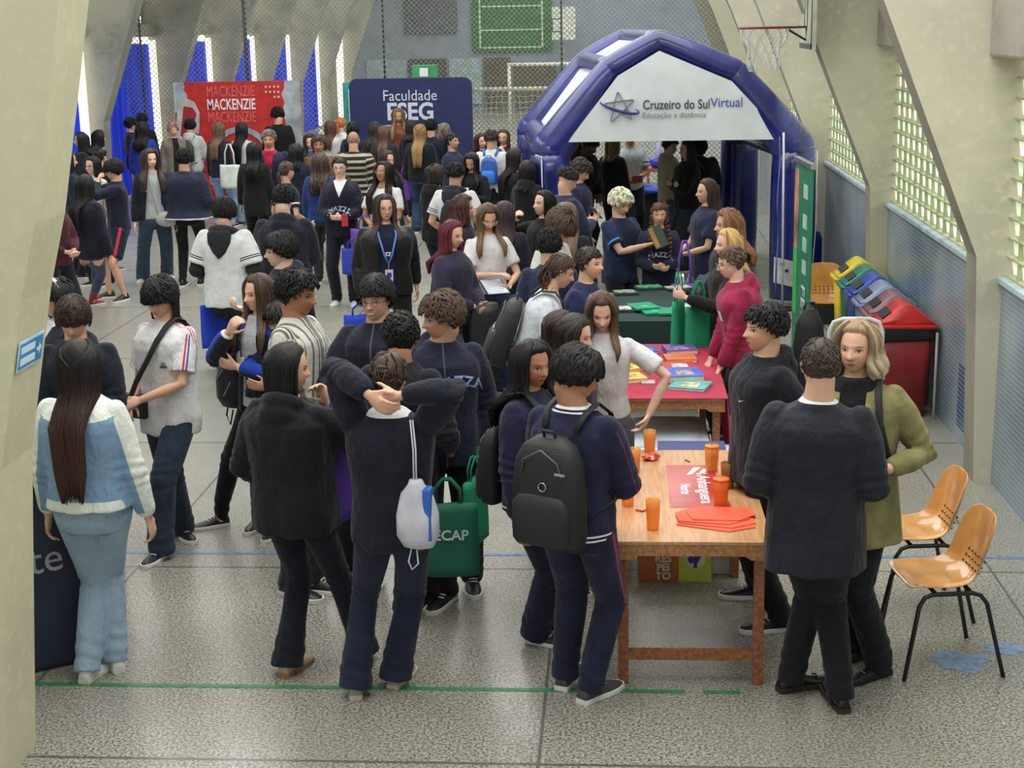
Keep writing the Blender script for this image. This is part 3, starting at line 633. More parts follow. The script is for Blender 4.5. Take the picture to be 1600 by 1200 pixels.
# ---------------------------------------------------------------- moulded chairs
SHELL = mat('glossy_ochre_fibreglass', (204, 146, 82), .16, var=.05, coat=.5); BLKM = mat('black_tube_steel', (24, 24, 26), .35)
def shell_chair(name='moulded_chair'):
    t = empty(name)
    prof = [(-.21, .455), (-.2, .47), (-.1, .452), (.0, .442), (.09, .448), (.15, .475), (.185, .53), (.2, .6), (.215, .68), (.232, .76), (.24, .8)]
    hw = [.17, .2, .215, .215, .205, .195, .185, .19, .19, .165, .1]
    curl = [.0, .01, .02, .025, .03, .045, .055, .045, .035, .02, .0]
    q = MB(); up = []; dn = []; n = 13
    for (y, z), w_, c in zip(prof, hw, curl):
        i = len(up); a = prof[max(0, i-1)]; d = prof[min(len(prof)-1, i+1)]; tx, tz = d[0]-a[0], d[1]-a[1]; L = math.hypot(tx, tz); nx, nz = -tz/L, tx/L
        ru = []; rd = []
        for k in range(n):
            u = -1+2*k/(n-1); e = abs(u)**3*c*1.3
            ru.append((u*w_, y+nx*e, z+nz*e)); rd.append((u*w_, y+nx*(e-.009), z+nz*(e-.009)))
        up.append(ru); dn.append(rd)
    q.loft([u+d[::-1] for u, d in zip(up, dn)]); o = q.build('seat_shell', SHELL, t, True); o.modifiers.new('s', 'SUBSURF').render_levels = 2
    q = MB()
    for k in range(-3, 4):
        for r in range(3):
            z = .5+r*.03; y = .168+r*.014; q.tube([(k*.042, y-.017, z), (k*.042, y-.011, z+.004)], .006, 8)
    q.build('vent_holes', mat('dark_vent_hole', (60, 34, 16), .6), t)
    for s in (-1, 1):
        MB().tube([(s*.24, -.24, 0), (s*.215, -.17, .38), (s*.205, -.14, .42), (s*.2, -.1, .432), (s*.2, .1, .432), (s*.205, .14, .42), (s*.215, .17, .38), (s*.25, .26, 0)], .0115, 8).build('side_frame', BLKM, t, True)
    MB().tube([(-.2, -.08, .43), (.2, -.08, .43)], .01, 8).build('cross_bar', BLKM, t, True); MB().tube([(-.2, .1, .43), (.2, .1, .43)], .01, 8).build('cross_bar', BLKM, t, True)
    return t
CG = 'moulded ochre chairs'
ch = shell_chair(); ch.location = (1.62, 7.28, 0); ch.rotation_euler.z = math.radians(-82); tag(ch, 'glossy ochre moulded chair standing nearest the camera, fully in view', 'chair', CG)
for loc, rz, l in (((1.64, 7.98, 0), -84, 'ochre moulded chair behind the fully visible one, backpack above it'), ((2.1, 15.0, 0), 3, 'ochre moulded chair beside the yellow recycling bin'), ((.99, 10.2, 0), -88, 'ochre chair whose seat shows between crimson cloth and front table')):
    c = copy_tree(ch); c.location = loc; c.rotation_euler.z = math.radians(rz); tag(c, l, 'chair', CG)
# ---------------------------------------------------------------- recycling bins
def bin_(x, y, c, cl, label, bag=False, lid=True):
    t = empty('recycling_bin', (x, y, 0), 0, label, 'bin', 'row of coloured recycling bins')
    B = mat('bin_body_'+'_'.join(map(str, c)), c, .4); L = mat('bin_lid_'+'_'.join(map(str, cl)), cl, .3)
    rings = []
    def rr(w_, d, z, r=.06):
        P = []
        for cx, cy, a0 in ((w_-r, d-r, 0), (-w_+r, d-r, 90), (-w_+r, -d+r, 180), (w_-r, -d+r, 270)):
            for k in range(5): a = math.radians(a0+22.5*k); P.append((cx+r*math.cos(a), cy+r*math.sin(a), z))
        return P
    MB().loft([rr(.19, .15, .03), rr(.205, .165, .4), rr(.225, .18, .74)]).build('bin_body', B, t, True)
    if bag: 
        q = MB(); q.loft([rr(.235, .19, .755), rr(.24, .2, .70), rr(.236, .196, .66), rr(.23, .188, .66), rr(.228, .186, .75)]); q.v[-1] += RNG.randn(*q.v[-1].shape)*.006; q.build('black_liner_bag', mat('shiny_black_liner', (20, 20, 22), .25), t)
    # tent-shaped lid with a slanted slot facing the hall
    q = MB(); q.loft([rr(.255, .2, .75), rr(.26, .205, .775), rr(.235, .185, .785)]); 
    prof = [(-.235, .785), (-.21, .80), (-.1, .885), (-.04, .93), (.0, .945), (.05, .93), (.12, .87), (.2, .81), (.235, .785)]
    q.loft([[(a, -.165, z) for a, z in prof], [(a*.96, -.18, z) for a, z in prof]][::-1]+[[(a, .165, z) for a, z in prof]][0:1])
    q.build('lid', L, t, True)
    q = MB(); q.add([(-.19, -.13, .828), (-.19, .13, .828), (-.115, .13, .884), (-.115, -.13, .884)], [(0, 1, 2, 3)]); q.build('slot', mat('dark_slot', (26, 24, 26), .6), t)
    if bag: MB().tube([(.245, -.19, .0), (.245, -.19, .72)], .012, 8).build('steel_frame', mat('pale_steel_tube', (190, 186, 180), .4), t, True)
bc = [((140, 30, 38), (214, 44, 42), 'red recycling bin with black liner nearest in the row', True), ((120, 70, 70), (158, 112, 120), 'mauve brown recycling bin second nearest in the row', False), ((150, 164, 196), (164, 178, 220), 'pale lavender blue recycling bin third nearest in the row', False), ((46, 72, 150), (58, 88, 196), 'royal blue recycling bin between the lavender and green ones', False), ((36, 96, 80), (54, 140, 118), 'teal green recycling bin next to the yellow one', False), ((222, 196, 30), (238, 212, 40), 'yellow recycling bin at the far end of the row', False)]
for k, (c, cl, l, bg) in enumerate(bc): bin_(2.33, 12.25+k*.455, c, cl, l, bg)
t = empty('blue_water_drum', (2.3, 18.2, 0), 0, 'blue plastic drum against the tiled wall behind the tent corner', 'drum')
q = MB(); q.lathe([(.1, .28), (.15, .3), (.17, .34), (.17, .62), (.14, .7), (.05, .72), (.045, .76)], n=20); q.build('drum_body', mat('blue_drum_plastic', (30, 56, 150), .35), t, True); MB().box(-.2, .2, -.2, .2, 0, .28).build('stand', DKG, t)
t = empty('black_crate', (2.35, 16.2, 0), 0, 'low black crate on the floor beyond the yellow bin', 'crate'); MB().box(-.22, .22, -.18, .18, 0, .3).build('crate_body', mat('black_crate_plastic', (34, 34, 38), .5), t); MB().box(-.24, .24, -.2, .2, .3, .33).build('rim', mat('grey_crate_rim', (96, 98, 100), .5), t)
t = empty('hand_trolley', (1.83, 11.45, 0), 0, 'white tube handle of a trolley standing before the red bin', 'trolley')
MB().tube([(-.2, 0, .1), (-.2, 0, .86), (-.17, 0, .93), (-.1, 0, .955), (.1, 0, .955), (.17, 0, .93), (.2, 0, .86), (.2, 0, .1)], .018, 10).build('handle', mat('white_tube', (222, 226, 222), .35), t, True); MB().box(-.22, .22, -.02, .3, .08, .11).build('platform', DKG, t)
for s in (-1, 1): MB().tube([(s*.2, .02, .07), (s*.23, .02, .07)], .07, 14).build('wheel', DKG, t, True)
# ---------------------------------------------------------------- basketball hoop on the right frame
t = empty('basketball_hoop', (1.80, 14.55, 3.1), 0, 'side-on basketball hoop with white net fixed to the right concrete frame', 'hoop')
MB().box(-.02, .02, -.35, .55, -.18, .9).build('backboard', mat('pale_backboard', (196, 200, 180), .5), t)
q = MB(); q.box(-.026, -.021, -.35, .55, -.18, -.13); q.box(-.026, -.021, -.35, -.3, -.18, .9); q.box(-.026, -.021, .0, .02, .02, .6); q.box(-.026, -.021, .2, .22, .02, .6); q.box(-.03, -.02, .04, .17, .5, .58); q.build('board_markings', mat('dark_frame_paint', (88, 92, 80), .5), t)
rc = Vector((-.42, .0, .02)); RED = mat('rust_red_steel', (134, 44, 38), .5)
MB().tube([(rc.x+.225*math.cos(a), rc.y+.225*math.sin(a), rc.z) for a in np.linspace(0, 2*PI, 30)], .011, 6).build('rim', RED, t, True)
MB().tube([(-.2, 0, .02), (-.03, 0, .02), (-.03, 0, -.1), (-.2, 0, .0)], .012, 6).build('rim_bracket', mat('dark_bracket', (70, 46, 40), .5), t, True)
q = MB()
for k in range(12):
    for d in (1, -1):
        q.tube([(rc.x+(.22-.1*u+.02*math.sin(u*9))*math.cos(k*PI/6+d*u*1.1), rc.y+(.22-.1*u)*math.sin(k*PI/6+d*u*1.1), rc.z-.4*u) for u in np.linspace(0, 1, 9)], .0055, 5)
q.build('net', mat('white_cord_net', (214, 214, 210), .6), t)
MB().tube([(.02, .2, .12), (.5, .38, .12)], .022, 8).build('blue_arm', mat('blue_painted_arm', (44, 86, 160), .4), t, True); MB().tube([(.02, .0, .8), (.3, .4, .62)], .01, 6).build('stay_rod', mat('grey_rod', (120, 120, 116), .5), t, True)
# ---------------------------------------------------------------- sign on the left pillar
x_ = lambda z: -2.56+(z-1.43)/.71*.15 if z > 1.43 else -2.68+z/1.43*.12
t = empty('direction_sign', (x_(1.9)+.006, 6.03, 1.9), 0, 'small blue direction sign with white arrow stuck on the cream pillar', 'sign')
SX = Matrix.Rotation(math.atan2(.15, .71), 4, 'Y')
def onp(y0, y1, z0, z1, d0, d1, name, mt): MB().box(d0, d1, y0, y1, z0, z1, SX).build(name, mt, t)
onp(-.15, .12, -.065, .065, .0, .004, 'sign_plate', mat('pale_border', (206, 226, 238), .4)); onp(-.14, .11, -.055, .055, .004, .006, 'blue_panel', mat('sky_blue_sign', (60, 150, 216), .4))
SGW = mat('sign_white_print', (228, 242, 246), .4, var=0)
onp(-.13, .02, .01, .04, .006, .0075, 'text_bar', SGW); onp(-.13, .03, -.04, -.01, .006, .0075, 'text_bar', SGW)
q = MB(); q.add([(SX@Vector((.008, y, z)))[:] for y, z in ((.04, .008), (.065, .008), (.065, .028), (.098, 0), (.065, -.028), (.065, -.008), (.04, -.008))], [tuple(range(7))]); q.build('arrow', SGW, t)
# ---------------------------------------------------------------- inside the tent
t = empty('folding_table', (.42, 22.9, 0), 0, 'dark table with rumpled blue cover inside the tent', 'table')
MB().box(-.42, .42, -.35, .5, .72, .76).build('table_top', DKG, t); q = MB()
rings = []
for k in range(24): u = k/23; rings.append([(-.44+.88*u, -.38+.02*math.sin(u*22), .775), (-.44+.88*u, -.4+.03*math.sin(u*17), .68+.03*math.sin(u*12)), (-.44+.88*u, -.39+.03*math.sin(u*17), .68+.03*math.sin(u*12)), (-.44+.88*u, .52, .768)])
q.loft(rings); q.build('blue_cover', mat('royal_blue_cover', (34, 62, 170), .5), t, True)
for sx in (-.36, .36):
    for sy in (-.3, .42): MB().box(sx-.02, sx+.02, sy-.02, sy+.02, 0, .72).build('leg', DKG, t)
MB().box(-.40, .40, -.34, -.32, .1, .72).build('black_skirt', mat('black_table_skirt', (20, 20, 26), .8), t)
t = empty('storage_tub', (.2, 23.0, .78), 0, 'navy tub with white lid on the table inside the tent', 'tub'); MB().box(-.16, .16, -.12, .12, 0, .14).build('tub_body', mat('navy_tub', (40, 48, 78), .5), t); MB().box(-.18, .18, -.14, .14, .14, .17).build('lid', WPL, t)
t = empty('brown_stool', (.72, 26.0, 0), 0, 'small brown wooden table with a diagonal brace behind the tent', 'table')
MB().box(-.2, .2, -.2, .2, .70, .76).build('table_top', WLEG, t)
for sx in (-.17, .17):
    for sy in (-.17, .17): MB().box(sx-.02, sx+.02, sy-.02, sy+.02, 0, .7).build('leg', WLEG, t)
MB().tube([(-.16, -.2, .62), (.16, -.2, .25)], .014, 6).build('brace', WHT, t)
t = empty('blue_mascot_cup', (.72, 26.0, .76), 0, 'blue bowl with a pale purple bottle standing in it on the small brown table', 'bowl'); q = MB(); q.lathe([(.08, 0), (.14, .03), (.16, .12), (.12, .16)], n=18); q.build('bowl_body', mat('bright_blue_bowl', (52, 60, 200), .35), t, True)
t.name = 'blue_bowl'; q = MB(); q.lathe([(.06, .1), (.06, .24), (.035, .3), (.035, .42), (.02, .43)], n=14); q.build('bottle', mat('pale_purple_bottle', (176, 170, 226), .3), t, True)
for k, (x, y, c, l) in enumerate(((.62, 15.9, (226, 226, 230), 'white carton on the floor behind the girl with braids'), )):
    t = MB(); t.box(x-.1, x+.1, y, y+.2, 0, .55); tag(t.build('carton', mat('white_cardboard', (226, 226, 234), .6)), l, 'box')
# ---------------------------------------------------------------- people: shared surfaces
def R3(ax, deg): return np.array(Matrix.Rotation(math.radians(deg), 3, ax))
def unit(v): v = np.asarray(v, float); return v/max(np.linalg.norm(v), 1e-9)
def head_r(az, el, W=1.0):
    d = np.stack([np.sin(az)*np.cos(el), -np.cos(az)*np.cos(el), np.sin(el)], -1)
    def ell(c, r):
        c = np.array(c); r = np.array(r); a = (d/r)**2; A = a.sum(-1); B = (d*c/r**2).sum(-1); Cc = (c*c/r**2).sum()-1
        return (B+np.sqrt(np.maximum(B*B-A*Cc, 0)))/A
    r1 = ell((0, .07, .10), (.335*W, .405, .40)); r2 = ell((0, -.07, -.14), (.27*W, .315, .36))
    k = 22; r = np.log(np.exp(k*r1)+np.exp(k*r2))/k
    return r, d
HEADC = {}
def head_template(fem):
    if fem in HEADC: return HEADC[fem]
    na, ne = 60, 46
    u = np.arange(na)*2*PI/na; az = u-.62*np.sin(u); el = np.linspace(-PI/2, PI/2, ne+2)[1:-1]
    A, E = np.meshgrid(az, el); r, d = head_r(A, E); P = d*r[..., None]; x, y, z = P[..., 0], P[..., 1], P[..., 2]
    fr = np.clip(-y/.3, 0, 1); g = lambda a, s: np.exp(-(a/s)**2)
    nose = np.where(z > -.13, np.clip((.09-z)/.2, 0, 1)**1.2, np.clip(1-(-.13-z)/.035, 0, 1))*g(x, .045+.02*g(z+.11, .05))*.105
    y -= nose*fr
    y += .042*fr*(g(np.abs(x)-.145, .075)*g(z-.015, .05))
    y -= .016*fr*g(z-.115, .04)*g(x, .2)
    y -= .022*fr*g(z+.255, .035)*g(x, .09); y += .012*fr*g(z+.255, .008)*g(x, .09)
    y -= .035*fr*g(z+.42, .06)*g(x, .1); y -= .014*fr*g(np.abs(x)-.17, .07)*g(z+.11, .07)
    jaw = np.clip((-.2-z)/.3, 0, 1); x *= 1-(.16 if fem else .06)*jaw
    P = np.stack([x, y, z], -1).reshape(-1, 3); F = []
    for i in range(ne-1):
        for j in range(na): F.append((i*na+j, i*na+(j+1) % na, (i+1)*na+(j+1) % na, (i+1)*na+j))
    F.append(tuple(range(na-1, -1, -1))); F.append(tuple((ne-1)*na+j for j in range(na)))
    q = MB(); q.add(P, F)
    for s in (-1, 1):
        R = R3('Z', s*22)@R3('Y', s*8)
        q.ell((s*.325, .045, -.02), (.03, .075, .125), 10, 8, R)
        q.ell((s*.345, .06, .03), (.028, .05, .06), 8, 6, R)
    V = np.concatenate(q.v); HEADC[fem] = (V, q.f); return HEADC[fem]
SKIN = dict(pale=(232, 190, 168), light=(222, 174, 146), mid=(204, 150, 118), tan=(180, 126, 94), brown=(134, 90, 66), dark=(88, 58, 46))
FM = {}
def skin_mat(tone, brow, smile=False, shut=False):
    key = (tone, brow, smile, shut)
    if key in FM: return FM[key]
    c = SKIN[tone]; M, m, b = bsdf('skin_%s' % tone)
    x, y, z = sep(m, attr(m, 'hc')); fr = y.lt(-.15); ax = x.abs()
    n = noise(m, 7, 3); col = mix(m, tuple(v*.93 for v in c), c, n.soft(.3, .7))
    def ellm(cx, cz, rx, rz, a=1.12, bb=.88, sym=True):
        u = ((ax if sym else x)-cx)/rx; v = (z-cz)/rz
        return (u*u+v*v).soft(a, bb)*fr
    col = mix(m, col, (c[0]*1.0, c[1]*.80, c[2]*.76), ellm(.19, -.12, .12, .11, 1.4, .1)*.4)
    col = mix(m, col, tuple(v*.62 for v in c), ellm(.035, -.168, .022, .012)*.8)
    lip = (c[0]*.86, c[1]*.64, c[2]*.64)
    if smile:
        col = mix(m, col, lip, ellm(0, -.262, .135, .046, sym=False)); col = mix(m, col, (244, 240, 232), ellm(0, -.258, .108, .026, sym=False))
    else:
        col = mix(m, col, lip, ellm(0, -.255, .095, .033, 1.2, .8, False)); col = mix(m, col, tuple(v*.45 for v in lip), ellm(0, -.255, .09, .006, 1.3, .7, False)*.8)
    bz = z-.105+(ax-.15)*(ax-.15)*1.6
    col = mix(m, col, brow, ((bz/.016)*(bz/.016)+((ax-.15)/.085)*((ax-.15)/.085)).soft(1.25, .7)*fr*.6)
    if shut:
        col = mix(m, col, (60, 40, 34), ellm(.145, -.0, .062, .009, 1.4, .7)*.9)
    else:
        col = mix(m, col, tuple(v*.75 for v in c), ellm(.145, .016, .078, .046, 1.3, .7)*.6)
        col = mix(m, col, (40, 28, 26), ellm(.145, .014, .060, .029)*.85); col = mix(m, col, (206, 198, 190), ellm(.145, .007, .052, .019)); col = mix(m, col, (48, 32, 24), ellm(.145, .009, .025, .022))
    m.links.new(col, b.inputs['Base Color']); b.inputs['Roughness'].default_value = .5; b.inputs['Subsurface Weight'].default_value = .0
    FM[key] = M; return M
HM = {}
def hair_mat(c, c2=None):
    key = (c, c2)
    if key in HM: return HM[key]
    M, m, b = bsdf('hair_%d_%d_%d' % c); l = sep(m, attr(m, 'lk')); n = noise(m, 30, 2, sc=(1, 1, .15))
    base = mix(m, tuple(v*.62 for v in c), tuple(min(255, v*1.35+4) for v in c), (l[0]*.7+n*.3).soft(.1, .9))
    if c2: base = mix(m, base, c2, l[1].soft(.25, .75)*.85)
    m.links.new(base, b.inputs['Base Color']); b.inputs['Roughness'].default_value = .52; b.inputs['Specular IOR Level'].default_value = .3
    bump(m, b, noise(m, 120, 2, sc=(1, 1, .1)), .25, .003)
    HM[key] = M; return M
CM = {}
def cloth_mat(c, zones=(), rough=.85, arm=True, fuzz=.1):
    key = (c, tuple(zones), rough)
    if key in CM: return CM[key]
    M, m, b = bsdf('cloth_%d_%d_%d' % c[:3]); x, y, z = sep(m, attr(m, 'tc')); t, cs, am = sep(m, attr(m, 'ac'))
    n = noise(m, 9, 3); kv = .95 if sum(c[:3]) > 420 else .86; col = mix(m, tuple(v*kv for v in c), tuple(min(255, v*(1.02 if kv > .9 else 1.08)) for v in c), n.soft(.3, .7))
    body = am.lt(.5); onarm = am.gt(.5)
    for zn in zones:
        k = zn[0]
        if k == 'hem': f = between(z, zn[1], zn[2])*(body if zn[1] < .8 else x.abs().lt(.056))
        elif k == 'cuff': f = between(t, zn[1], zn[2])*onarm
        elif k == 'sleeve': f = (cs).gt(zn[1])*onarm
        elif k == 'sleevein': f = between(cs, zn[1], zn[2])*onarm
        elif k == 'yoke': f = z.gt(zn[1])
        elif k == 'yokearm': f = ((z-x.abs()*.15).gt(zn[1])*body).mx(onarm*cs.gt(.25))
        elif k == 'hstripe': f = (z*zn[1]).mod(1).lt(zn[2])*body+((t*zn[1]*.17).mod(1).lt(zn[2]))*onarm
        elif k == 'vstripe': f = (x*zn[1]+.2).mod(1).lt(zn[2])*body+((cs*3).mod(1).lt(zn[2]))*onarm
        elif k == 'front': f = x.abs().lt(zn[1])*y.lt(0)*between(z, zn[2], zn[3])*body
        elif k == 'vneck': f = ((x.abs()-(z-zn[1])*zn[2])).lt(0)*y.lt(0)*z.gt(zn[1])*body
        elif k == 'zip': f = x.abs().lt(.0022)*y.lt(0)*body
        elif k == 'shoulder': f = between((y.abs()), zn[1], zn[2])*z.gt(.77)*am.lt(2)
        elif k == 'side': f = cs.gt(zn[1])*t.gt(.0)
        elif k == 'sidein': f = between(cs, zn[1], zn[2])
        elif k == 'below': f = t.gt(zn[1])
        elif k == 'fade': f = noise(m, 3, 3).soft(.45, .65)*zn[1]
        elif k == 'crescent': f = between(z, zn[1], zn[2])*between(x, zn[3], zn[4])*y.lt(0)*body
        col = mix(m, col, zn[-1], f.mn(1) if isinstance(f, X) else f)
    m.links.new(col, b.inputs['Base Color']); b.inputs['Roughness'].default_value = rough
    b.inputs['Sheen Weight'].default_value = fuzz; b.inputs['Specular IOR Level'].default_value = .25
    v = objc(m); bump(m, b, noise(m, 9, 4, sc=(1.5, 1.5, .7), rough=.6)+noise(m, 200, 1)*.05, .8, .03)
    CM[key] = M; return M
# ---- geometry of one body, in metres, facing -Y
def ring(c, w_, d, n=28, p=2.4, R=None):
    a = np.arange(n)*2*PI/n; ca, sa = np.cos(a), np.sin(a)
    P = np.stack([np.sign(ca)*np.abs(ca)**(2/p)*w_, np.sign(sa)*np.abs(sa)**(2/p)*d, np.zeros(n)], 1)
    return P+np.array(c)
def ik(S, T, a, b, pole):
    S = np.array(S, float); T = np.array(T, float); v = T-S; L = np.linalg.norm(v); L2 = min(L, (a+b)*.995); L2 = max(L2, abs(a-b)*1.05+.02); d = v/max(L, 1e-6)
    T = S+d*L2; x = (a*a-b*b+L2*L2)/(2*L2); h = math.sqrt(max(a*a-x*x, 0)); p = np.array(pole, float); p = p-d*p.dot(d)
    if np.linalg.norm(p) < 1e-3: p = np.array([0, 1, 0.])
    return S+d*x+unit(p)*h, T
ARMS = {                                       # wrist target (x times side, y, z) in body heights, elbow pole, curl, palm normal
    'down': ((.145, -.035, .475), (.3, 1, .1), 28, (-1, 0, 0)), 'bent': ((.12, -.10, .56), (.5, 1, -.2), 35, (-1, 0, 0)),
    'phone': ((.035, -.165, .68), (.7, .3, -1), 40, (0, .3, 1)), 'low': ((.03, -.15, .585), (.8, .4, -.6), 35, (-.3, .6, .3)),
    'cross': ((-.03, -.11, .665), (.9, .1, -.7), 20, (0, 1, .2)), 'hip': ((.115, -.03, .565), (1, .6, .1), 30, (-1, 0, -.3)),
    'chin': ((.03, -.115, .80), (.7, -.1, -1), 45, (-.2, .8, 0)), 'head': ((.06, .075, .925), (1, -.25, .45), 35, (-.4, -.8, 0)),
    'fwd': ((.09, -.25, .60), (.4, .6, -1), 20, (0, 0, -1)), 'table': ((.11, -.16, .47), (.4, 1, 0), 15, (0, 0, -1)),
    'back': ((.02, .12, .55), (.9, .5, -.1), 30, (0, -1, 0)), 'pocket': ((.12, -.06, .505), (.6, 1, 0), 20, (-1, 0, 0)),
    'up': ((.10, -.13, .84), (.8, .2, -.8), 45, (-.5, .6, 0)), 'grip': ((.15, -.02, .485), (.3, 1, .1), 72, (-1, 0, 0)), 'hold': ((.06, -.20, .70), (.7, .4, -1), 60, (-.9, .1, .3)),
    'point': ((.0, -.27, .72), (.6, .3, -1), 10, (0, .2, 1)), 'face': ((.045, -.12, .845), (.8, -.3, -.6), 20, (0, 1, 0)), 'swing': ((.16, .08, .5), (.2, 1, 0), 30, (-1, 0, 0))}
def hand(q, wr, d, pn, thumb, L, curl):
    d = unit(d); pn = np.array(pn, float); pn = unit(pn-d*pn.dot(d)); s = np.cross(d, pn); s = unit(s)*(1 if np.dot(s, thumb) >= 0 else -1)
    def rg(t, w_, th, off=0): 
        a = np.arange(10)*2*PI/10; return wr+d*t*L+np.outer(np.cos(a)*w_*L, s)+np.outer(np.sin(a)*th*L, pn)+pn*off*L
    q.loft([rg(-.06, .13, .10), rg(.05, .15, .10), rg(.25, .21, .095), rg(.45, .225, .085), rg(.52, .2, .06)])
    cr = math.radians(curl)
    for k, (fl, sp) in enumerate(((.40, .165), (.46, .055), (.43, -.055), (.34, -.16))):
        P = [wr+d*.38*L+s*sp*L, wr+d*.5*L+s*sp*1.02*L]; ang = 0
        dd = unit(d+s*(sp*.5))
        for j, (sg, a) in enumerate(((.45, .75+.1*k), (.32, 1.0), (.26, .7))):
            ang += cr*a; P.append(P[-1]+(dd*math.cos(ang)+pn*math.sin(ang))*fl*sg*L)
        q.tube(P, [.05*L, .052*L, .05*L, .046*L, .04*L], 7, rnd=True)
    P = [wr+d*.1*L+s*.12*L, wr+d*.28*L+s*.27*L+pn*.03*L]; P.append(P[-1]+unit(d*.75+s*.45+pn*(.2+cr*.5))*.17*L); P.append(P[-1]+unit(d*.85+s*.1+pn*(.3+cr*.8))*.15*L)
    q.tube(P, [.07*L, .062*L, .053*L, .042*L], 7, rnd=True)
JOBS = []; SNAP = []; TK = [1, 1]
def snap(o, t, y0, gap=.004, sg=1):
    bpy.context.view_layer.update(); tp = [c for c in t.children if c.type == 'MESH' and c.name.split('.')[0] in TOPS]
    ml = o.matrix_local.copy(); V = [ml@v.co for v in o.data.vertices]
    ym = sum(v.y for v in V)/len(V)
    for v, p in zip(o.data.vertices, V):
        best = None
        for c in tp:
            ok, hit, n, i = c.ray_cast(Vector((p.x, -2*sg, p.z)), Vector((0, sg, 0)))
            if ok and (best is None or hit.y*sg < best*sg): best = hit.y
        if best is not None: v.co = Vector((p.x, best-sg*(gap+(.002 if p.y*sg < y0*sg else 0)), p.z))
        else: v.co = p
    o.matrix_local = Matrix.Identity(4)
TOPS = ('hoodie', 'sweater', 't_shirt', 'jacket', 'shirt', 'top', 'track_jacket', 'jeans', 'suit_jacket')
def job(q, name, mats, parent, vox, post, smooth=4):
    me = bpy.data.meshes.new(name); V = np.concatenate(q.v); me.from_pydata([tuple(p) for p in V.tolist()], [], q.f); me.update()
    o = bpy.data.objects.new(name+'_tmp', me); TMP.objects.link(o)
    r = o.modifiers.new('r', 'REMESH'); r.mode = 'VOXEL'; r.voxel_size = vox; r.use_smooth_shade = True
    if smooth: s = o.modifiers.new('s', 'SMOOTH'); s.iterations = smooth; s.factor = .5
    JOBS.append((o, name, mats, parent, post))
TMP = bpy.data.collections.new('workshop')
def set_attr(me, name, A):
    a = me.attributes.new(name, 'FLOAT_VECTOR', 'POINT'); a.data.foreach_set('vector', np.ascontiguousarray(A, np.float32).ravel())
def run_jobs():
    COL.children.link(TMP); dg = bpy.context.evaluated_depsgraph_get()
    for o, name, mats, parent, post in JOBS:
        me = bpy.data.meshes.new_from_object(o.evaluated_get(dg)); me.name = name
        n = len(me.vertices); V = np.zeros(n*3); me.vertices.foreach_get('co', V); V = V.reshape(-1, 3)
        N = np.zeros(n*3); me.vertex_normals.foreach_get('vector', N); N = N.reshape(-1, 3)
        me.materials.clear()
        for k in mats: me.materials.append(k)
        V2, attrs, extra = post(V, N)
        if extra is not None:                 # join un-remeshed piece (the head) into the same mesh
            EV, EF, EA = extra; nf = [tuple(p.vertices) for p in me.polygons]; base = len(V2)
            me2 = bpy.data.meshes.new(name); me2.from_pydata(np.concatenate([V2, EV]).tolist(), [], nf+[tuple(i+base for i in f) for f in EF])
            for k in mats: me2.materials.append(k)
            me2.polygons.foreach_set('use_smooth', [True]*len(me2.polygons)); me2.update()
            for k, A in attrs.items(): set_attr(me2, k, np.concatenate([A, EA[k]]))
            me = me2
        else:
            me.vertices.foreach_set('co', V2.ravel()); me.polygons.foreach_set('use_smooth', [True]*len(me.polygons)); me.update()
            for k, A in attrs.items(): set_attr(me, k, A)
        ob = bpy.data.objects.new(name, me); link(ob, parent[0])
        if parent[1]: parent[1](ob)
    for o, *_ in JOBS: bpy.data.objects.remove(o)
    bpy.data.collections.remove(TMP); JOBS.clear()
def seg_info(V, A, B):
    d = B-A; L2 = d.dot(d); t = np.clip(((V-A)@d)/L2, 0, 1); P = A+t[:, None]*d; r = V-P; return t, np.linalg.norm(r, axis=1), r
SHOE = {}
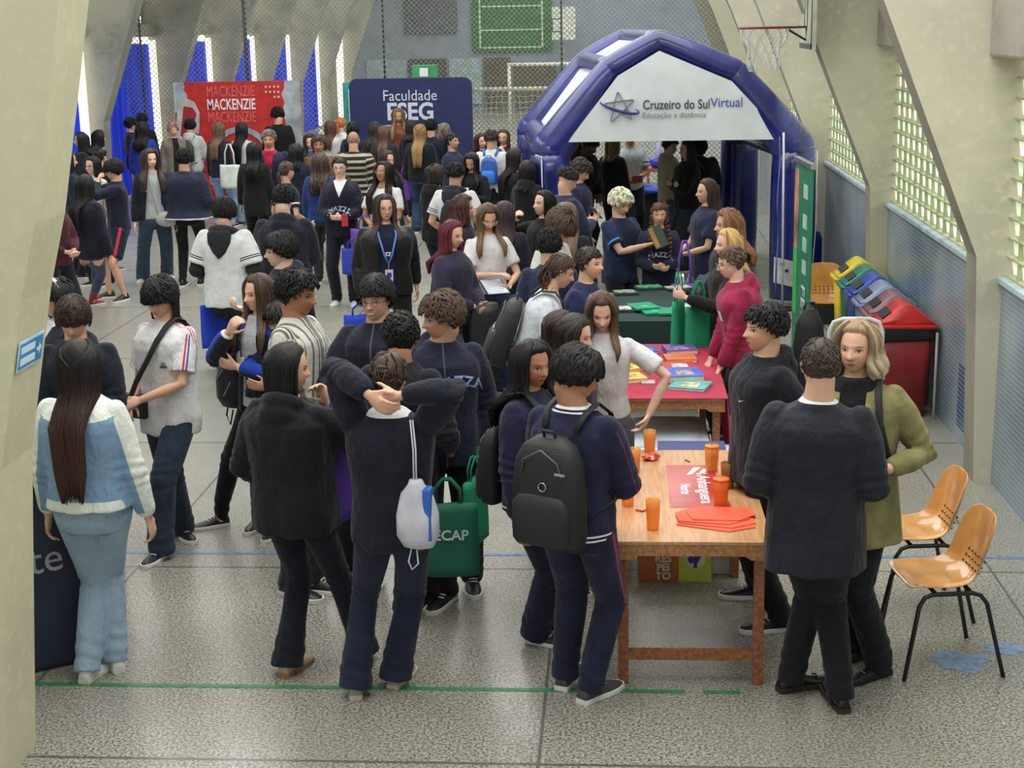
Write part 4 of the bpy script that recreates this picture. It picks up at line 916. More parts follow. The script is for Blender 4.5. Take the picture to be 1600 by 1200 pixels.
def shoe_template(kind):
    if kind in SHOE: return SHOE[kind]
    col, sole, acc = {'sneaker_white': ((226, 226, 224), (214, 210, 204), (150, 150, 156)), 'sneaker_black': ((26, 26, 28), (232, 230, 226), (220, 220, 220)), 'sneaker_mix': ((70, 70, 74), (232, 232, 230), (236, 236, 236)), 'black': ((22, 22, 24), (30, 30, 30), (60, 60, 62)), 'dress': ((20, 18, 20), (64, 38, 30), (30, 28, 30)), 'grey': ((150, 146, 140), (196, 186, 166), (120, 118, 112)), 'tan': ((190, 160, 130), (150, 116, 84), (160, 130, 100)), 'flat': ((18, 18, 20), (26, 24, 24), (120, 118, 110)), 'red': ((150, 40, 56), (230, 226, 224), (230, 226, 226))}[kind]
    prof = [(.062, .030, .0, .060), (.055, .034, 0, .085), (.03, .036, 0, .105), (-.01, .036, 0, .10), (-.05, .040, -.002, .078), (-.10, .047, -.004, .058), (-.15, .047, -.004, .046), (-.19, .038, -.004, .036), (-.212, .018, -.002, .026)]
    if kind in ('dress', 'flat'): prof = [(y*1.06, w_*.88, x, h*(.75 if kind == 'flat' and -.05 < y < .06 else .88)) for y, w_, x, h in prof]
    q = MB(); rg = []
    for y, w_, x, h in prof:
        a = np.arange(14)*2*PI/14; ca, sa = np.cos(a), np.sin(a); z = np.where(sa > 0, .018+(h-.018)*sa**.8 if False else .018+(h-.018)*np.abs(sa)**.7, .018-.008*np.abs(sa)); rg.append(np.stack([ca*w_*(1-.25*np.clip(sa, 0, 1))+x, np.full(14, y), z], 1))
    q.loft(rg); m_up = mat('shoe_'+kind, col, .45 if kind != 'dress' else .25, var=.04)
    up = q
    s = MB(); rg = []
    for z, k in ((0, .97), (.004, 1.03), (.022, 1.05), (.026, 1.0)):
        P = [(w_*k+x, y) for y, w_, x, h in prof]+[(-w_*k+x, y) for y, w_, x, h in prof[::-1]]
        rg.append([(a, b*1.02, z) for a, b in P])
    s.loft(rg)
    l = MB()
    if kind not in ('flat', 'dress', 'tan'):
        for y in (-.035, -.055, -.075, -.095): l.tube([(-.022, y+.006, .083+(y+.035)*.45), (0, y, .09+(y+.035)*.5), (.022, y+.006, .083+(y+.035)*.45)], .004, 5)
    else: l.tube([(-.02, -.12, .05), (0, -.125, .056), (.02, -.12, .05)], .004, 5)
    msole = mat('sole_'+kind, sole, .6, var=.04); mac = mat('laces_'+kind, acc, .6, var=0)
    a = up.build('shoe', m_up, None, True); b_ = s.build('sole', msole, None); c_ = l.build('laces', mac, None, True)
    SHOE[kind] = (a.data, b_.data, c_.data)
    for o in (a, b_, c_): bpy.data.objects.remove(o)
    return SHOE[kind]
def shoe(kind, parent, loc, rz, sc, rx=0, near=True):
    A, B, C = shoe_template(kind); o = bpy.data.objects.new('shoe', A); link(o, parent); o.location = loc; o.rotation_euler = (rx, 0, rz); o.scale = (sc, sc, sc)
    link(bpy.data.objects.new('sole', B), o)
    if near: link(bpy.data.objects.new('laces', C), o)
def wob(V, amp, seed, fs=(9, 9, 5)):
    r = np.random.RandomState(seed); out = np.zeros(len(V)); W = V*np.array(fs)
    for k in range(5):
        a = unit(r.randn(3)); b = r.rand()*6; f = 1.2*1.55**k; out += np.sin(W@a*f+b+1.3*np.sin(W@unit(r.randn(3))*f*.6+k))*(.75**k)
    return out*amp/2.2
# ---- hair
def build_hair(q, H, HH, st, rs, T, zs, backy, Rb):
    """q collects; H maps head units to metres; st style dict; T(p) body transform; returns lk values"""
    LK = []; kind = st['k']; th = st.get('th', .045); zf = st.get('front', .27); zside = st.get('side', -.02); znape = st.get('nape', -.28)
    na, ne = 48, 34; az = np.arange(na)*2*PI/na; el = np.linspace(-PI/2, PI/2, ne+2)[1:-1]; A, E = np.meshgrid(az, el); r, d = head_r(A, E)
    wa = np.abs(((A+PI) % (2*PI))-PI); zz = d[..., 2]*r
    line = np.interp(wa, np.radians([0, 35, 58, 70, 88, 100, 120, 180]), [zf, zf-.01, zf-.06, min(.12, zf), zside, zside-.03, znape, znape-.03])
    k = np.clip((zz-line)/.035+.5, 0, 1); rough = st.get('rough', .012)
    R = np.where(k > 0, r*(.94+.06*k)+th*k*(1+.3*np.clip(zz*2, 0, 1))+rough*k*np.sin(A*9+E*5)*np.sin(E*11+A*3), r*.90)
    P = d*R[..., None]; F = []
    for i in range(ne-1):
        for j in range(na): F.append((i*na+j, i*na+(j+1) % na, (i+1)*na+(j+1) % na, (i+1)*na+j))
    F.append(tuple(range(na-1, -1, -1))); F.append(tuple((ne-1)*na+j for j in range(na)))
    V = P.reshape(-1, 3); q.add(H(V), F); LK.append(np.stack([.35+.25*np.sin(A*14+E*4).ravel()**2, np.zeros(V.shape[0]), np.zeros(V.shape[0])], 1))
    def sp(a, e, o=0.0):
        rr, dd = head_r(np.array([a]), np.array([e])); return dd[0]*(rr[0]+o)
    def lock(P, rad, tipc=None, flat=.5, n=5, ref=(0, 0, 1)):
        n0 = q.n; q.tube(P, rad, n, flat=flat, ref=ref); m = q.n-n0; v = rs.rand(); L = len(P)
        g = np.repeat(np.linspace(0, 1, L), n); LK.append(np.stack([np.full(m, v), g if len(g) == m else np.zeros(m), np.zeros(m)], 1))
    U = HH
    if st.get('tufts', 0):
        for _ in range(int(st['tufts']*TK[0])):
            a = rs.uniform(-PI, PI); e = math.asin(rs.uniform(-.25, .99)); ln = st.get('tl', .35); p0 = sp(a, e)
            lz = np.interp(abs(a), np.radians([0, 35, 58, 70, 88, 100, 120, 180]), [zf, zf-.01, zf-.06, min(.12, zf), zside, zside-.03, znape, znape-.03])
            if p0[2] < lz+.03: continue
            # comb direction along the scalp
            part = st.get('part', 0); ca = a if abs(a) > .2 else a+(.4 if a > part else -.4)
            da = rs.normal(0, .35)+(st.get('sweep', 0)); de = -ln*1.7+rs.normal(0, .12)
            if st.get('curl'): da = rs.uniform(-1, 1); de = rs.uniform(-.6, .6)
            if e < .2: de *= .5; ln2 = ln*.6
            pts = []
            for i in range(4):
                u = i/3; aa = a+da*u*(.5 if e < 1.1 else 1.2); ee = e+de*u*.8
                o = th+.01+st.get('lift', .05)*math.sin(min(u*2.2, PI*.9))*(.6+.6*rs.rand())
                pp = sp(aa, max(ee, -1.2), o)
                if pp[2] < lz-.06: pp[2] = lz-.06+.02*rs.rand()
                pts.append(pp)
            w0 = st.get('tw', .05)*U*(.7+.6*rs.rand())/TK[1]; lock(H(np.array(pts)), [w0*.6, w0, w0*.8, w0*.15], flat=.6, n=4)
    if st.get('long'):
        L = st['long']*zs; n = st.get('n', 34); wav = st.get('wave', 0); fw = st.get('frontlocks', 0); wd = st.get('w', .085)*U
        spread = st.get('spread', 0)
        for layer in range(2):
            for i in range(n):
                a = PI+(i/(n-1)-.5)*2*math.radians(st.get('arc', 112)-layer*14)+rs.normal(0, .03)      # azimuth from front
                aa = ((a+PI) % (2*PI))-PI; side = 1 if aa > 0 else -1
                pts = []
                for e in (1.35, 1.05, .7, .35, .05):
                    tt = (1.35-e)/1.3; az2 = side*(abs(aa)*tt+(1-tt)*min(abs(aa), 1.4)) ; pts.append(sp(az2, e, th+.012-.01*layer))
                HP = H(np.array(pts)); last = HP[-1].copy(); dirb = last-H(np.array([[0, .05, 0]]))[0]; dirb[2] = 0
                zend = T(np.array([[0, 0, L]]))[0][2]+rs.uniform(-.02, .03); z = last[2]; steps = 9; full = z-zend
                if full < .03: full = .03
                chain = [p for p in HP]; bx = last[0]; by = last[1]; front = abs(aa) < math.radians(st.get('frontaz', 0))
                shz = T(np.array([[0, 0, .83*zs]]))[0][2]
                for k2 in range(1, steps+1):
                    u = k2/steps; zc = z-full*u; tb = np.clip((shz+.03-zc)/.10, 0, 1)
                    ph = i*1.7+layer*2.1
                    ox = wav*U*math.sin(zc*(26 if wav < .12 else 40)+ph)*min(1, u*2); oy = wav*U*math.cos(zc*(26 if wav < .12 else 40)+ph)*min(1, u*2)
                    cx = T(np.array([[0, 0, .8*zs]]))[0]
                    if front:
                        ty = cx[1]-.075*zs-.02; tx = side*(.05+.03*(abs(aa)/1.5))*zs*1.0+cx[0]
                    else:
                        ty = cx[1]+backy*zs+.012+.01*(1-layer); tx = cx[0]+(last[0]-cx[0])*(.95+spread*u)*1.0
                    nx = bx*(1-tb)+tx*tb; ny = (by*(1-tb)+max(ty, by-.06)*tb) if not front else (by*(1-tb)+ty*tb)
                    pinch = 1-st.get('pinch', .12)*u
                    chain.append(np.array([(nx-cx[0])*pinch+cx[0]+ox, ny+oy*.6, zc]))
                m = len(chain); rad = [wd*(.5+.5*min(1, k2/3)) for k2 in range(m)]; rad[-1] = wd*.18; rad[-2] = wd*.6
                lock(np.array(chain), rad, flat=.42, n=5, ref=tuple(dirb/np.linalg.norm(dirb)) if False else (0, 0, 1))
    if st.get('tail'):
        c = np.array(st.get('tailpos', (0, .44, .12))); n = 22; L = st['tail']*U; wv = st.get('twave', .02); fat = st.get('tfat', .09)
        q.ell(H(np.array([c*.97]))[0], (.07*U,)*3, 10, 8); LK.append(np.full((70, 3), .2)*[1, 0, 0])
        for i in range(n):
            a = i*2*PI/n; rr = fat*(.4+.6*rs.rand()); pts = []
            base = H(np.array([c]))[0]
            bd = unit((H(np.array([c+[0, .1, 0]]))[0]-base))
            for k2 in range(9):
                u = k2/8; off = rr*U*math.sin(min(1, u*2.2)*PI/2)*(1-.5*u)*1.6
                p = base+bd*(.12*U*math.sin(min(1, u*3)*PI/2))+np.array([math.cos(a)*off+wv*U*math.sin(u*14+i), math.sin(a)*off*.7+wv*U*math.cos(u*12+i*2), -L*max(0, u-.03)]); pts.append(p)
            lock(np.array(pts), [.03*U, .045*U, .05*U, .05*U, .05*U, .045*U, .04*U, .03*U, .01*U], n=5)
    if st.get('braids'):
        for s in (-1, 1):
            pts = H(np.array([[s*.33, .02, -.1], [s*.36, -.05, -.4]])); cx = T(np.array([[s*.062*zs, -.09*zs, .76*zs], [s*.058*zs, -.098*zs, .62*zs]]))
            path = np.concatenate([pts, cx]); 
            for k2 in range(16):
                u = k2/15*3; i = min(int(u), 2); f = u-i; p = path[i]*(1-f)+path[i+1]*f
                for sg in (-1, 1): q.ell(p+np.array([sg*.008, 0, sg*.004]), (.014, .013, .017), 8, 6); LK.append(np.full((40, 3), rs.rand())*[1, 1, 0])
    if st.get('bun'):
        c = H(np.array([st.get('bunpos', (0, .36, .3))]))[0]; q.ell(c, (.15*U, .14*U, .13*U), 12, 9); LK.append(np.full((96, 3), .3)*[1, 0, 0])
        for k2 in range(14):
            a0 = rs.rand()*6; pts = [c+.14*U*unit(np.array([math.cos(a0+u*2.5), math.sin(a0+u*2.5)*math.cos(k2), math.sin(a0+u*2.5)*math.sin(k2)])) for u in np.linspace(0, 1, 6)]; lock(np.array(pts), [.01*U, .035*U, .04*U, .04*U, .03*U, .01*U])
    if st.get('curls'):
        for _ in range(st['curls']):
            a = rs.uniform(-PI, PI); e = math.asin(rs.uniform(-.1, .99)); p0 = sp(a, e, th+.01)
            lz = np.interp(abs(a), np.radians([0, 35, 58, 70, 88, 100, 120, 180]), [zf, zf-.01, zf-.07, .1, zside, zside-.03, znape, znape-.03])
            if p0[2] < lz+.02: continue
            t1 = unit(np.cross(p0, rs.randn(3))); t2 = unit(np.cross(p0, t1)); rr = .05*(.7+.5*rs.rand())
            pts = [p0*(1+.03*math.sin(v))+t1*rr*math.cos(v)+t2*rr*math.sin(v) for v in np.linspace(0, 5.2, 8)]
            lock(H(np.array(pts)), [.01*U]+[.026*U]*6+[.01*U], n=5)
    return np.concatenate(LK) if LK else None
# ---- one person
NP_ = [0]
INFO = {}
def person(key, px, py, h, face, label, skin='light', hair=None, hc=(30, 26, 26), hc2=None, top=None, legs=None, shoes='sneaker_black', al='down', ar='down', lean=0, hp=8, hy=0, hr=0, bw=1.0, fem=True, feet=None, stance=.06, twist=0, glasses=None, smile=False, shut=False, curl=None, hz=0, dist=None):
    """al: arm on local -X side (image left when facing the camera), ar: arm on local +X side"""
    NP_[0] += 1; seed = NP_[0]; rs = np.random.RandomState(seed*13+5); hair = hair or HAIR['short']; top = top or hoodie(); legs = legs or pants()
    hipc = np.array([0, 0, .51*h]); RL = R3('X', lean)
    def T(P): return (np.asarray(P, float)-hipc)@RL.T+hipc
    HH = .132*h*(1.03 if not fem else 1.0); topth = hair.get('th', .045)
    RH = RL@R3('Z', 0)@R3('Z', hy)@R3('X', hp-lean*.6)@R3('Y', hr)
    neckb = T([[0, .004*h, .842*h]])[0]; hcen = T([[0, -.004*h, h-(.5+topth*1.0)*HH]])[0]+np.array([0, -math.sin(math.radians(hp))*.18*HH, 0])
    def H(P): return np.asarray(P, float)*HH@RH.T+hcen
    topz = H([[0, .05, .5+topth]])[0]; ztop = topz[2]
    # place so that the crown of the head falls where the photograph shows it
    W = gp(px, py, ztop); th = math.radians(face); c, s = math.cos(th), math.sin(th); ox, oy = topz[0], topz[1]
    root = Vector((W.x-(c*ox-s*oy), W.y-(s*ox+c*oy), 0)); D = root.y
    near = D < 9.3; mid = D < 14; TK[0], TK[1] = (2.0, 1.55) if mid else (1.0, 1.15)
    vb = .0068 if near else (.010 if mid else .014); vc = .0095 if near else (.013 if mid else .018)
    t = empty('person', root, th, label, 'person')
    def loc(wx, wy): dx, dy = wx-root.x, wy-root.y; return (c*dx+s*dy, -s*dx+c*dy)
    # legs
    if feet:
        fl_ = [loc(gp(*f[:2]).x, gp(*f[:2]).y) for f in feet]; fr_ = [(math.radians(f[2])-th) if len(f) > 2 else 0 for f in feet]
        pr = sorted(zip(fl_, fr_), key=lambda v: v[0][0]); FT = [v[0] for v in pr]; FR = [v[1] for v in pr]
    else: st2 = rs.uniform(-.04, .04)*h; FT = [(-stance*h, st2), (stance*h, -st2)]; FR = [-.18, .18]
    AN = []; KN = []; HP_ = []
    for i, sd in enumerate((-1, 1)):
        hp_ = np.array([sd*.052*h*bw, 0, .505*h]); an = np.array([FT[i][0], FT[i][1]+.0, .052*h]); D3 = np.linalg.norm(an-hp_); k = max(1, D3/(.484*h)); kn, an2 = ik(hp_, an, .245*h*k, .24*h*k, (math.sin(FR[i])*1.0, -1, 0.05)); AN.append(an); KN.append(kn); HP_.append(hp_)
    # arms
    SH = []; EL = []; WR = []; HD = []
    for i, (sd, spec) in enumerate(((-1, al), (1, ar))):
        sp_ = ARMS[spec] if isinstance(spec, str) else spec; tg = np.array([sp_[0][0]*sd, sp_[0][1], sp_[0][2]])*h; S = T([[sd*(.091 if fem else .098)*h*(.35+.65*bw), .008*h, .797*h]])[0]
        if not (isinstance(spec, str) and spec in ('down', 'grip', 'swing', 'pocket', 'table')): tg = T([tg])[0]
        if isinstance(spec, str) and spec == 'down': tg = tg+np.array([sd*max(0, bw-1)*.1*h, -math.sin(math.radians(lean))*.2*h, 0])
        pole = np.array([sp_[1][0]*sd, sp_[1][1], sp_[1][2]]); e, w2 = ik(S, tg, .178*h, .15*h, pole); SH.append(S); EL.append(e); WR.append(w2)
        pn = np.array([sp_[3][0]*sd, sp_[3][1], sp_[3][2]]); HD.append((pn, sp_[2]))
    fem_s = .93 if fem else 1.0
    # body
    q = MB(); B = lambda z, w_, d, y=0: T(ring((0, y*h, z*h), w_*h*bw, d*h*bw, 24))
    q.loft([B(.46, .075, .055), B(.50, .088, .06), (B(.56, .078, .055)), B(.62, .07, .05), B(.70, .08, .055), B(.765, .085, .056), B(.80, .075, .048), B(.825, .05, .038), B(.845, .034, .034)])
    nb = [T([[0, .008*h, .80*h]])[0], T([[0, .006*h, .84*h]])[0], H([[0, .10, -.30]])[0], H([[0, .12, -.05]])[0]]
    nr = (.031 if fem else .036)*h; q.tube(nb, [nr*1.5, nr*1.08, nr, nr], 16, rnd=True)
    for i, sd in enumerate((-1, 1)):
        S, E_, W_ = SH[i], EL[i], WR[i]; k = (.92 if fem else 1.05)*(.5+.5*bw)
        q.tube([S, S*.5+E_*.5, E_, E_*.65+W_*.35, W_], [.029*h*k, .026*h*k, .0215*h*k, .0215*h*k, .0145*h*k], 12, rnd=True)
        d = unit(W_-E_); hand(q, W_, d, HD[i][0], (-sd, -.6, .6) if abs(d[2]) < .7 else (0, -1, 0), .108*h*(.95 if fem else 1.05), HD[i][1])
        hp_, kn, an = HP_[i], KN[i], AN[i]; q.tube([hp_, hp_*.5+kn*.5, kn, kn*.65+an*.35, an, an+np.array([0, 0, -.02*h])], [.050*h, .042*h, .030*h, .031*h, .019*h, .022*h], 12, rnd=True)
    HV, HF = head_template(fem)
    def post_body(V, N): return V, {'hc': np.tile([0, 0, -5.], (len(V), 1))}, (H(HV), HF, {'hc': HV})
    brow = tuple(int(v*.8) for v in hc) if sum(hc) < 300 else (110, 84, 60)
    job(q, 'body', [skin_mat(skin, brow, smile, shut)], (t, None), vb, post_body, 3)
    # trousers or shorts or skirt
    L = legs; kL = {'slim': (.058, .044, .040, .034, .027), 'straight': (.062, .050, .045, .041, .038), 'wide': (.062, .053, .048, .048, .051), 'flare': (.059, .046, .038, .040, .049), 'leggings': (.054, .043, .034, .034, .022), 'shorts': (.066, .066, .064, 0, 0)}[L['k']]
    q = MB()
    Bz = lambda z, w_, d: ring((0, .004*h, z*h), w_*h*bw, d*h*bw, 24)
    q.loft([Bz(.455, .088, .062), Bz(.48, .097, .07), Bz(.52, .097, .07), Bz(.57, .088, .063), Bz(.60, .083, .06)])
    for i, sd in enumerate((-1, 1)):
        hp_, kn, an = HP_[i], KN[i], AN[i]; hem = an+np.array([0, .006*h, -.028*h if L['k'] in ('wide', 'flare') else (-.004*h if L['k'] == 'leggings' else -.024*h)])
        if L['k'] == 'shorts': q.tube([hp_, hp_*.5+kn*.5, hp_*.12+kn*.88], [kL[0]*h, kL[1]*h, kL[2]*h], 16)
        else: q.tube([hp_+[0, 0, .01*h], hp_*.5+kn*.5, kn, kn*.6+an*.4, kn*.2+an*.8, hem], [kL[0]*h, kL[1]*h*1.02, kL[2]*h, (kL[2]*.4+kL[3]*.6)*h, kL[3]*h*.5+kL[4]*h*.5, kL[4]*h], 16)
    def post_legs(V, N):
        a = [seg_info(V, HP_[i], KN[i]) for i in (0, 1)]; b2 = [seg_info(V, KN[i], AN[i]) for i in (0, 1)]
        dd = np.stack([a[0][1], b2[0][1], a[1][1], b2[1][1]], 1); w_ = dd.argmin(1); tt = np.choose(w_, [a[0][0], 1+b2[0][0], a[1][0], 1+b2[1][0]])
        sd = np.where(w_ < 2, -1, 1); rr = np.stack([a[0][2], b2[0][2], a[1][2], b2[1][2]], 1)[np.arange(len(V)), w_]; rr /= np.maximum(np.linalg.norm(rr, axis=1), 1e-6)[:, None]
        cs = rr[:, 0]*sd
        bunch = np.where(tt > 1.55, np.sin(tt*34+V[:, 0]*20)*.0035, 0)*np.clip((tt-1.55)*3, 0, 1) if L['k'] != 'leggings' else 0
        kne = np.exp(-((tt-1)/.16)**2)*np.sin(tt*48+V[:, 0]*30)*.003
        V2 = V+N*(wob(V, .0045 if L['k'] != 'leggings' else .001, seed, (8, 8, 4))+bunch+kne)[:, None]
        return V2, {'tc': V/h, 'ac': np.stack([tt, cs, np.zeros(len(V))], 1)}, None
    job(q, L.get('name', 'trousers'), [cloth_mat(L['c'], L.get('zones', ()), L.get('rough', .85))], (t, None), vc, post_legs)
    # shoes
    for i in (0, 1):
        if shoes: shoe(shoes, t, (FT[i][0], FT[i][1], 0), FR[i], h/1.72*(.93 if fem else 1.04), near=mid)
    # top
    tp = top; lo = tp.get('loose', .012); z0 = tp.get('z0', .47); hw = tp.get('hemw', .0); cl = tp.get('collar', .840)
    q = MB(); o = lo
    C_ = lambda z, w_, d, y=0: T(ring((0, y*h, z*h), (w_*bw+o)*h, (d*bw+o*.9)*h, 28, 2.5))
    rings = [C_(z0, .088+hw, .064+hw)]
    for z, w_, d in ((.50, .092, .066), (.56, .087, .063), (.62, .080, .060), (.69, .087, .065), (.75, .094, .068)):
        if z > z0+.02: rings.append(C_(z, w_+hw*.5*(1-(z-z0)*3 if z-z0 < .33 else 0), d))
    rings += [C_(.780, .094, .062), T(ring((0, .002*h, .806*h), (.088*bw+o*.6)*h, (.050*bw+o*.7)*h, 28)), T(ring((0, .004*h, .824*h), (.062*bw+o*.5)*h, (.042+o*.5)*h, 28)), T(ring((0, .005*h, .838*h), (.045+o*.4)*h, (.038+o*.4)*h, 28)), T(ring((0, .006*h, (cl+.008)*h), (.037+o*.25)*h, (.035+o*.25)*h, 28))]
    q.loft(rings)
    sl = tp.get('sleeve', 'long'); ao = o*.5
    kk = (.92 if fem else 1.05)*(.5+.5*bw)
    for i, sd in enumerate((-1, 1)):
        S, E_, W_ = SH[i], EL[i], WR[i]; up = unit(S-E_)
        if sl == 'long':
            we = E_*.06+W_*.94
            q.tube([S+np.array([-sd*.02*h, 0, -.004*h]), S*.9+E_*.1, S*.7+E_*.3, S*.4+E_*.6, E_, E_*.6+W_*.4, E_*.2+W_*.8, we], [(.027*kk+ao*.5)*h, (.031*kk+ao*.75)*h, (.033*kk+ao)*h, (.031*kk+ao)*h, (.028*kk+ao)*h, (.026*kk+ao*.9)*h, (.022*kk+ao*.8)*h, (.018*kk+ao*.45)*h], 16, rnd=False)
            q.ell(S, np.array([.029*kk+ao*.62]*3)*h, 14, 10)
        elif sl == 'short':
            e2 = S*.28+E_*.72 if not tp.get('sl') else S*(1-tp['sl'])+E_*tp['sl']; q.tube([S+np.array([-sd*.02*h, 0, -.006*h]), S*.85+e2*.15, S*.6+e2*.4, e2], [(.027*kk+ao*.5)*h, (.031*kk+ao*.8)*h, (.034*kk+ao)*h, (.035*kk+ao*1.3)*h], 16); q.ell(S, np.array([.029*kk+ao*.65]*3)*h, 14, 10)
    if tp.get('hood'):
        pts = []
        for a in np.linspace(-150, 150, 15):
            r = math.radians(a); pts.append(T([[math.sin(r)*.058*h, (.012+math.cos(r)*.052)*h, (.838+.012*math.cos(r)-.02*(1-math.cos(r))*.6)*h]])[0])
        q.tube(pts, [(.014+.012*max(0, math.cos(math.radians(a))))*h for a in np.linspace(-150, 150, 15)], 10, rnd=True)
        q.ell(T([[0, .070*h, .808*h]])[0], (.062*h, .030*h, .042*h), 14, 10)
    def post_top(V, N, sk=seed, inner=False):
        b = (V-hipc)@RL+hipc; tc = b/h; n = len(V); tt = np.zeros(n); cs = np.zeros(n); am = np.zeros(n); best = np.full(n, 9.)
        if not inner:
            for i, sd in enumerate((-1, 1)):
                for j, (A_, B_) in enumerate(((SH[i], EL[i]), (EL[i], WR[i]))):
                    t_, r_, v_ = seg_info(V, A_, B_); lim = (.060+o)*h if j == 0 else 9
                    inn = (np.abs(tc[:, 0]) < .088*bw) & (tc[:, 2] < .80) & (r_ > (.036+ao)*h) & (tc[:, 2] > z0-.02) if True else False
                    ok = (r_ < best) & (r_ < (.050*kk+ao+.008)*h) & ((t_ > .02) | (j == 1)) & ~(inn & (j == 0))
                    dr = v_/np.maximum(r_, 1e-6)[:, None]; ax_ = unit(B_-A_); out = np.array([sd, 0, .35]); out = unit(out-ax_*out.dot(ax_))
                    tt[ok] = t_[ok]+j; cs[ok] = (dr@out)[ok]; am[ok] = 1; best[ok] = r_[ok]
        amp = tp.get('fold', .0055)
        elb = np.where(am > .5, np.exp(-((tt-1)/.28)**2)*np.sin(tt*38+tc[:, 1]*60)*.004, 0)
        hemf = np.where(am < .5, np.clip((.60-tc[:, 2])/.14, 0, 1)*np.sin(np.arctan2(tc[:, 0], tc[:, 1])*7+sk)*.005, 0)
        V2 = V+N*((wob(b, amp, sk, (7, 7, 4.5))+wob(b, amp*.45, sk+50, (16, 16, 9)))+elb+hemf)[:, None]
        return V2, {'tc': tc, 'ac': np.stack([tt, cs, am], 1)}, None
    cut = None
    if tp.get('open'):
        w0, w1 = tp['open']                                     # half widths of the opening at hem and neck (in heights)
        def cut(ob):
            bm = bmesh.new(); bm.from_mesh(ob.data); zl, zu = z0*h, .86*h
            nl = []
            for sd in (-1, 1):
                a = T([[sd*w0*h, 0, zl]])[0]; b3 = T([[sd*w1*h, 0, zu]])[0]; a2 = T([[sd*w0*h, -1, zl]])[0]
                n_ = Vector(np.cross(b3-a, a2-a)).normalized(); 
                if n_.x*sd < 0: n_ = -n_
                g = [v for v in bm.verts]; bmesh.ops.bisect_plane(bm, geom=bm.verts[:]+bm.edges[:]+bm.faces[:], plane_co=Vector(a), plane_no=n_); nl.append((Vector(a), n_))
            y0_ = Vector(T([[0, -.012*h, .6*h]])[0]); yn = Vector(RL@np.array([0, 1, 0.]))
            dl = [f for f in bm.faces if all((f.calc_center_median()-a).dot(n_) < 0 for a, n_ in nl) and (f.calc_center_median()-y0_).dot(yn) < 0 and ((f.calc_center_median().z < hcen[2]))
                  and seg_far(np.array(f.calc_center_median()))]
            bmesh.ops.delete(bm, geom=dl, context='FACES'); bm.to_mesh(ob.data); bm.free()
            sm = ob.modifiers.new('thick', 'SOLIDIFY'); sm.thickness = .006; sm.offset = -1
        def seg_far(p):
            for i in (0, 1):
                t_, r_, _ = seg_info(p[None], EL[i], WR[i])
                if r_[0] < (.034*kk+ao)*h: return False
            return True
    job(q, tp.get('name', 'top'), [cloth_mat(tp['c'], tp.get('zones', ()), tp.get('rough', .85))], (t, cut), vc, post_top)
    if tp.get('open') or tp.get('inner'):
        q2 = MB(); oi = .004
        Ci = lambda z, w_, d: T(ring((0, 0, z*h), (w_*bw+oi)*h, (d*bw+oi)*h, 28, 2.4))
        zi = tp.get('zi', .50)
        q2.loft([Ci(zi, .092, .068)]+[Ci(z, w_, d) for z, w_, d in ((.56, .087, .063), (.62, .080, .060), (.69, .087, .065), (.75, .093, .066)) if z > zi+.02]+[Ci(.785, .088, .058), Ci(.812, .068, .046), Ci(.832, .046, .041), Ci(.848, .040, .038)])
        job(q2, tp.get('iname', 'shirt'), [cloth_mat(tp['inner'], tp.get('izones', ()), .85)], (t, None), vc, lambda V, N: (V+N*wob(V, .003, seed+9, (8, 8, 4))[:, None], {'tc': ((V-hipc)@RL+hipc)/h, 'ac': np.zeros((len(V), 3))}, None))
    # extras on the chest
    if tp.get('text'):
        body, size, z, col = tp['text'][:4]; sy = -1 if not tp.get('textback') else 1
        yy = -(.066*bw+o*.9)*h-.012; P = T([[tp.get('tx', 0)*h, yy, z*h]])[0]
        Mx = Matrix.Translation(P) @ Matrix.Rotation(math.radians(lean-4), 4, 'X') @ Matrix.Rotation(PI/2, 4, 'X')
        o3 = text_mesh('lettering', body, size*h, mat('print_'+'_'.join(map(str, col)), col, .6, var=0), t, None, sx=1.0, bold=.0022 if size > .02 else 0, sp=1.05)
        V = np.zeros(len(o3.data.vertices)*3); o3.data.vertices.foreach_get('co', V); V = V.reshape(-1, 3); V[:, 1] -= tp.get('arch', 2.2)*V[:, 0]**2; V[:, 2] -= 3.2*V[:, 0]**2; o3.data.vertices.foreach_set('co', V.ravel()); o3.data.update(); o3.matrix_local = Mx; SNAP.append((o3, t, P[1]))
    # hair
    q = MB(); backy = .068*bw+o+.012+(.02 if tp.get('hood') else 0)
    LK = build_hair(q, H, HH, hair, rs, T, h, backy, RL)
    ho = q.build('hair', hair_mat(hc, hc2), t, True); set_attr(ho.data, 'lk', LK[:q.n] if len(LK) >= q.n else np.concatenate([LK, np.full((q.n-len(LK), 3), .4)]))
    if hair.get('band'):
        q = MB(); q.tube(H(np.array([[.37*math.sin(a), .03, .07+.46*math.cos(a)] for a in np.linspace(-1.6, 1.6, 20)])), .018*HH/.132*.6, 8); q.build('headband', mat('white_headband', (230, 230, 230), .5), t, True)
    if glasses:
        q = MB(); r = .075
        for sd in (-1, 1):
            q.tube(H(np.array([[sd*.15+r*1.15*math.cos(a), -.44+.03*abs(math.cos(a)), .01+r*.85*math.sin(a)] for a in np.linspace(0, 2*PI, 17)])), .0022, 5)
            q.tube(H(np.array([[sd*.235, -.42, .02], [sd*.33, -.2, .02], [sd*.34, .0, .0]])), .0022, 5)
        q.tube(H(np.array([[-.07, -.455, .02], [0, -.47, .03], [.07, -.455, .02]])), .0022, 5); q.build('glasses', mat('frame_'+'_'.join(map(str, glasses)), glasses, .3, var=0), t, True)
    rot = Matrix.Rotation(th, 4, 'Z'); MW = Matrix.Translation(root) @ rot
    def wp(p): return MW @ Vector(p)
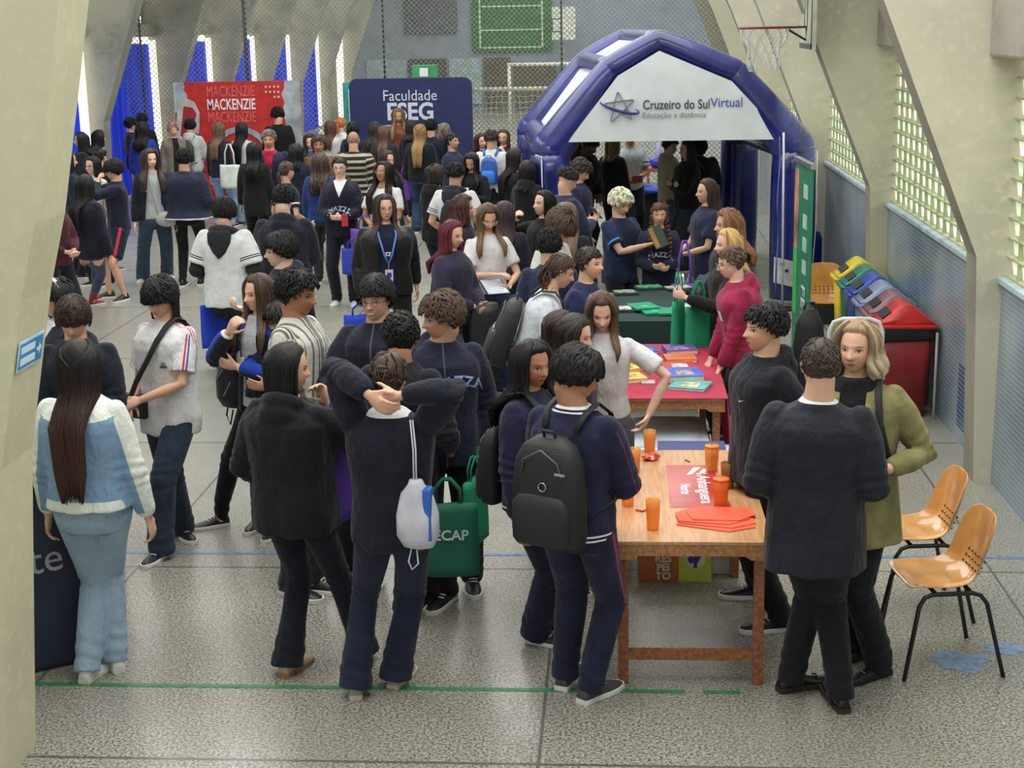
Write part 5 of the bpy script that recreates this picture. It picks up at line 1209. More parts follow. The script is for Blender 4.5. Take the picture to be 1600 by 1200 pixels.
    INFO[key] = dict(root=root, th=th, t=t, h=h, WR=[wp(w2) for w2 in WR], HN=[wp(WR[i]+unit(WR[i]-EL[i])*.06*h) for i in (0, 1)], SH=[wp(s2) for s2 in SH], EL=[wp(e) for e in EL], MW=MW, T=lambda P: MW@Vector(T(np.asarray(P, float)*h)), lean=lean, bw=bw, o=o, D=D)
    return t
# ---------------------------------------------------------------- wardrobe
NAVY = (30, 33, 52); BLACK = (20, 20, 24); DNAVY = (24, 27, 40); WHT_ = (222, 224, 224); GREYT = (168, 170, 172)
def hoodie(c=NAVY, **k): return dict(dict(c=c, name='hoodie', loose=.02, z0=.47, hood=True, zones=()), **k)
def sweater(c=NAVY, **k): return dict(dict(c=c, name='sweater', loose=.018, z0=.48), **k)
def jacket(c=NAVY, inner=WHT_, op=(.035, .03), **k): return dict(dict(c=c, name='jacket', loose=.02, z0=.48, open=op, inner=inner), **k)
def tee(c=WHT_, **k): return dict(dict(c=c, name='t_shirt', loose=.011, z0=.49, sleeve='short'), **k)
def pants(c=(24, 25, 32), k='straight', **z): return dict(dict(c=c, k=k), **z)
def jeans(c=(92, 120, 150), k='straight', **z): return dict(dict(c=c, k=k, name='jeans', zones=(('fade', .35, tuple(min(255, int(v*1.18)) for v in c)),)), **z)
HAIR = dict(
    short=dict(k='short', th=.05, tufts=520, tl=.28, tw=.042, side=.0),
    messy=dict(k='messy', th=.07, tufts=520, tl=.32, tw=.055, side=-.03, lift=.06, front=.22),
    fade=dict(k='fade', th=.016, tufts=160, tl=.16, tw=.03, lift=.008, front=.30, nape=-.22),
    crop=dict(k='crop', th=.05, tufts=420, tl=.3, tw=.045, lift=.045, side=.08, nape=-.08, front=.27),
    mop=dict(k='mop', th=.075, tufts=620, tl=.48, tw=.045, lift=.035, front=.12, side=-.14, nape=-.34),
    shag=dict(k='shag', th=.08, tufts=380, tl=.5, tw=.055, lift=.05, front=.15, side=-.12, nape=-.45, long=.80, n=14, arc=70, w=.07),
    curly=dict(k='curly', th=.07, curls=420, front=.24, side=-.02, nape=-.28),
    bob=dict(k='bob', th=.05, long=.855, n=34, arc=112, w=.09, front=.13, side=-.2, tufts=120, tl=.5, tw=.06),
    medium=dict(k='medium', th=.05, long=.80, n=36, arc=112, w=.09, front=.37, side=-.1, wave=.02),
    mediumwave=dict(k='mediumwave', th=.06, long=.845, n=40, arc=118, w=.095, curls=0, front=.37, side=-.1, wave=.085, spread=.25, pinch=-.25),
    long=dict(k='long', th=.045, long=.70, n=36, arc=110, w=.09, front=.37, side=-.1, wave=.012),
    longer=dict(k='longer', th=.045, long=.60, n=38, arc=104, w=.088, front=.37, side=-.1, wave=.010, pinch=.35),
    wavy=dict(k='wavy', th=.055, long=.70, n=38, arc=114, w=.11, front=.37, side=-.1, wave=.05, pinch=-.05),
    curlylong=dict(k='curlylong', th=.075, long=.71, n=40, arc=118, w=.11, front=.37, side=-.1, wave=.09, pinch=-.15, curls=200),
    longfront=dict(k='longfront', th=.045, long=.70, n=38, arc=128, w=.09, front=.37, side=-.1, wave=.02, frontaz=95),
    wavyfront=dict(k='wavyfront', th=.06, long=.70, n=40, arc=128, w=.11, front=.37, side=-.1, wave=.055, frontaz=98),
    pony=dict(k='pony', th=.03, tufts=60, tl=.3, tw=.05, lift=.01, front=.27, side=.0, tail=1.1, tailpos=(0, .44, .1)),
    ponycurly=dict(k='ponycurly', th=.035, tufts=60, tl=.3, tw=.05, lift=.01, front=.27, side=.0, tail=1.35, tailpos=(0, .42, .12), twave=.06, tfat=.26),
    bun=dict(k='bun', th=.03, tufts=80, tl=.3, tw=.05, lift=.015, front=.27, side=.0, bun=1, bunpos=(0, .42, .16)),
    topbun=dict(k='topbun', th=.03, tufts=80, tl=.3, tw=.05, lift=.015, front=.27, side=.0, bun=1, bunpos=(0, .25, .40)),
    braids=dict(k='braids', th=.03, tufts=60, tl=.3, tw=.05, lift=.01, front=.27, side=-.02, braids=1),
    bald=dict(k='bald', th=.004, front=.6, side=-.12, nape=-.2, rough=.0),
    afro=dict(k='afro', th=.16, curls=500, front=.2, side=-.1, nape=-.3))
def hs(name, **k): return dict(HAIR[name], **k)
P_ = person
BRN = (74, 52, 40); LBRN = (120, 86, 58); DBRN = (46, 34, 30); BLK = (22, 20, 22)
# ---------------------------------------------------------------- nearest people
P_('denim', 122, 530, 1.75, 176, 'person seen from behind in a blue and white denim jacket and pale jeans', 'light', hs('longer', long=.57, arc=82, n=34), BLK, (70, 44, 36),
   top=dict(c=(126, 156, 190), name='denim_jacket', loose=.024, z0=.525, hemw=.01, zones=(('yokearm', .775, (226, 230, 224)), ('sleeve', .35, (224, 228, 222)), ('hem', .50, .555, (216, 222, 218)), ('cuff', 1.82, 2.3, (226, 228, 222)), ('crescent', .7, .71, -.1, .1, (110, 140, 178))), rough=.8),
   legs=jeans((146, 168, 190), 'straight'), shoes='sneaker_white', al='down', ar='down', bw=1.06, hp=4, feet=((140, 1062, 170), (182, 1046, 215)))
P_('mopboy', 110, 467, 1.70, 12, 'boy with a brown mop of hair and navy hoodie facing the person in denim', 'light', HAIR['mop'], DBRN, top=hoodie(DNAVY), al='low', ar='low', hp=22, fem=False)
P_('headband', 82, 436, 1.70, -50, 'person with a white headband half hidden behind the cream pillar', 'light', hs('bob', band=1), BLK, top=jacket((24, 26, 40), (224, 226, 228)), hp=10)
P_('asian', 240, 436, 1.74, -22, 'person in a white t-shirt with red and blue shoulder stripes and very wide dark jeans', 'light', hs('shag', sweep=.1), BLK,
   top=tee((214, 214, 216), z0=.44, loose=.02, sl=.78, zones=(('sleevein', .62, .74, (206, 40, 60)), ('sleevein', .82, .90, (60, 80, 170)), ('shoulder', .003, .007, (206, 40, 60)))), legs=jeans((38, 50, 66), 'wide'), shoes='sneaker_black', al=((.07, -.13, .565), (.5, .8, -.4), 50, (0, .3, -1)), ar=((-.01, -.14, .585), (1, .3, -.3), 30, (0, .5, -.5)), hp=24, bw=1.02, feet=((252, 872, -15), (284, 838, 40)))
P_('chin', 400, 428, 1.70, -28, 'girl in a navy and bright blue jacket touching her lips, black backpack at her side', 'light', hs('longfront', long=.72), (66, 46, 38), (92, 70, 58),
   top=jacket((26, 30, 46), (188, 192, 198), (.06, .035), zones=(('yokearm', .775, (24, 62, 160)), ('cuff', .0, .55, (24, 62, 160)), ('cuff', 1.9, 2.2, (210, 206, 190)))), legs=pants((16, 16, 20), 'slim'), shoes='sneaker_black', al=((.04, -.135, .80), (.8, -.1, -1), 45, (-.2, .8, 0)), ar='cross', hp=8, hy=-18, feet=((345, 822, -60), (405, 822, -10)))
P_('bangs', 428, 473, 1.53, 5, 'short girl with dark fringe and folded arms in a dark jacket over white', 'mid', hs('bob', long=.80, frontaz=90), (40, 32, 30), top=jacket((24, 28, 40), (210, 210, 212), (.05, .03)), al='cross', ar='cross', hp=16, hy=-12, legs=pants((20, 20, 24)))
P_('striped', 470, 422, 1.83, 78, 'man with black hair in a vertically striped pale shirt holding a white cup', 'tan', hs('short', th=.07, side=-.03, lift=.06), BLK,
   top=dict(c=(206, 204, 196), name='striped_shirt', loose=.02, z0=.46, zones=(('vstripe', 34, .28, (110, 108, 106)), ('vstripe', 11, .10, (90, 90, 92)))), legs=pants((26, 26, 32)), shoes='sneaker_black', al='down', ar=((.05, -.17, .66), (.7, .3, -1), 60, (-.9, .1, .3)), hp=14, fem=False, feet=((455, 930, 60), (490, 925, 85)))
P_('smile', 585, 430, 1.80, -8, 'smiling boy with glasses and swept dark hair in a navy zip sweater', 'light', hs('mop', front=.235, sweep=.35, nape=-.28, side=-.06), BLK, top=hoodie((30, 32, 48), hood=False, z0=.46, bw=1, zones=(('zip', (90, 92, 100)),), text=('MAZZA', .032, .635, (190, 200, 236))), al=((.06, -.17, .665), (.9, .3, -1), 12, (0, .2, 1)), ar='low', fem=False, smile=True, glasses=(90, 84, 84), hp=6, hy=-6, feet=((540, 900, -10), (585, 905, 10)))
P_('curlyboy', 627, 487, 1.73, 165, 'boy with curly black hair seen from behind, white collar, facing the smiling boy', 'mid', HAIR['curly'], BLK, top=sweater((26, 27, 38), inner=(225, 226, 228)), legs=pants((18, 18, 22)), al='bent', ar='bent', fem=False, hp=16, hy=10, feet=((632, 968, 160), (672, 945, 200)))
P_('mazzaboy', 683, 457, 1.78, 12, 'boy in a navy MAZZA zip hoodie turned sideways, green tote in hand', 'light', hs('messy', sweep=-.2), (62, 48, 40), (96, 76, 60), top=hoodie((30, 34, 56), loose=.026, z0=.455, zones=(('zip', (80, 84, 100)), ('cuff', 1.86, 2.3, (30, 110, 84))), text=('MAZZA', .047, .735, (150, 172, 222)), tx=.04), legs=pants((20, 20, 24), 'straight'), al='bent', ar='grip', fem=False, hy=-80, hp=12, feet=((700, 940, -20), (738, 915, 10)))
P_('blackhood', 455, 535, 1.72, 158, 'girl with long black hair in an oversized black hoodie, standing with feet apart', 'light', hs('long', long=.835, arc=100, wave=.004, n=40), BLK, top=hoodie((22, 21, 28), loose=.034, z0=.455), legs=pants((22, 25, 38), 'flare'), shoes='tan', al=((.055, -.13, .80), (.8, -.1, -1), 45, (-.2, .8, 0)), ar='bent', hy=-45, hp=12, bw=1.08, feet=((452, 1052, 160), (572, 1030, 200)))
P_('handshead', 608, 550, 1.73, 176, 'person in navy sweater and trousers seen from behind with both hands on their head', 'light', hs('bun', bunpos=(.02, .40, .14)), (60, 46, 38), top=sweater((24, 27, 40), loose=.03, z0=.475, hood=False, zones=(('hem', .835, .87, (220, 222, 226)),)), legs=pants((32, 38, 60), 'flare'), shoes='grey', al=((.045, .085, .905), (1.3, -.1, .15), 30, (-.4, -.8, 0)), ar=((.035, .08, .905), (.8, -.75, -.25), 30, (-.4, -.8, 0)), bw=.96, hp=16, feet=((556, 1086, 190), (620, 1070, 165)))
P_('packboy', 918, 542, 1.76, 152, 'boy in a navy tracksuit with white collar stripes wearing a large black backpack', 'tan', hs('mop', front=.2, nape=-.22, side=-.03, tw=.07), BLK, top=dict(c=(32, 34, 62), name='track_jacket', loose=.022, z0=.49, zones=(('hem', .497, .502, (226, 226, 230)), ('hem', .509, .514, (226, 226, 230)), ('hem', .834, .838, (226, 226, 230)), ('hem', .843, .848, (226, 226, 230)), ('sleevein', .90, .925, (150, 40, 90)))), legs=pants((30, 34, 58), 'straight', zones=(('side', .9955, (170, 40, 96)),)), shoes='sneaker_mix', al='low', ar='low', fem=False, hy=-38, hp=26, feet=((884, 1072, 160), (922, 1094, 140)))
P_('wavygirl', 835, 532, 1.66, 62, 'girl with thick wavy black hair left of the boy with the big backpack', 'tan', hs('wavy', long=.73, th=.07, frontaz=70), BLK, top=sweater((34, 34, 62), zones=(('hem', .49, .495, (220, 220, 226)),)), legs=pants((30, 33, 56), 'wide', zones=(('side', .9955, (150, 40, 80)),)), shoes='sneaker_black', al='down', ar='bent', hp=10, hy=-16, feet=((838, 1004, 70), (852, 985, 80)))
P_('ponygirl', 908, 492, 1.62, 78, 'girl with long dark hair tied back leaning over the crimson table, face in profile', 'pale', hs('long', long=.74), (44, 36, 34), top=sweater((34, 36, 66)), al='bent', ar='bent', hp=20)
P_('brownback', 880, 484, 1.58, 120, 'girl with straight brown hair seen from behind beside the leaning dark haired girl', 'light', hs('long', long=.70), (50, 38, 36), (70, 52, 46), top=sweater((30, 30, 48)), hp=12)
P_('hipgirl', 940, 460, 1.66, -6, 'girl in a tight white t-shirt with one hand on her hip looking down', 'pale', hs('longfront', long=.76, frontaz=70), (74, 54, 44), (110, 84, 66), top=tee((216, 218, 224), z0=.535, loose=.006), legs=jeans((70, 74, 84), 'wide'), al='bent', ar=((.17, -.06, .56), (1.4, .1, .1), 30, (-1, 0, -.3)), hp=26, hy=8, lean=6, shoes='sneaker_white')
P_('nikegirl', 885, 398, 1.70, 96, 'girl with a huge curly ponytail and white t-shirt leaning toward the dark green table', 'light', HAIR['ponycurly'], (62, 46, 40), (94, 68, 58), top=tee((206, 212, 220), loose=.014), legs=pants((30, 30, 38)), al=((.10, -.20, .60), (.4, .6, -1), 20, (0, 0, -1)), ar='fwd', lean=20, hp=16)
P_('navybun', 922, 386, 1.66, 66, 'girl in navy with dark hair pulled tightly back gazing across the dark table', 'light', hs('bun', bunpos=(0, .36, .26)), (44, 36, 32), top=tee((42, 48, 88), loose=.014), al='bent', ar='bent', hp=2, lean=8)
P_('suit', 1283, 528, 1.80, 168, 'man in a dark charcoal suit seen from behind talking with the woman in olive', 'light', HAIR['fade'], (64, 54, 50), top=dict(c=(30, 32, 42), name='suit_jacket', loose=.026, z0=.40, hemw=.012, sleeve='long', zones=(('hem', .842, .87, (222, 224, 228)),), rough=.7, fold=.004), legs=pants((24, 25, 32), 'straight'), shoes='dress', al=((.10, -.12, .60), (.35, 1, -.1), 30, (-1, 0, 0)), ar=((.09, -.10, .585), (.45, 1, -.1), 30, (-1, 0, 0)), fem=False, bw=1.07, hp=4, hy=12, feet=((1236, 1078, 115), (1312, 1106, 190)))
P_('olive', 1340, 500, 1.80, -14, 'woman with wavy greying blonde hair in an olive green blazer and dark trousers', 'light', HAIR['mediumwave'], (146, 122, 98), (206, 188, 158), top=dict(c=(136, 130, 86), name='blazer', loose=.016, z0=.40, hemw=.02, open=(.03, .035), inner=(24, 24, 30), zones=(), rough=.75), legs=pants((26, 26, 36), 'straight'), shoes='flat', al='bent', ar=((.10, -.12, .63), (.9, .7, -.6), 30, (-1, 0, 0)), bw=1.14, hp=4, hy=-12, feet=((1346, 1028, -60), (1374, 1056, -55)))
P_('nikeman', 1196, 475, 1.76, -72, 'young man with short black hair in a black hooded tracksuit looking left', 'light', hs('crop', tw=.06, sweep=-.3), BLK, top=hoodie((26, 28, 38), loose=.03, z0=.46, zones=(('zip', (60, 60, 66)),)), legs=pants((20, 20, 26), 'straight'), shoes='sneaker_black', al=((.115, .03, .50), (.3, 1, 0), 20, (-1, 0, 0)), ar=((.115, .03, .50), (.3, 1, 0), 20, (-1, 0, 0)), fem=False, bw=1.04, hp=2, feet=((1186, 934, -90), (1220, 985, -80)))
P_('maroon', 1137, 385, 1.66, -84, 'woman with glasses and clipped hair in a maroon hoodie by the crimson cloth', 'pale', hs('bun', bunpos=(0, .44, .04), side=-.02), (84, 64, 56), top=hoodie((146, 36, 70), loose=.024, z0=.49), legs=jeans((48, 50, 62), 'slim'), al=((.06, -.16, .5), (.6, .8, -.3), 55, (0, 0, -1)), ar=((.07, -.15, .475), (.5, .8, -.2), 65, (0, 0, -1)), hp=12, lean=10, bw=1.12, glasses=(120, 110, 110), shoes='black')
P_('blonde', 1136, 357, 1.66, -74, 'girl with light blonde hair in black holding green tote bags behind the maroon hoodie', 'pale', hs('medium', side=-.1), (186, 150, 98), (214, 184, 130), top=sweater((20, 20, 24)), al='hold', ar=((.05, -.22, .70), (.7, .4, -1), 60, (-.9, .1, .3)), hp=6)
P_('curlybrown', 1136, 326, 1.72, -80, 'girl with curly light brown hair standing behind the blonde girl in black', 'light', hs('curlylong', long=.74), (118, 84, 60), (156, 116, 84), top=sweater((40, 40, 50)), hp=6)
P_('navytee', 1104, 279, 1.72, -72, 'girl with long straight brown hair in a navy t-shirt facing left by the tent', 'light', hs('longer', long=.66, arc=100), (62, 46, 44), (80, 60, 56), top=tee((40, 44, 72), z0=.45, loose=.02), legs=jeans((120, 132, 150)), al='low', ar='low', hp=4)
P_('blond', 975, 298, 1.65, 42, 'boy with bleached blond hair and navy t-shirt reading a thick book', 'light', hs('crop', sweep=.5, th=.09, lift=.08, tw=.08), (196, 186, 160), (226, 218, 196), top=tee((34, 42, 76), z0=.46, loose=.018, zones=(('cuff', .58, .64, (90, 150, 220)),)), al=((.0, -.22, .70), (.6, .3, -1), 30, (0, .3, 1)), ar='table', fem=False, hp=22)
P_('braids', 1030, 317, 1.53, 4, 'girl with two braids in a navy MAZZA sweater with a purple tote', 'light', HAIR['braids'], (70, 48, 42), (110, 70, 56), top=sweater((34, 36, 60), text=('MAZZA', .042, .69, (190, 206, 236)), loose=.024), al=((.02, -.16, .62), (.9, .3, -1), 50, (-.3, .6, .3)), ar=((.01, -.16, .63), (.9, .3, -1), 50, (-.3, .6, .3)), hp=8, shut=True)
P_('poloboy', 858, 358, 1.68, 172, 'boy with neat black hair in a navy polo, back turned, near the tent leg', 'light', HAIR['short'], BLK, top=tee((36, 44, 74)), fem=False)
P_('bentboy', 892, 335, 1.76, 62, 'boy with floppy brown curls and white shirt bending his head down beside the tent leg', 'light', hs('messy', tl=.5, tw=.08, lift=.09, front=.16, sweep=.3), (54, 42, 36), (90, 72, 60), top=tee((214, 214, 210)), fem=False, hp=42, lean=10, shut=True)
P_('eatgirl', 850, 297, 1.70, -55, 'girl with long black hair in black raising one hand to her mouth', 'pale', hs('long', long=.74), BLK, top=sweater((20, 20, 26)), al='up', ar='low', hp=0)
P_('wavyback', 884, 316, 1.68, 175, 'girl with wavy light brown hair seen from behind under the boy using his phone', 'light', HAIR['wavy'], (104, 80, 62), (130, 104, 84), top=sweater((34, 32, 46)))
P_('phoneboy', 895, 264, 1.74, 118, 'boy with shaved sides and navy sweatshirt holding up a phone before the tent leg', 'light', hs('crop', nape=.0, side=.1, th=.035), (40, 34, 32), top=sweater((44, 48, 80)), al='phone', ar='phone', fem=False, hp=30, bw=1.1)
P_('darkboy', 918, 251, 1.72, 80, 'boy with tousled dark hair looking down beside the boy with the phone', 'light', HAIR['messy'], (50, 40, 38), top=sweater((36, 40, 70)), fem=False, hp=36)
P_('tallblack', 930, 213, 1.80, 60, 'tall person in loose black clothes bending forward inside the tent', 'dark', HAIR['curly'], BLK, top=sweater((16, 16, 20), loose=.04, z0=.36), legs=pants((14, 14, 18), 'wide'), fem=False, lean=14, hp=30, bw=1.1, al='low', ar='low')
P_('brownwave', 897, 216, 1.66, 170, 'girl with long brown wavy hair just inside the tent at the left leg', 'light', HAIR['wavy'], (84, 58, 52), top=sweater((20, 20, 26)))
P_('blondetent', 958, 212, 1.66, 150, 'person with dark blonde hair inside the tent behind the tall person in black', 'light', HAIR['medium'], (140, 120, 80), top=sweater((30, 30, 36)))
P_('greytent', 985, 200, 1.72, 5, 'person in a pale grey t-shirt holding something red inside the tent', 'tan', HAIR['short'], BLK, top=tee((186, 190, 196), zones=(('cuff', .5, .56, (40, 40, 60)),)), al='low', ar='low', fem=False, bw=1.1)
P_('beige', 1050, 214, 1.66, 60, 'person in a beige hooded sweatshirt inside the tent with hair hidden by the canopy', 'light', HAIR['short'], BLK, top=hoodie((184, 170, 140)), fem=False, hp=14, legs=jeans((70, 90, 120)))
P_('blackgirl', 1072, 219, 1.70, -70, 'girl with straight dark hair and black jacket talking inside the tent', 'light', hs('long', long=.76), (50, 40, 40), top=sweater((22, 22, 26), loose=.03), legs=pants((46, 50, 58)), al='cross', ar='cross')
P_('afro', 1092, 214, 1.66, 185, 'person with round black hair and broad black jacket seen from behind in the tent', 'dark', HAIR['afro'], (16, 16, 18), top=sweater((18, 18, 22), loose=.036), legs=jeans((60, 78, 104)), fem=False, bw=1.15)
P_('verylong', 788, 314, 1.63, 176, 'girl with very long straight brown black hair hanging down her back, pale jeans', 'light', hs('longer', long=.56, arc=108, pinch=.0, n=42), (54, 42, 44), (84, 64, 66), top=sweater((40, 36, 52)), legs=jeans((110, 140, 176), 'flare'), shoes='sneaker_white')
P_('tablet', 765, 321, 1.70, 22, 'girl with glasses and a white t-shirt tapping a tablet held before her', 'light', hs('longfront', long=.74), (84, 62, 46), (130, 98, 70), top=tee((220, 220, 222), z0=.54, loose=.008), legs=jeans((44, 56, 84), 'flare'), al=((.02, -.18, .66), (.9, .3, -1), 30, (0, .2, -1)), ar=((.06, -.17, .60), (.9, .3, -1), 40, (0, .3, 1)), hp=32, glasses=(200, 190, 180), shut=True)
P_('redhair', 710, 344, 1.66, 62, 'girl with dark red hair and plum sweatshirt carrying a black jacket over her arm', 'light', hs('long', long=.74), (84, 30, 40), (110, 44, 52), top=sweater((50, 44, 66), loose=.024), legs=pants((22, 24, 34)), al='low', ar='low', hp=14)
P_('curlred', 724, 304, 1.68, 92, 'girl with curly reddish brown hair in profile behind the girl with red hair', 'light', hs('curlylong', long=.76), (74, 44, 42), (100, 62, 56), top=sweater((40, 36, 56)), hp=4)
P_('drawboy', 712, 254, 1.74, 166, 'boy in a white shirt with navy sleeve bands and a black drawstring bag', 'light', HAIR['crop'], BLK, top=tee((214, 216, 216), z0=.44, loose=.02, hood=False, zones=(('cuff', .50, .53, (30, 34, 50)), ('cuff', .57, .60, (30, 34, 50)), ('front', .0, 0, 0, NAVY))), legs=pants((22, 22, 28)), fem=False, al='bent', ar='bent', bw=1.1)
P_('blackjk', 680, 256, 1.66, 140, 'girl with a brown bob in black beside the boy with the drawstring bag', 'light', HAIR['bob'], (50, 40, 36), top=hoodie((22, 22, 26)), legs=pants((38, 42, 48)), al='low', ar='low')
P_('phonegirl', 734, 240, 1.66, -14, 'girl with long black hair and black top looking down at her phone', 'mid', hs('longfront', long=.74), BLK, top=sweater((20, 22, 30)), al='phone', ar='phone', hp=30, shut=True)
P_('longblack', 808, 231, 1.70, 120, 'girl with long black hair and a white collared black jacket beside the tent leg', 'light', hs('longer', long=.62), (34, 28, 28), top=sweater((22, 23, 30), zones=(('hem', .82, .87, (214, 214, 216)),)), legs=pants((22, 22, 28)), hp=16)
P_('hoodback', 826, 250, 1.66, 150, 'person in a black hoodie squeezed against the tent leg', 'light', HAIR['medium'], (26, 22, 24), top=hoodie((24, 24, 28)))
P_('bluepack', 768, 203, 1.74, 172, 'boy in a white shirt seen from behind wearing a bright blue backpack', 'light', HAIR['crop'], (58, 46, 42), top=tee((220, 220, 216)), fem=False, legs=pants((24, 26, 34)), bw=1.05)
P_('redface', 752, 208, 1.64, 40, 'girl with long dark red hair left of the boy with the blue backpack', 'light', hs('long', long=.72), (66, 34, 38), top=sweater((26, 26, 34)))
P_('glassgirl', 786, 202, 1.66, -8, 'girl with glasses right of the boy with the blue backpack', 'light', hs('long', long=.76), (60, 44, 42), top=sweater((34, 30, 36)), glasses=(60, 50, 50), ar='chin')
P_('ponynavy', 706, 208, 1.68, 66, 'girl with a dark ponytail and navy sweatshirt laughing toward the tent', 'mid', HAIR['pony'], BLK, top=sweater((38, 42, 70), text=('MAZZA', .02, .72, (200, 206, 226))), hp=0)
P_('goldback', 656, 194, 1.70, 172, 'girl with very long golden brown hair seen from behind before the navy backdrop', 'light', hs('longer', long=.62, wave=.02, arc=96), (134, 100, 66), (168, 134, 92), top=sweater((24, 26, 34)), legs=jeans((48, 64, 96), 'wide'), bw=1.12)
P_('shortback', 674, 186, 1.74, 170, 'boy with short black hair, back turned, in front of the navy backdrop', 'light', HAIR['short'], BLK, top=tee((28, 32, 48)), fem=False)
P_('ashback', 694, 192, 1.62, 172, 'person with ash brown hair at the right edge of the navy backdrop', 'light', HAIR['mediumwave'], (110, 96, 80), top=sweater((60, 60, 70)))
P_('brownback2', 600, 196, 1.68, 176, 'girl with straight long brown hair seen from behind below the letters of the navy backdrop', 'light', hs('longer', long=.66), (84, 62, 54), top=sweater((38, 34, 38)))
P_('darkcurl', 586, 190, 1.66, 168, 'girl with dark wavy hair just left of the long haired girl under the navy backdrop', 'light', HAIR['wavy'], (44, 36, 34), top=sweater((34, 40, 60)))
P_('orange', 622, 169, 1.82, 10, 'woman in a rust red top facing the crowd at the navy backdrop', 'mid', HAIR['wavyfront'], (104, 80, 62), (150, 120, 94), top=sweater((130, 70, 56)), hp=16)
P_('darkhead', 643, 187, 1.66, 160, 'dark haired person in navy standing just right of the woman in rust red', 'light', HAIR['medium'], (40, 34, 34), top=sweater((26, 30, 44)))
P_('bald', 552, 206, 1.76, 178, 'bald man seen from behind in a black and cream horizontally striped pullover', 'light', HAIR['bald'], (150, 120, 96), top=sweater((34, 32, 32), loose=.03, zones=(('hstripe', 21, .42, (168, 160, 140)),)), fem=False, bw=1.25, legs=pants((40, 40, 46)))
P_('redpony', 534, 184, 1.66, 150, 'girl with a ginger ponytail and white t-shirt seen from behind left of the navy backdrop', 'pale', hs('pony', tail=.9), (176, 104, 60), (200, 140, 90), top=tee((220, 220, 222), sleeve='long'))
P_('darkpurple', 551, 190, 1.64, 170, 'girl with long black hair in navy partly hiding the ginger ponytail', 'light', HAIR['long'], BLK, top=sweater((40, 40, 70)))
P_('brownleft', 516, 188, 1.64, 165, 'girl with straight brown hair farthest left of those queuing at the navy backdrop', 'light', HAIR['long'], (82, 56, 50), top=tee((210, 206, 204)))
P_('efgirl', 530, 245, 1.74, 2, 'girl with glasses in a navy MAZZA hoodie with a purple tote on her arm', 'pale', hs('bun', bunpos=(0, .4, .1)), (44, 36, 36), top=hoodie((28, 32, 46), inner=(225, 225, 225), zones=(('vneck', .74, .42, (225, 226, 226)),), text=('MAZZA', .045, .665, (180, 192, 220)), loose=.024), legs=pants((24, 27, 40), 'straight'), al=((.02, -.16, .62), (.9, .3, -1), 40, (-.3, .6, .3)), ar=((.02, -.16, .62), (.9, .3, -1), 40, (-.3, .6, .3)), glasses=(90, 80, 80), hp=6, shoes='sneaker_white')
P_('profile', 606, 235, 1.66, 45, 'girl with glasses and dark hair looking right behind the curly girl in white', 'light', HAIR['longfront'], (56, 44, 42), top=sweater((34, 34, 44)), glasses=(80, 70, 70))
P_('curlwhite', 600, 252, 1.70, -16, 'girl with long curly black hair and a white t-shirt, chin raised', 'tan', hs('wavyfront', long=.66, wave=.07, w=.12), BLK, top=tee((220, 218, 218), loose=.01), al='low', ar='low', hp=-8, hy=-8, bw=1.1, glasses=(180, 170, 160))
P_('leather', 600, 303, 1.74, 14, 'woman with glasses in a black leather jacket wearing a blue lanyard and badge', 'light', hs('longfront', long=.74), (48, 38, 36), (70, 54, 50), top=jacket((26, 24, 25), (28, 34, 58), (.05, .04), z0=.48, loose=.02, rough=.45, izones=(), text=('ZZ', .026, .70, (226, 228, 232))), legs=pants((20, 20, 24), 'straight'), al='grip', ar='swing', bw=1.28, hy=10, hp=4, glasses=(120, 40, 50), shoes='black')
P_('longbrn', 500, 239, 1.66, 178, 'girl with long brown hair and royal blue jacket beside the open MAZZA hoodie', 'light', HAIR['wavy'], (70, 56, 50), top=sweater((34, 58, 120)), legs=pants((40, 44, 50)))
P_('goatee', 497, 211, 1.74, 10, 'man with swept back greying hair in a brown and green top', 'tan', hs('short', th=.06), (70, 60, 54), top=jacket((110, 84, 60), (110, 120, 84)), fem=False)
P_('darkface', 484, 209, 1.66, 6, 'girl with dark wavy hair looking down left of the man in brown', 'light', HAIR['wavyfront'], (30, 26, 28), top=sweater((60, 66, 110)), hp=14)
P_('darkback', 462, 224, 1.64, 176, 'girl with straight black hair seen from behind in navy near the grey haired man', 'light', HAIR['medium'], (26, 24, 26), top=sweater((28, 32, 48)))
P_('ponypolo', 448, 252, 1.66, 135, 'girl with a brown ponytail and navy polo with white sleeve trim looking right', 'light', hs('pony', tailpos=(0, .42, -.05), tail=.7), (70, 54, 44), top=tee((26, 30, 42), zones=(('cuff', .52, .58, (214, 216, 224)),)), legs=jeans((150, 150, 160)), al='bent', ar='bent')
P_('greyman', 419, 203, 1.82, 4, 'grey haired man in an open navy jacket over a crimson t-shirt', 'mid', hs('crop', th=.04), (112, 104, 98), top=jacket((32, 38, 66), (176, 30, 66), (.012, .04), zi=.55, text=None), legs=jeans((72, 100, 134)), fem=False, bw=1.2)
P_('blackshirt', 431, 169, 1.84, 195, 'boy in a black shirt seen from behind looking down at the red backdrop', 'light', HAIR['messy'], BLK, top=sweater((20, 20, 24)), fem=False, hp=30, hy=20)
P_('blackdress', 396, 222, 1.68, 178, 'girl with long black hair all in black left of the grey haired man', 'light', HAIR['long'], (24, 22, 24), top=sweater((22, 22, 24), z0=.40), legs=pants((20, 20, 22), 'wide'))
P_('blackhair2', 378, 191, 1.70, 160, 'girl with very long black hair and white blouse in front of the red backdrop', 'light', HAIR['longer'], BLK, top=tee((190, 190, 194)), legs=jeans((120, 140, 165), 'wide'))
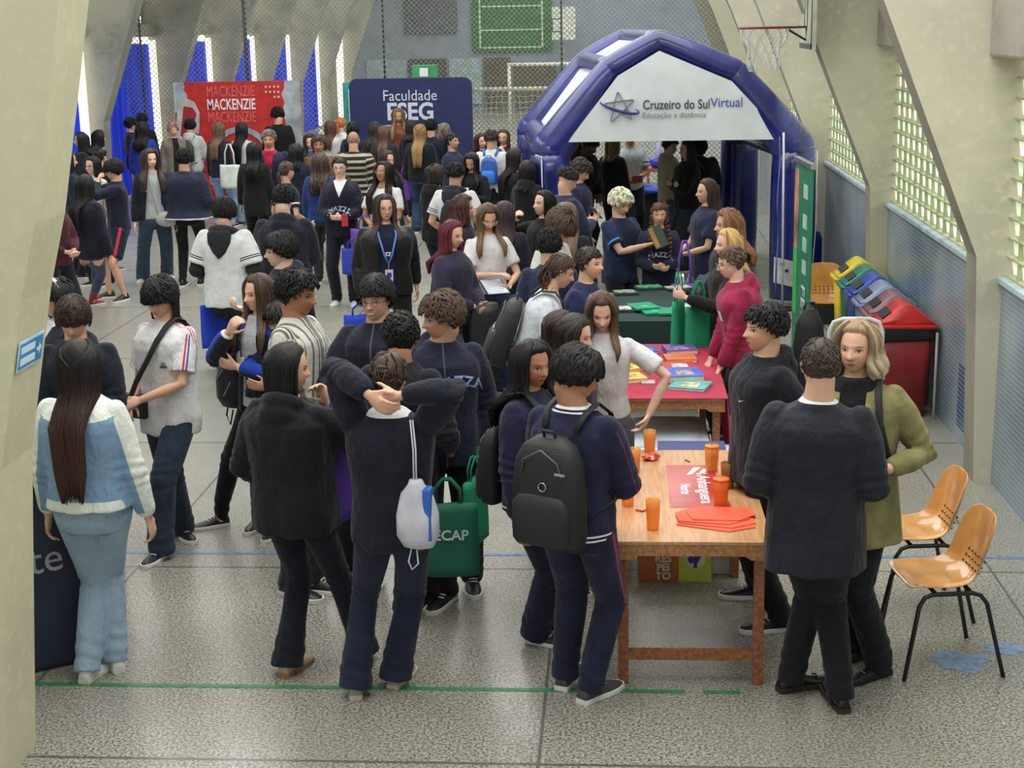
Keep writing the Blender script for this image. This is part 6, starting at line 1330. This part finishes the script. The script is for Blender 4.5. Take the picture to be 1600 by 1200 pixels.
P_('totegirl', 342, 191, 1.72, 162, 'girl with long straight brown hair carrying a big white tote on her shoulder', 'light', hs('longer', long=.66), (88, 66, 52), (120, 92, 72), top=sweater((30, 32, 52), zones=(('sleevein', .8, 1.1, (120, 30, 50)),)), legs=jeans((126, 156, 190), 'wide'))
P_('greyhood', 297, 186, 1.70, 172, 'person in a pale grey hoodie with a dark green backpack by the red backdrop', 'light', HAIR['short'], BLK, top=hoodie((188, 192, 190)), fem=False, al='low', ar='low')
P_('elder', 270, 192, 1.66, 30, 'elderly woman with short rosy grey hair at the left end of the red backdrop', 'light', HAIR['short'], (150, 122, 112), top=jacket((120, 110, 100), (30, 30, 34)), fem=True)
P_('bluehair', 222, 190, 1.70, 178, 'girl with thick long black hair and a blue shirt before the blue curtain', 'light', hs('wavy', long=.72, th=.08, wave=.02), BLK, top=sweater((40, 60, 150)), legs=jeans((60, 76, 120)))
P_('talkboy', 205, 183, 1.70, 100, 'boy with short black hair in profile before the blue curtain', 'light', HAIR['mop'], BLK, top=sweater((26, 28, 42)), fem=False)
P_('behindboy', 222, 177, 1.72, 178, 'dark haired person standing behind the two talking before the blue curtain', 'light', HAIR['short'], (40, 32, 32), top=sweater((30, 34, 60)), fem=False)
P_('shawl', 287, 233, 1.74, 176, 'boy with a navy jacket draped over his shoulders like a cape, seen from behind', 'light', HAIR['short'], BLK, top=dict(c=(36, 40, 62), name='draped_jacket', loose=.045, z0=.50, hemw=.04, zones=(('hem', .50, .515, (210, 206, 222)),)), legs=pants((20, 20, 24), 'slim'), fem=False, bw=1.15, al='bent', ar='bent', shoes='sneaker_black')
P_('curly', 234, 232, 1.76, 24, 'girl with long frizzy dark hair, open navy jacket, grey t-shirt and blue jeans', 'pale', hs('wavyfront', wave=.07, long=.70, th=.075), (58, 42, 40), (80, 60, 54), top=jacket((26, 28, 40), (178, 180, 182), (.075, .03), z0=.50), legs=jeans((56, 74, 96), 'wide'), al='down', ar='down', hy=14, feet=((224, 440, 0), (262, 434, 40)), shoes='sneaker_white')
P_('shorts', 172, 249, 1.70, -70, 'boy in navy shorts with a red side stripe covering his face with both hands', 'light', HAIR['mop'], BLK, top=sweater((26, 31, 50), z0=.50), legs=dict(c=(24, 32, 56), k='shorts', name='shorts', zones=(('side', .93, (196, 52, 62)),)), al='face', ar='face', fem=False, hp=16, feet=((172, 466, -70), (195, 470, -20)))
P_('laugh', 142, 244, 1.66, -30, 'smiling girl with glasses and black hair behind the boy covering his face', 'light', HAIR['medium'], BLK, top=tee((188, 200, 200)), glasses=(60, 50, 50), smile=True)
P_('leggings', 134, 272, 1.70, 150, 'girl with waist length black hair, blue leggings and red striped socks', 'light', hs('longer', long=.62, n=38, wave=.03), (30, 26, 28), top=hoodie((26, 28, 42), hood=False, loose=.03), legs=dict(c=(46, 56, 96), k='leggings', name='leggings', zones=(('below', 1.62, (150, 36, 60)), ('sidein', .2, .3, (46, 56, 96)))), shoes='red', feet=((145, 478, 150), (150, 470, 175)))
P_('darkmid', 157, 232, 1.66, 150, 'person with a dark messy bun behind the smiling girl with glasses', 'light', HAIR['topbun'], BLK, top=sweater((22, 24, 34)))
P_('leftprof', 124, 206, 1.70, -75, 'girl with long black hair in profile at the edge of the cream pillar', 'light', HAIR['wavy'], BLK, top=sweater((24, 26, 36)))
P_('leftdark', 156, 203, 1.68, 130, 'girl with long black hair leaning forward in a black top before the left blue curtain', 'light', HAIR['wavy'], BLK, top=sweater((20, 20, 26)), lean=12)
P_('pillarside', 108, 236, 1.68, 120, 'dark haired person in navy mostly hidden by the cream pillar', 'light', HAIR['medium'], (34, 28, 30), top=sweater((28, 34, 60)))
P_('farleft', 78, 288, 1.66, 60, 'person in a maroon top at the pillar edge with one hand raised', 'light', HAIR['long'], (30, 26, 28), top=sweater((70, 26, 40)), ar='low', al='low')
P_('hoodwhite', 352, 308, 1.74, 172, 'boy seen from behind in a white t-shirt over a black hoodie with banded sleeves', 'light', HAIR['mop'], BLK, top=tee((214, 218, 218), z0=.44, loose=.028, sl=.8, zones=(('cuff', .56, .59, (30, 32, 44)), ('cuff', .62, .65, (30, 32, 44)))), legs=pants((28, 29, 38)), fem=False, bw=1.12, al='bent', ar='bent', hp=18, feet=((338, 575, 165), (372, 572, 190)))
P_('navyhood', 443, 290, 1.80, 178, 'boy with cropped black hair and a navy hooded jacket seen from behind, head bowed', 'pale', hs('crop', th=.035, nape=-.2), BLK, top=hoodie((34, 34, 50), loose=.03), fem=False, bw=1.15, al='low', ar='low', hp=20)
P_('profileboy', 433, 362, 1.76, -72, 'boy with smooth black hair and navy hoodie facing left in profile', 'pale', hs('mop', front=.24, nape=-.24, side=-.02, tw=.08), BLK, top=hoodie((30, 33, 50)), fem=False, hp=8, al='phone', ar='low')
P_('walkleg', 345, 250, 1.0 if False else 1.62, 178, 'dark haired girl partly hidden behind the draped navy jacket', 'light', HAIR['medium'], (40, 34, 34), top=sweater((24, 26, 36))) if False else None
P_('midback', 640, 262, 1.60, 176, 'girl with brown hair in navy glimpsed between the striped pullover and the black jacket', 'light', HAIR['medium'], (66, 50, 44), top=sweater((30, 36, 56)), legs=jeans((50, 66, 100))) if False else None
run_jobs()
bpy.context.view_layer.update()
for o_, t_, y_ in SNAP: snap(o_, t_, y_)
# long-sleeved undershirt of the boy with the black hood, and the dark hoods lying over white shirts
for key, cc in (('hoodwhite', (26, 27, 36)), ('drawboy', (28, 31, 46))):
    I = INFO[key]; h = I['h']; q = MB()
    a = np.linspace(-150, 150, 15)
    pts = [(math.sin(math.radians(v))*.062*h, (.014+math.cos(math.radians(v))*.056)*h, (.842+.012*math.cos(math.radians(v))-.012)*h) for v in a]
    q.tube(pts, [(.015+.012*max(0, math.cos(math.radians(v))))*h for v in a], 10, rnd=True)
    q.loft([ring((0, .088*h+o_*.012, z*h), w_*h, .022*h, 20, 2) for z, w_, o_ in ((.70, .004, 1), (.73, .035, 1), (.78, .062, .5), (.825, .066, -1), (.845, .05, -2))])
    I['q'] = q; o = q.build('hood', mat('dark_hood_cloth_%s' % key, cc, .85, bs=.3, bscale=30), I['t'], True)
    if key == 'hoodwhite':
        q = MB(); MWi = I['MW'].inverted()
        for i in (0, 1):
            E_ = np.array(MWi@I['EL'][i]); W_ = np.array(MWi@I['WR'][i]); S = np.array(MWi@I['SH'][i]); q.tube([S*.4+E_*.6, E_, E_*.5+W_*.5, W_], [.040*h, .042*h, .038*h, .026*h], 14, rnd=False); q.ell(E_, (.041*h,)*3)
        q.build('under_sleeves', mat('black_sleeve_cloth', (24, 24, 30), .85, bs=.3, bscale=30), I['t'], True)
# ---------------------------------------------------------------- carried things
def loc_in(key, p):
    I = INFO[key]; T = I['T'](p); return T
def backpack(key, c, label, w_=.17, hgt=.27, d=.085, z=.66, off=(0, 0), acc=None, name='backpack', front=False):
    I = INFO[key]; h = I['h']; bw = I['bw']; sg = -1 if front else 1; y0 = (.066*bw+I['o']*.9+.004)*sg
    base = I['T']([off[0], y0+sg*d*.5+off[1], z-hgt/2]); t = empty(name, base, I['th'], label, 'backpack'); R = Matrix.Rotation(math.radians(I['lean']), 4, 'X')
    W = w_*h/2; H_ = hgt*h; Dd = d*h; rr = []
    for u, kw, kd in ((0, .86, .5), (.03, .96, .8), (.15, 1.02, 1.0), (.5, 1.0, 1.0), (.8, .92, .86), (.93, .72, .66), (1.0, .42, .36)): rr.append(ring((0, -sg*Dd*(1-kd)*.25, u*H_), W*kw, Dd*.5*kd, 28, 3.2))
    q = MB(); q.loft(rr); M = mat('bag_cloth_%d_%d_%d' % c, c, .6, bs=.3, bscale=120)
    o = q.build('main_compartment', M, t, True, mtx=R)
    q = MB(); q.loft([ring((0, sg*Dd*.42, u*H_), W*.82*k, Dd*.24*k2, 24, 3) for u, k, k2 in ((.05, .9, .5), (.1, 1, 1), (.42, 1, 1), (.5, .8, .6), (.52, .5, .3))]); q.build('front_pocket', mat('bag_pocket_%d_%d_%d' % c, tuple(min(255, int(v*1.25+6)) for v in c), .65), t, True, mtx=R)
    q = MB(); q.tube([(-W*.62, sg*Dd*.36, .62*H_), (-W*.5, sg*Dd*.44, .82*H_), (0, sg*Dd*.40, .92*H_), (W*.5, sg*Dd*.44, .82*H_), (W*.62, sg*Dd*.36, .62*H_)], .004, 6); q.build('zip', mat('grey_zip', (90, 90, 94), .4), t, True, mtx=R)
    q = MB(); q.tube([(-.03, -sg*Dd*.1, H_*.99), (-.025, 0, H_*1.06), (.025, 0, H_*1.06), (.03, -sg*Dd*.1, H_*.99)], .007, 6); q.build('handle', M, t, True, mtx=R)
    Rz = Matrix.Rotation(I['th'], 4, 'Z').inverted()
    for s in (-1, 1):
        P = [I['T'](p) for p in ([s*.045, y0*.9, .80-.0], [s*.058, y0*.55, .838], [s*.062, -sg*.01, .843+I['o']*.6], [s*.066, -sg*(.05+I['o']), .815], [s*.074, -sg*(.067*bw+I['o']*.95+.004), .75], [s*.083*bw, -sg*(.055*bw+I['o']+.004), .66], [s*(.088*bw+I['o']+.004), 0, .60], [s*.06, y0*.95, .56])]
        q = MB(); q.tube([(Rz@(p-base))[:] for p in P], [(.017, .006)]*len(P), 8, ref=(1, 0, 0)); q.build('strap', mat('bag_strap_%d_%d_%d' % c, tuple(min(255, int(v*1.15)) for v in c), .7), t, True)
    if acc: acc(t, W, H_, Dd, sg, R)
    return t
def buckles(t, W, H_, Dd, sg, R):
    q = MB(); q.box(-W*.75, -W*.45, sg*Dd*.45, sg*Dd*.5, H_*.72, H_*.745); q.build('silver_zip_pull', mat('silver_metal', (200, 200, 204), .25, 1), t, mtx=R)
    q = MB(); q.tube([(-W*.1+.02*math.cos(a), sg*Dd*.52, H_*.6+.02*math.sin(a)) for a in np.linspace(0, 2*PI, 14)], .003, 5); q.build('ring', mat('silver_metal', (200, 200, 204), .25, 1), t, True, mtx=R)
backpack('packboy', (22, 22, 24), 'big black backpack with rounded pocket on the boy in the navy tracksuit', .20, .29, .10, .645, acc=buckles)
backpack('olive', (26, 26, 32), 'slim black backpack hanging behind the woman in olive', .17, .25, .08, .66)
backpack('bluepack', (40, 96, 180), 'bright blue backpack on the boy in white near the tent', .14, .22, .07, .68)
backpack('greyhood', (50, 60, 44), 'dark green backpack on the person in the pale grey hoodie', .15, .20, .07, .68)
def nk(t, W, H_, Dd, sg, R):
    text_mesh('lettering', 'NIKE', .10, mat('white_bag_print', (226, 226, 226), .5), t, R @ Matrix.Translation((0, Dd*.56, H_*.42)) @ Matrix.Rotation(PI, 4, 'Z') @ Matrix.Rotation(PI/2, 4, 'X') @ Matrix.Rotation(.5, 4, 'Z'), bold=.002)
    q = MB(); q.add([(.07, Dd*.57, H_*.30), (.02, Dd*.57, H_*.22), (-.08, Dd*.57, H_*.34), (.015, Dd*.57, H_*.265), (.05, Dd*.57, H_*.29)], [(0, 1, 3, 4), (1, 2, 3)]); q.build('swoosh_print', mat('white_bag_print', (226, 226, 226), .5), t, mtx=R)
backpack('nikegirl', (30, 30, 34), 'black backpack with large white lettering on the girl with the curly ponytail', .19, .28, .09, .63, acc=nk)
t = backpack('wavygirl', (24, 22, 30), 'black backpack worn low by the girl with wavy black hair', .16, .24, .08, .60, off=(0, .0))
def sackbag(key, c, label, off, w_=.10, hgt=.20, print_=None, back=True, d=.035):
    I = INFO[key]; h = I['h']; base = I['T'](off); t = empty('drawstring_bag', base, I['th'], label, 'bag')
    q = MB(); q.loft([ring((0, 0, u*hgt*h), w_*h*k, d*h*k2, 24, 2.4) for u, k, k2 in ((0, .25, .3), (.04, .7, .75), (.2, .98, 1.1), (.5, 1, 1.1), (.8, .75, .8), (.93, .4, .5), (1, .3, .35))]); q.v[-1] += wob(q.v[-1], .004, 5)[:, None]
    q.build('sack', mat('sack_%d_%d_%d' % c, c, .6, bs=.4, bscale=14), t, True)
    Rz = Matrix.Rotation(I['th'], 4, 'Z').inverted(); C_ = mat('cord_%d' % c[0], tuple(min(255, v+6) for v in c), .7)
    return t, I, h, Rz, C_
t, I, h, Rz, C_ = sackbag('handshead', (204, 206, 216), 'white drawstring bag with blue print hanging from the shoulder of the person with raised hands', (-.088, .098, .49), .058, .19)
for dx in (0, .012): q = MB(); q.tube([(dx, 0, .19*h), (-.0+dx, -.01, .27*h), (.02+dx, -.06, .345*h)], .004, 6); q.build('cord', C_, t, True)
q = MB(); q.tube([(.01, 0, .01), (.0, .02, -.07), (.03, .02, -.10), (.045, .02, -.06), (.03, 0, .01)], .004, 6); q.build('cord', C_, t, True)
q = MB(); q.box(-.075, -.035, -.02, .055, .05, .30); q.build('blue_print', mat('bright_blue_print', (48, 104, 200), .5), t, bev=.01)
t, I, h, Rz, C_ = sackbag('drawboy', (24, 24, 28), 'black drawstring bag on the back of the boy in the white shirt', (0, .105, .52), .075, .26)
for s in (-1, 1): q = MB(); q.tube([(s*.02, 0, .26*h), (s*.08, -.06, .31*h), (s*.1, -.16, .29*h)], .006, 6); q.build('cord', C_, t, True)
t, I, h, Rz, C_ = sackbag('chin', (22, 22, 26), 'black backpack with grey marks hanging at the side of the girl touching her lips', (-.155, -.0, .47), .07, .22, d=.055)
for s in (0, 1): q = MB(); q.tube([(0, .0, .2*h), (.0, .04-.08*s, .27*h), (.03, .02-.04*s, .33*h)] if s else [(-.05, 0, .04), (-.08, 0, -.06), (-.05, 0, -.12), (-.02, 0, -.02)], .006, 6); q.build('strap', C_, t, True)
q = MB(); q.tube([(-.06, -.092, .2), (.0, -.1, .27)], .005, 5); q.tube([(-.0, -.1, .1), (.06, -.095, .2)], .005, 5); q.build('grey_marks', mat('grey_print', (150, 152, 158), .4), t)
def tote(p, rz, c, label, w_=.34, hgt=.36, drop=.16, text=None, tc=(220, 220, 220), d=.05, sc=1, name='tote_bag', ts=.07, lift=0):
    """p = the hand or shoulder it hangs from"""
    p = Vector(p); base = p-Vector((0, 0, (hgt+drop)*sc-lift)); t = empty(name, base, rz, label, 'bag')
    W, H_, D_ = w_*sc/2, hgt*sc, d*sc/2; n = 9; rr = []
    for k in range(9):
        u = k/8; b_ = D_*(1.1-.75*u**2)+.004; rr.append([(x*W*(1+.02*math.sin(u*5)), b_*(1-abs(x)**6)+.003, u*H_+.004*math.sin(x*5)) for x in np.linspace(-1, 1, n)]+[(x*W*(1+.02*math.sin(u*5)), -b_*(1-abs(x)**6)-.003, u*H_+.004*math.sin(x*5)) for x in np.linspace(1, -1, n)])
    q = MB(); q.loft(rr); M = mat('tote_cloth_%d_%d_%d' % c, c, .7, vs=5, bs=.35, bscale=9); q.build('bag_body', M, t, True)
    for s in (-1, 1): q = MB(); q.tube([(-W*.45, s*D_*.3, H_*.93), (-W*.42, s*.01, H_+drop*sc*.55), (-W*.12, s*.012, H_+drop*sc*.97), (W*.12, s*.012, H_+drop*sc*.97), (W*.42, s*.01, H_+drop*sc*.55), (W*.45, s*D_*.3, H_*.93)], [(.003, .011)]*6, 6, ref=(0, 1, 0)); q.build('handle', M, t, True)
    if text: text_mesh('lettering', text, ts*sc, mat('tote_print_'+'_'.join(map(str, tc)), tc, .6), t, fcam((0, -D_*1.15-.012, H_*.58)), bold=.0015*sc)
    return t
hn = lambda k, i: INFO[k]['HN'][i]
I = INFO['mazzaboy']
p = ay(699, 800, 7.6); tote((p.x, 7.6, .86), math.radians(4), (18, 100, 76), 'dark green tote with white lettering below the boy in the MAZZA zip hoodie', .33, .40, .14, 'FECAP', (200, 224, 214), ts=.078)
p = ay(741, 730, 7.95); tote((p.x, 7.95, p.z+.06), math.radians(72), (26, 142, 104), 'bright green tote seen edge on beside the white lettered dark green tote', .32, .37, .12, None)
p = ay(524, 640, 7.12); tote((p.x, 7.12, p.z+.05), math.radians(62), (92, 52, 164), 'purple tote between the black hoodie and the raised arms', .32, .42, .2)
tote(hn('leather', 0)+Vector((0, 0, .02)), math.radians(10), (30, 62, 196), 'royal blue tote held low by the woman in the leather jacket', .30, .42, .10)
p = INFO['efgirl']['EL'][1]; tote((p.x+.10, p.y-.22, 1.10), math.radians(-6), (112, 74, 168), 'purple tote with white EF lettering on the arm of the girl in the MAZZA hoodie', .36, .40, .16, 'EF', (226, 222, 236), ts=.12)
p = INFO['efgirl']['WR'][1]; tote((p.x+.12, p.y-.05, .82), math.radians(-6), (34, 66, 184), 'blue tote hanging below the purple EF bag', .26, .30, .1)
tote((INFO['hoodwhite']['WR'][1].x-.02, INFO['hoodwhite']['WR'][1].y-.02, .95), math.radians(60), (28, 62, 200), 'blue tote beside the boy in the white t-shirt with banded sleeves', .34, .40, .2)
p = INFO['totegirl']['SH'][0]; tote((p.x+.06, p.y-.16, p.z+.02), math.radians(-8), (214, 224, 214), 'big white tote on the shoulder of the girl before the red backdrop', .36, .38, .34)
p = INFO['braids']['SH'][1]; tote((p.x+.10, p.y-.16, p.z-.02), math.radians(8), (132, 84, 200), 'purple tote hanging from the shoulder of the girl with braids', .26, .34, .42)
p = gp(1106, 430, 1.32); tote((INFO['blonde']['WR'][0].x-.03, INFO['blonde']['WR'][0].y-.06, 1.34), math.radians(68), (32, 160, 112), 'bright green tote at the corner of the dark green table, nearer the crowd', .26, .44, .22)
tote((INFO['blonde']['WR'][0].x+.12, INFO['blonde']['WR'][0].y-.12, 1.28), math.radians(30), (24, 140, 98), 'second green tote pressed against the maroon hoodie', .24, .42, .2)
p = INFO['goldback']['WR'][1]; tote((p.x-.02, p.y-.02, 1.05), math.radians(20), (110, 66, 170), 'purple tote beside the girl with golden brown hair', .2, .34, .2)
p = INFO['curlwhite']['WR'][1]; tote((p.x+.1, p.y-.05, 1.12), math.radians(50), (120, 80, 190), 'small purple bag at the elbow of the curly girl in white', .16, .2, .1)
p = INFO['blackjk']['WR'][0]; tote((p.x+.28, p.y-.1, .86), math.radians(20), (34, 66, 190), 'blue tote held between the black jacket and the white shirt', .22, .38, .1)
p = INFO['curly']['WR'][1]; t = empty('shoulder_bag', (p.x-.07, p.y-.12, .78), math.radians(20), 'small pale grey shoulder bag on the girl with frizzy hair', 'bag')
q = MB(); q.ell((0, 0, .1), (.15, .045, .1), 18, 12); q.build('bag_body', mat('pale_grey_nylon', (176, 176, 166), .6, bs=.3), t, True); q = MB(); q.tube([(-.11, .0, .15), (-.16, -.02, .4), (-.2, .03, .68)], .004, 6); q.build('strap', mat('grey_strap', (150, 150, 146), .6), t, True)
# crossbody strap and pouch of the person with the striped tee
I = INFO['asian']; h = I['h']; t = empty('crossbody_bag', I['T']([-.085, -.085, .50]), I['th'], 'small black crossbody pouch with a broad strap over the striped white t-shirt', 'bag')
q = MB(); q.box(-.09, .09, -.03, .03, 0, .15); q.build('pouch', mat('black_nylon', (22, 22, 26), .6), t, bev=.012)
Rz = Matrix.Rotation(I['th'], 4, 'Z').inverted(); P = [I['T'](v) for v in ([-.085, -.115, .57], [-.05, -.112, .64], [.0, -.104, .72], [.03, -.085, .785], [.048, -.05, .832], [.054, .0, .858], [.05, .05, .838], [.02, .085, .76])]; b0 = t.location.copy()
q = MB(); q.tube([(Rz@(p-b0))[:] for p in P], [(.019, .005)]*8, 8, ref=(1, 0, 0)); q.build('strap', mat('black_strap', (20, 20, 24), .7), t, True)
# small held things
def held(name, key, i, dims, c, label, cat, off=(0, 0, 0), rot=(0, 0, 0), extra=None):
    I = INFO[key]; p = I['HN'][i]+Vector(off); t = empty(name, p, I['th'], label, cat)
    R = Matrix.Rotation(math.radians(rot[2]), 4, 'Z')@Matrix.Rotation(math.radians(rot[0]), 4, 'X')@Matrix.Rotation(math.radians(rot[1]), 4, 'Y'); a, b, d = [v/2 for v in dims]
    MB().box(-a, a, -b, b, -d, d, R).build('casing', mat(name+'_casing_%d' % c[0], c, .35), t)
    if extra: extra(t, R, a, b, d)
    return t
scr = lambda t, R, a, b, d: MB().box(-a*.9, a*.9, -b*.92, b*.92, d, d+.001, R).build('screen', mat('dim_screen', (196, 204, 214), .15), t)
held('tablet', 'tablet', 1, (.20, .28, .008), (28, 28, 32), 'black tablet held by the girl with glasses in white', 'tablet', (-.10, -.04, .035), (18, 0, 0), scr)
held('smartphone', 'phoneboy', 0, (.075, .15, .008), (40, 36, 40), 'phone held up by the boy with shaved sides', 'phone', (0, 0, .04), (50, 0, 0), scr)
held('smartphone', 'phonegirl', 0, (.075, .15, .008), (40, 30, 40), 'phone in the hands of the girl with long black hair', 'phone', (0.02, -.02, .04), (50, 0, 0), scr)
held('red_packet', 'greytent', 0, (.14, .04, .1), (170, 50, 70), 'red packet held inside the tent by the person in grey', 'packet', (.05, -.04, .05))
held('pink_phone', 'efgirl', 0, (.07, .03, .13), (196, 44, 70), 'red phone held by the girl in the MAZZA hoodie with glasses', 'phone', (.05, -.03, -.02))
I = INFO['blond']; p = I['HN'][0]; t = empty('thick_book', p+Vector((.02, -.03, .06)), I['th']+.3, 'thick tan book open in the hand of the blond boy', 'book')
R = Matrix.Rotation(math.radians(62), 4, 'X'); MB().box(-.07, .07, -.1, .1, -.026, .026, R).build('page_block', mat('tan_page_edges', (190, 150, 92), .7), t); q = MB(); q.box(-.075, .075, -.105, .105, .026, .031, R); q.build('cover', mat('dark_cover', (60, 70, 66), .5), t); q = MB(); q.box(-.075, .075, -.105, .105, -.031, -.026, R); q.build('cover', mat('brown_cover', (120, 96, 64), .5), t)
I = INFO['striped']; p = I['HN'][1]; t = empty('white_mug', p+Vector((-.02, -.05, -.03)), 0, 'white paper cup in the hand of the man in the striped shirt', 'cup'); t.name = 'paper_cup'
q = MB(); q.lathe([(.028, 0), (.04, .11), (.042, .112), (.036, .106), (.024, .006)], n=20); q.build('cup_body', mat('white_paper_cup', (222, 222, 224), .5), t, True); q = MB(); q.lathe([(.0365, .1), (.001, .1)], n=16, cap=False); q.build('drink', mat('dark_drink', (70, 50, 40), .3), t)
# black jacket over the arm of the red haired girl
I = INFO['redhair']; p = I['WR'][1]; q = MB(); rr = []
for k in range(8):
    u = k/7; rr.append(ring((0, .0, -u*.62), .11+.03*math.sin(u*4), .05+.02*math.sin(u*6), 18, 2))
q.loft(rr); q.v[-1] += wob(q.v[-1], .008, 3)[:, None]; o = q.build('folded_jacket', mat('black_shiny_jacket', (26, 26, 30), .5, bs=.4, bscale=20), None, True); o.location = p+Vector((.03, -.05, .03)); tag(o, 'black jacket hanging folded over the arm of the girl with red hair', 'jacket')
# lanyard with badge (clothing, stays with the woman in leather)
I = INFO['leather']; h = I['h']; y = -(.066*I['bw']+.02); LB = mat('blue_lanyard_ribbon', (84, 124, 206), .5)
for s in (-1, 1): q = MB(); q.tube([(s*.042*h, -.01, .838*h), (s*.045*h, (y-.01)*h*.9, .80*h), (s*.02*h, (y-.012)*h, .70*h), (0, (y-.012)*h, .655*h)], [(.009, .003)]*4, 6, ref=(1, 0, 0)); q.build('lanyard', LB, I['t'], True)
q = MB(); q.box(-.035, .035, (y-.018)*h, (y-.014)*h, .555*h, .625*h); bd = q.build('badge', mat('badge_card', (216, 214, 232), .3), I['t']); q = MB(); q.box(-.02, .02, (y-.019)*h, (y-.018)*h, .585*h, .61*h); q.build('badge_print', mat('navy_print', (44, 60, 140), .4), bd)
q = MB(); q.tube([(0, (y-.013)*h, .655*h), (0, (y-.015)*h, .622*h)], .004, 6); q.build('badge_clip', mat('silver_metal', (200, 200, 204), .25, 1), I['t'])
# small marks on clothes
def patch(key, pts, c, name, yoff=0, side=None):
    I = INFO[key]; h = I['h']; y = -(.066*I['bw']+I['o']*.9+.010)+yoff
    q = MB(); MWi = I['MW'].inverted(); V = [MWi@I['T']([x, y, z]) for x, z in pts]; q.add([v[:] for v in V]+[(v+Vector((0, -.002, 0)))[:] for v in V], [tuple(range(len(V))), tuple(range(2*len(V)-1, len(V)-1, -1))]); o = q.build(name, mat('patch_%d_%d_%d' % c, c, .5, var=0), I['t']); snap(o, I['t'], V[0].y-.001)
patch('asian', [(.035, .69), (.06, .69), (.06, .697), (.035, .697)], (70, 76, 90), 'chest_print'); patch('asian', [(.04, .70), (.055, .70), (.055, .708), (.042, .712)], (120, 126, 140), 'chest_logo')
patch('nikeman', [(.03, .725), (.037, .717), (.062, .728), (.038, .7215)], (226, 226, 230), 'chest_logo', -.004)
patch('maroon', [(.02, .70), (.06, .70), (.06, .745), (.02, .745)], (226, 220, 224), 'name_sticker', -.004)
patch('curly', [(-.075, .70), (-.05, .70), (-.055, .735), (-.07, .73)], (190, 196, 226), 'jacket_print', -.004)
patch('greyman', [(-.02, .68), (.018, .68), (.018, .70), (-.02, .70)], (226, 150, 170), 'shirt_print', .012)
# black bag on the stool behind the suit
t = empty('black_bag', (1.42, 11.0, 0), 0, 'tall black bag standing on the floor behind the man in the suit', 'bag'); q = MB(); q.loft([ring((0, 0, z), w_, d_, 20, 2.6) for z, w_, d_ in ((0, .13, .11), (.3, .15, .13), (.7, .13, .12), (1.0, .1, .09), (1.12, .05, .05))]); q.build('bag_body', mat('black_nylon_bag', (18, 18, 22), .7, bs=.3), t, True); q = MB(); q.tube([(-.05, 0, 1.1), (-.03, 0, 1.17), (.03, 0, 1.17), (.05, 0, 1.1)], .008, 6); q.build('handle', DKG, t, True)


# back pockets and waistband of the pale jeans
def back_patch(key, pts, c, name):
    I = INFO[key]; h = I['h']; q = MB(); V = [Vector((x*h, .2, z*h)) for x, z in pts]; q.add([v[:] for v in V]+[(v+Vector((0, .002, 0)))[:] for v in V], [tuple(range(len(V)-1, -1, -1)), tuple(range(len(V), 2*len(V)))]); o = q.build(name, mat('patch_%d_%d_%d' % c, c, .8), I['t']); snap(o, I['t'], .201, .003, -1)
for sx in (-1, 1):
    P = [(sx*a, b) for a, b in ((.022, .505), (.072, .51), (.074, .455), (.048, .438), (.024, .45))]
    back_patch('denim', P if sx > 0 else P[::-1], (126, 150, 176), 'back_pocket')
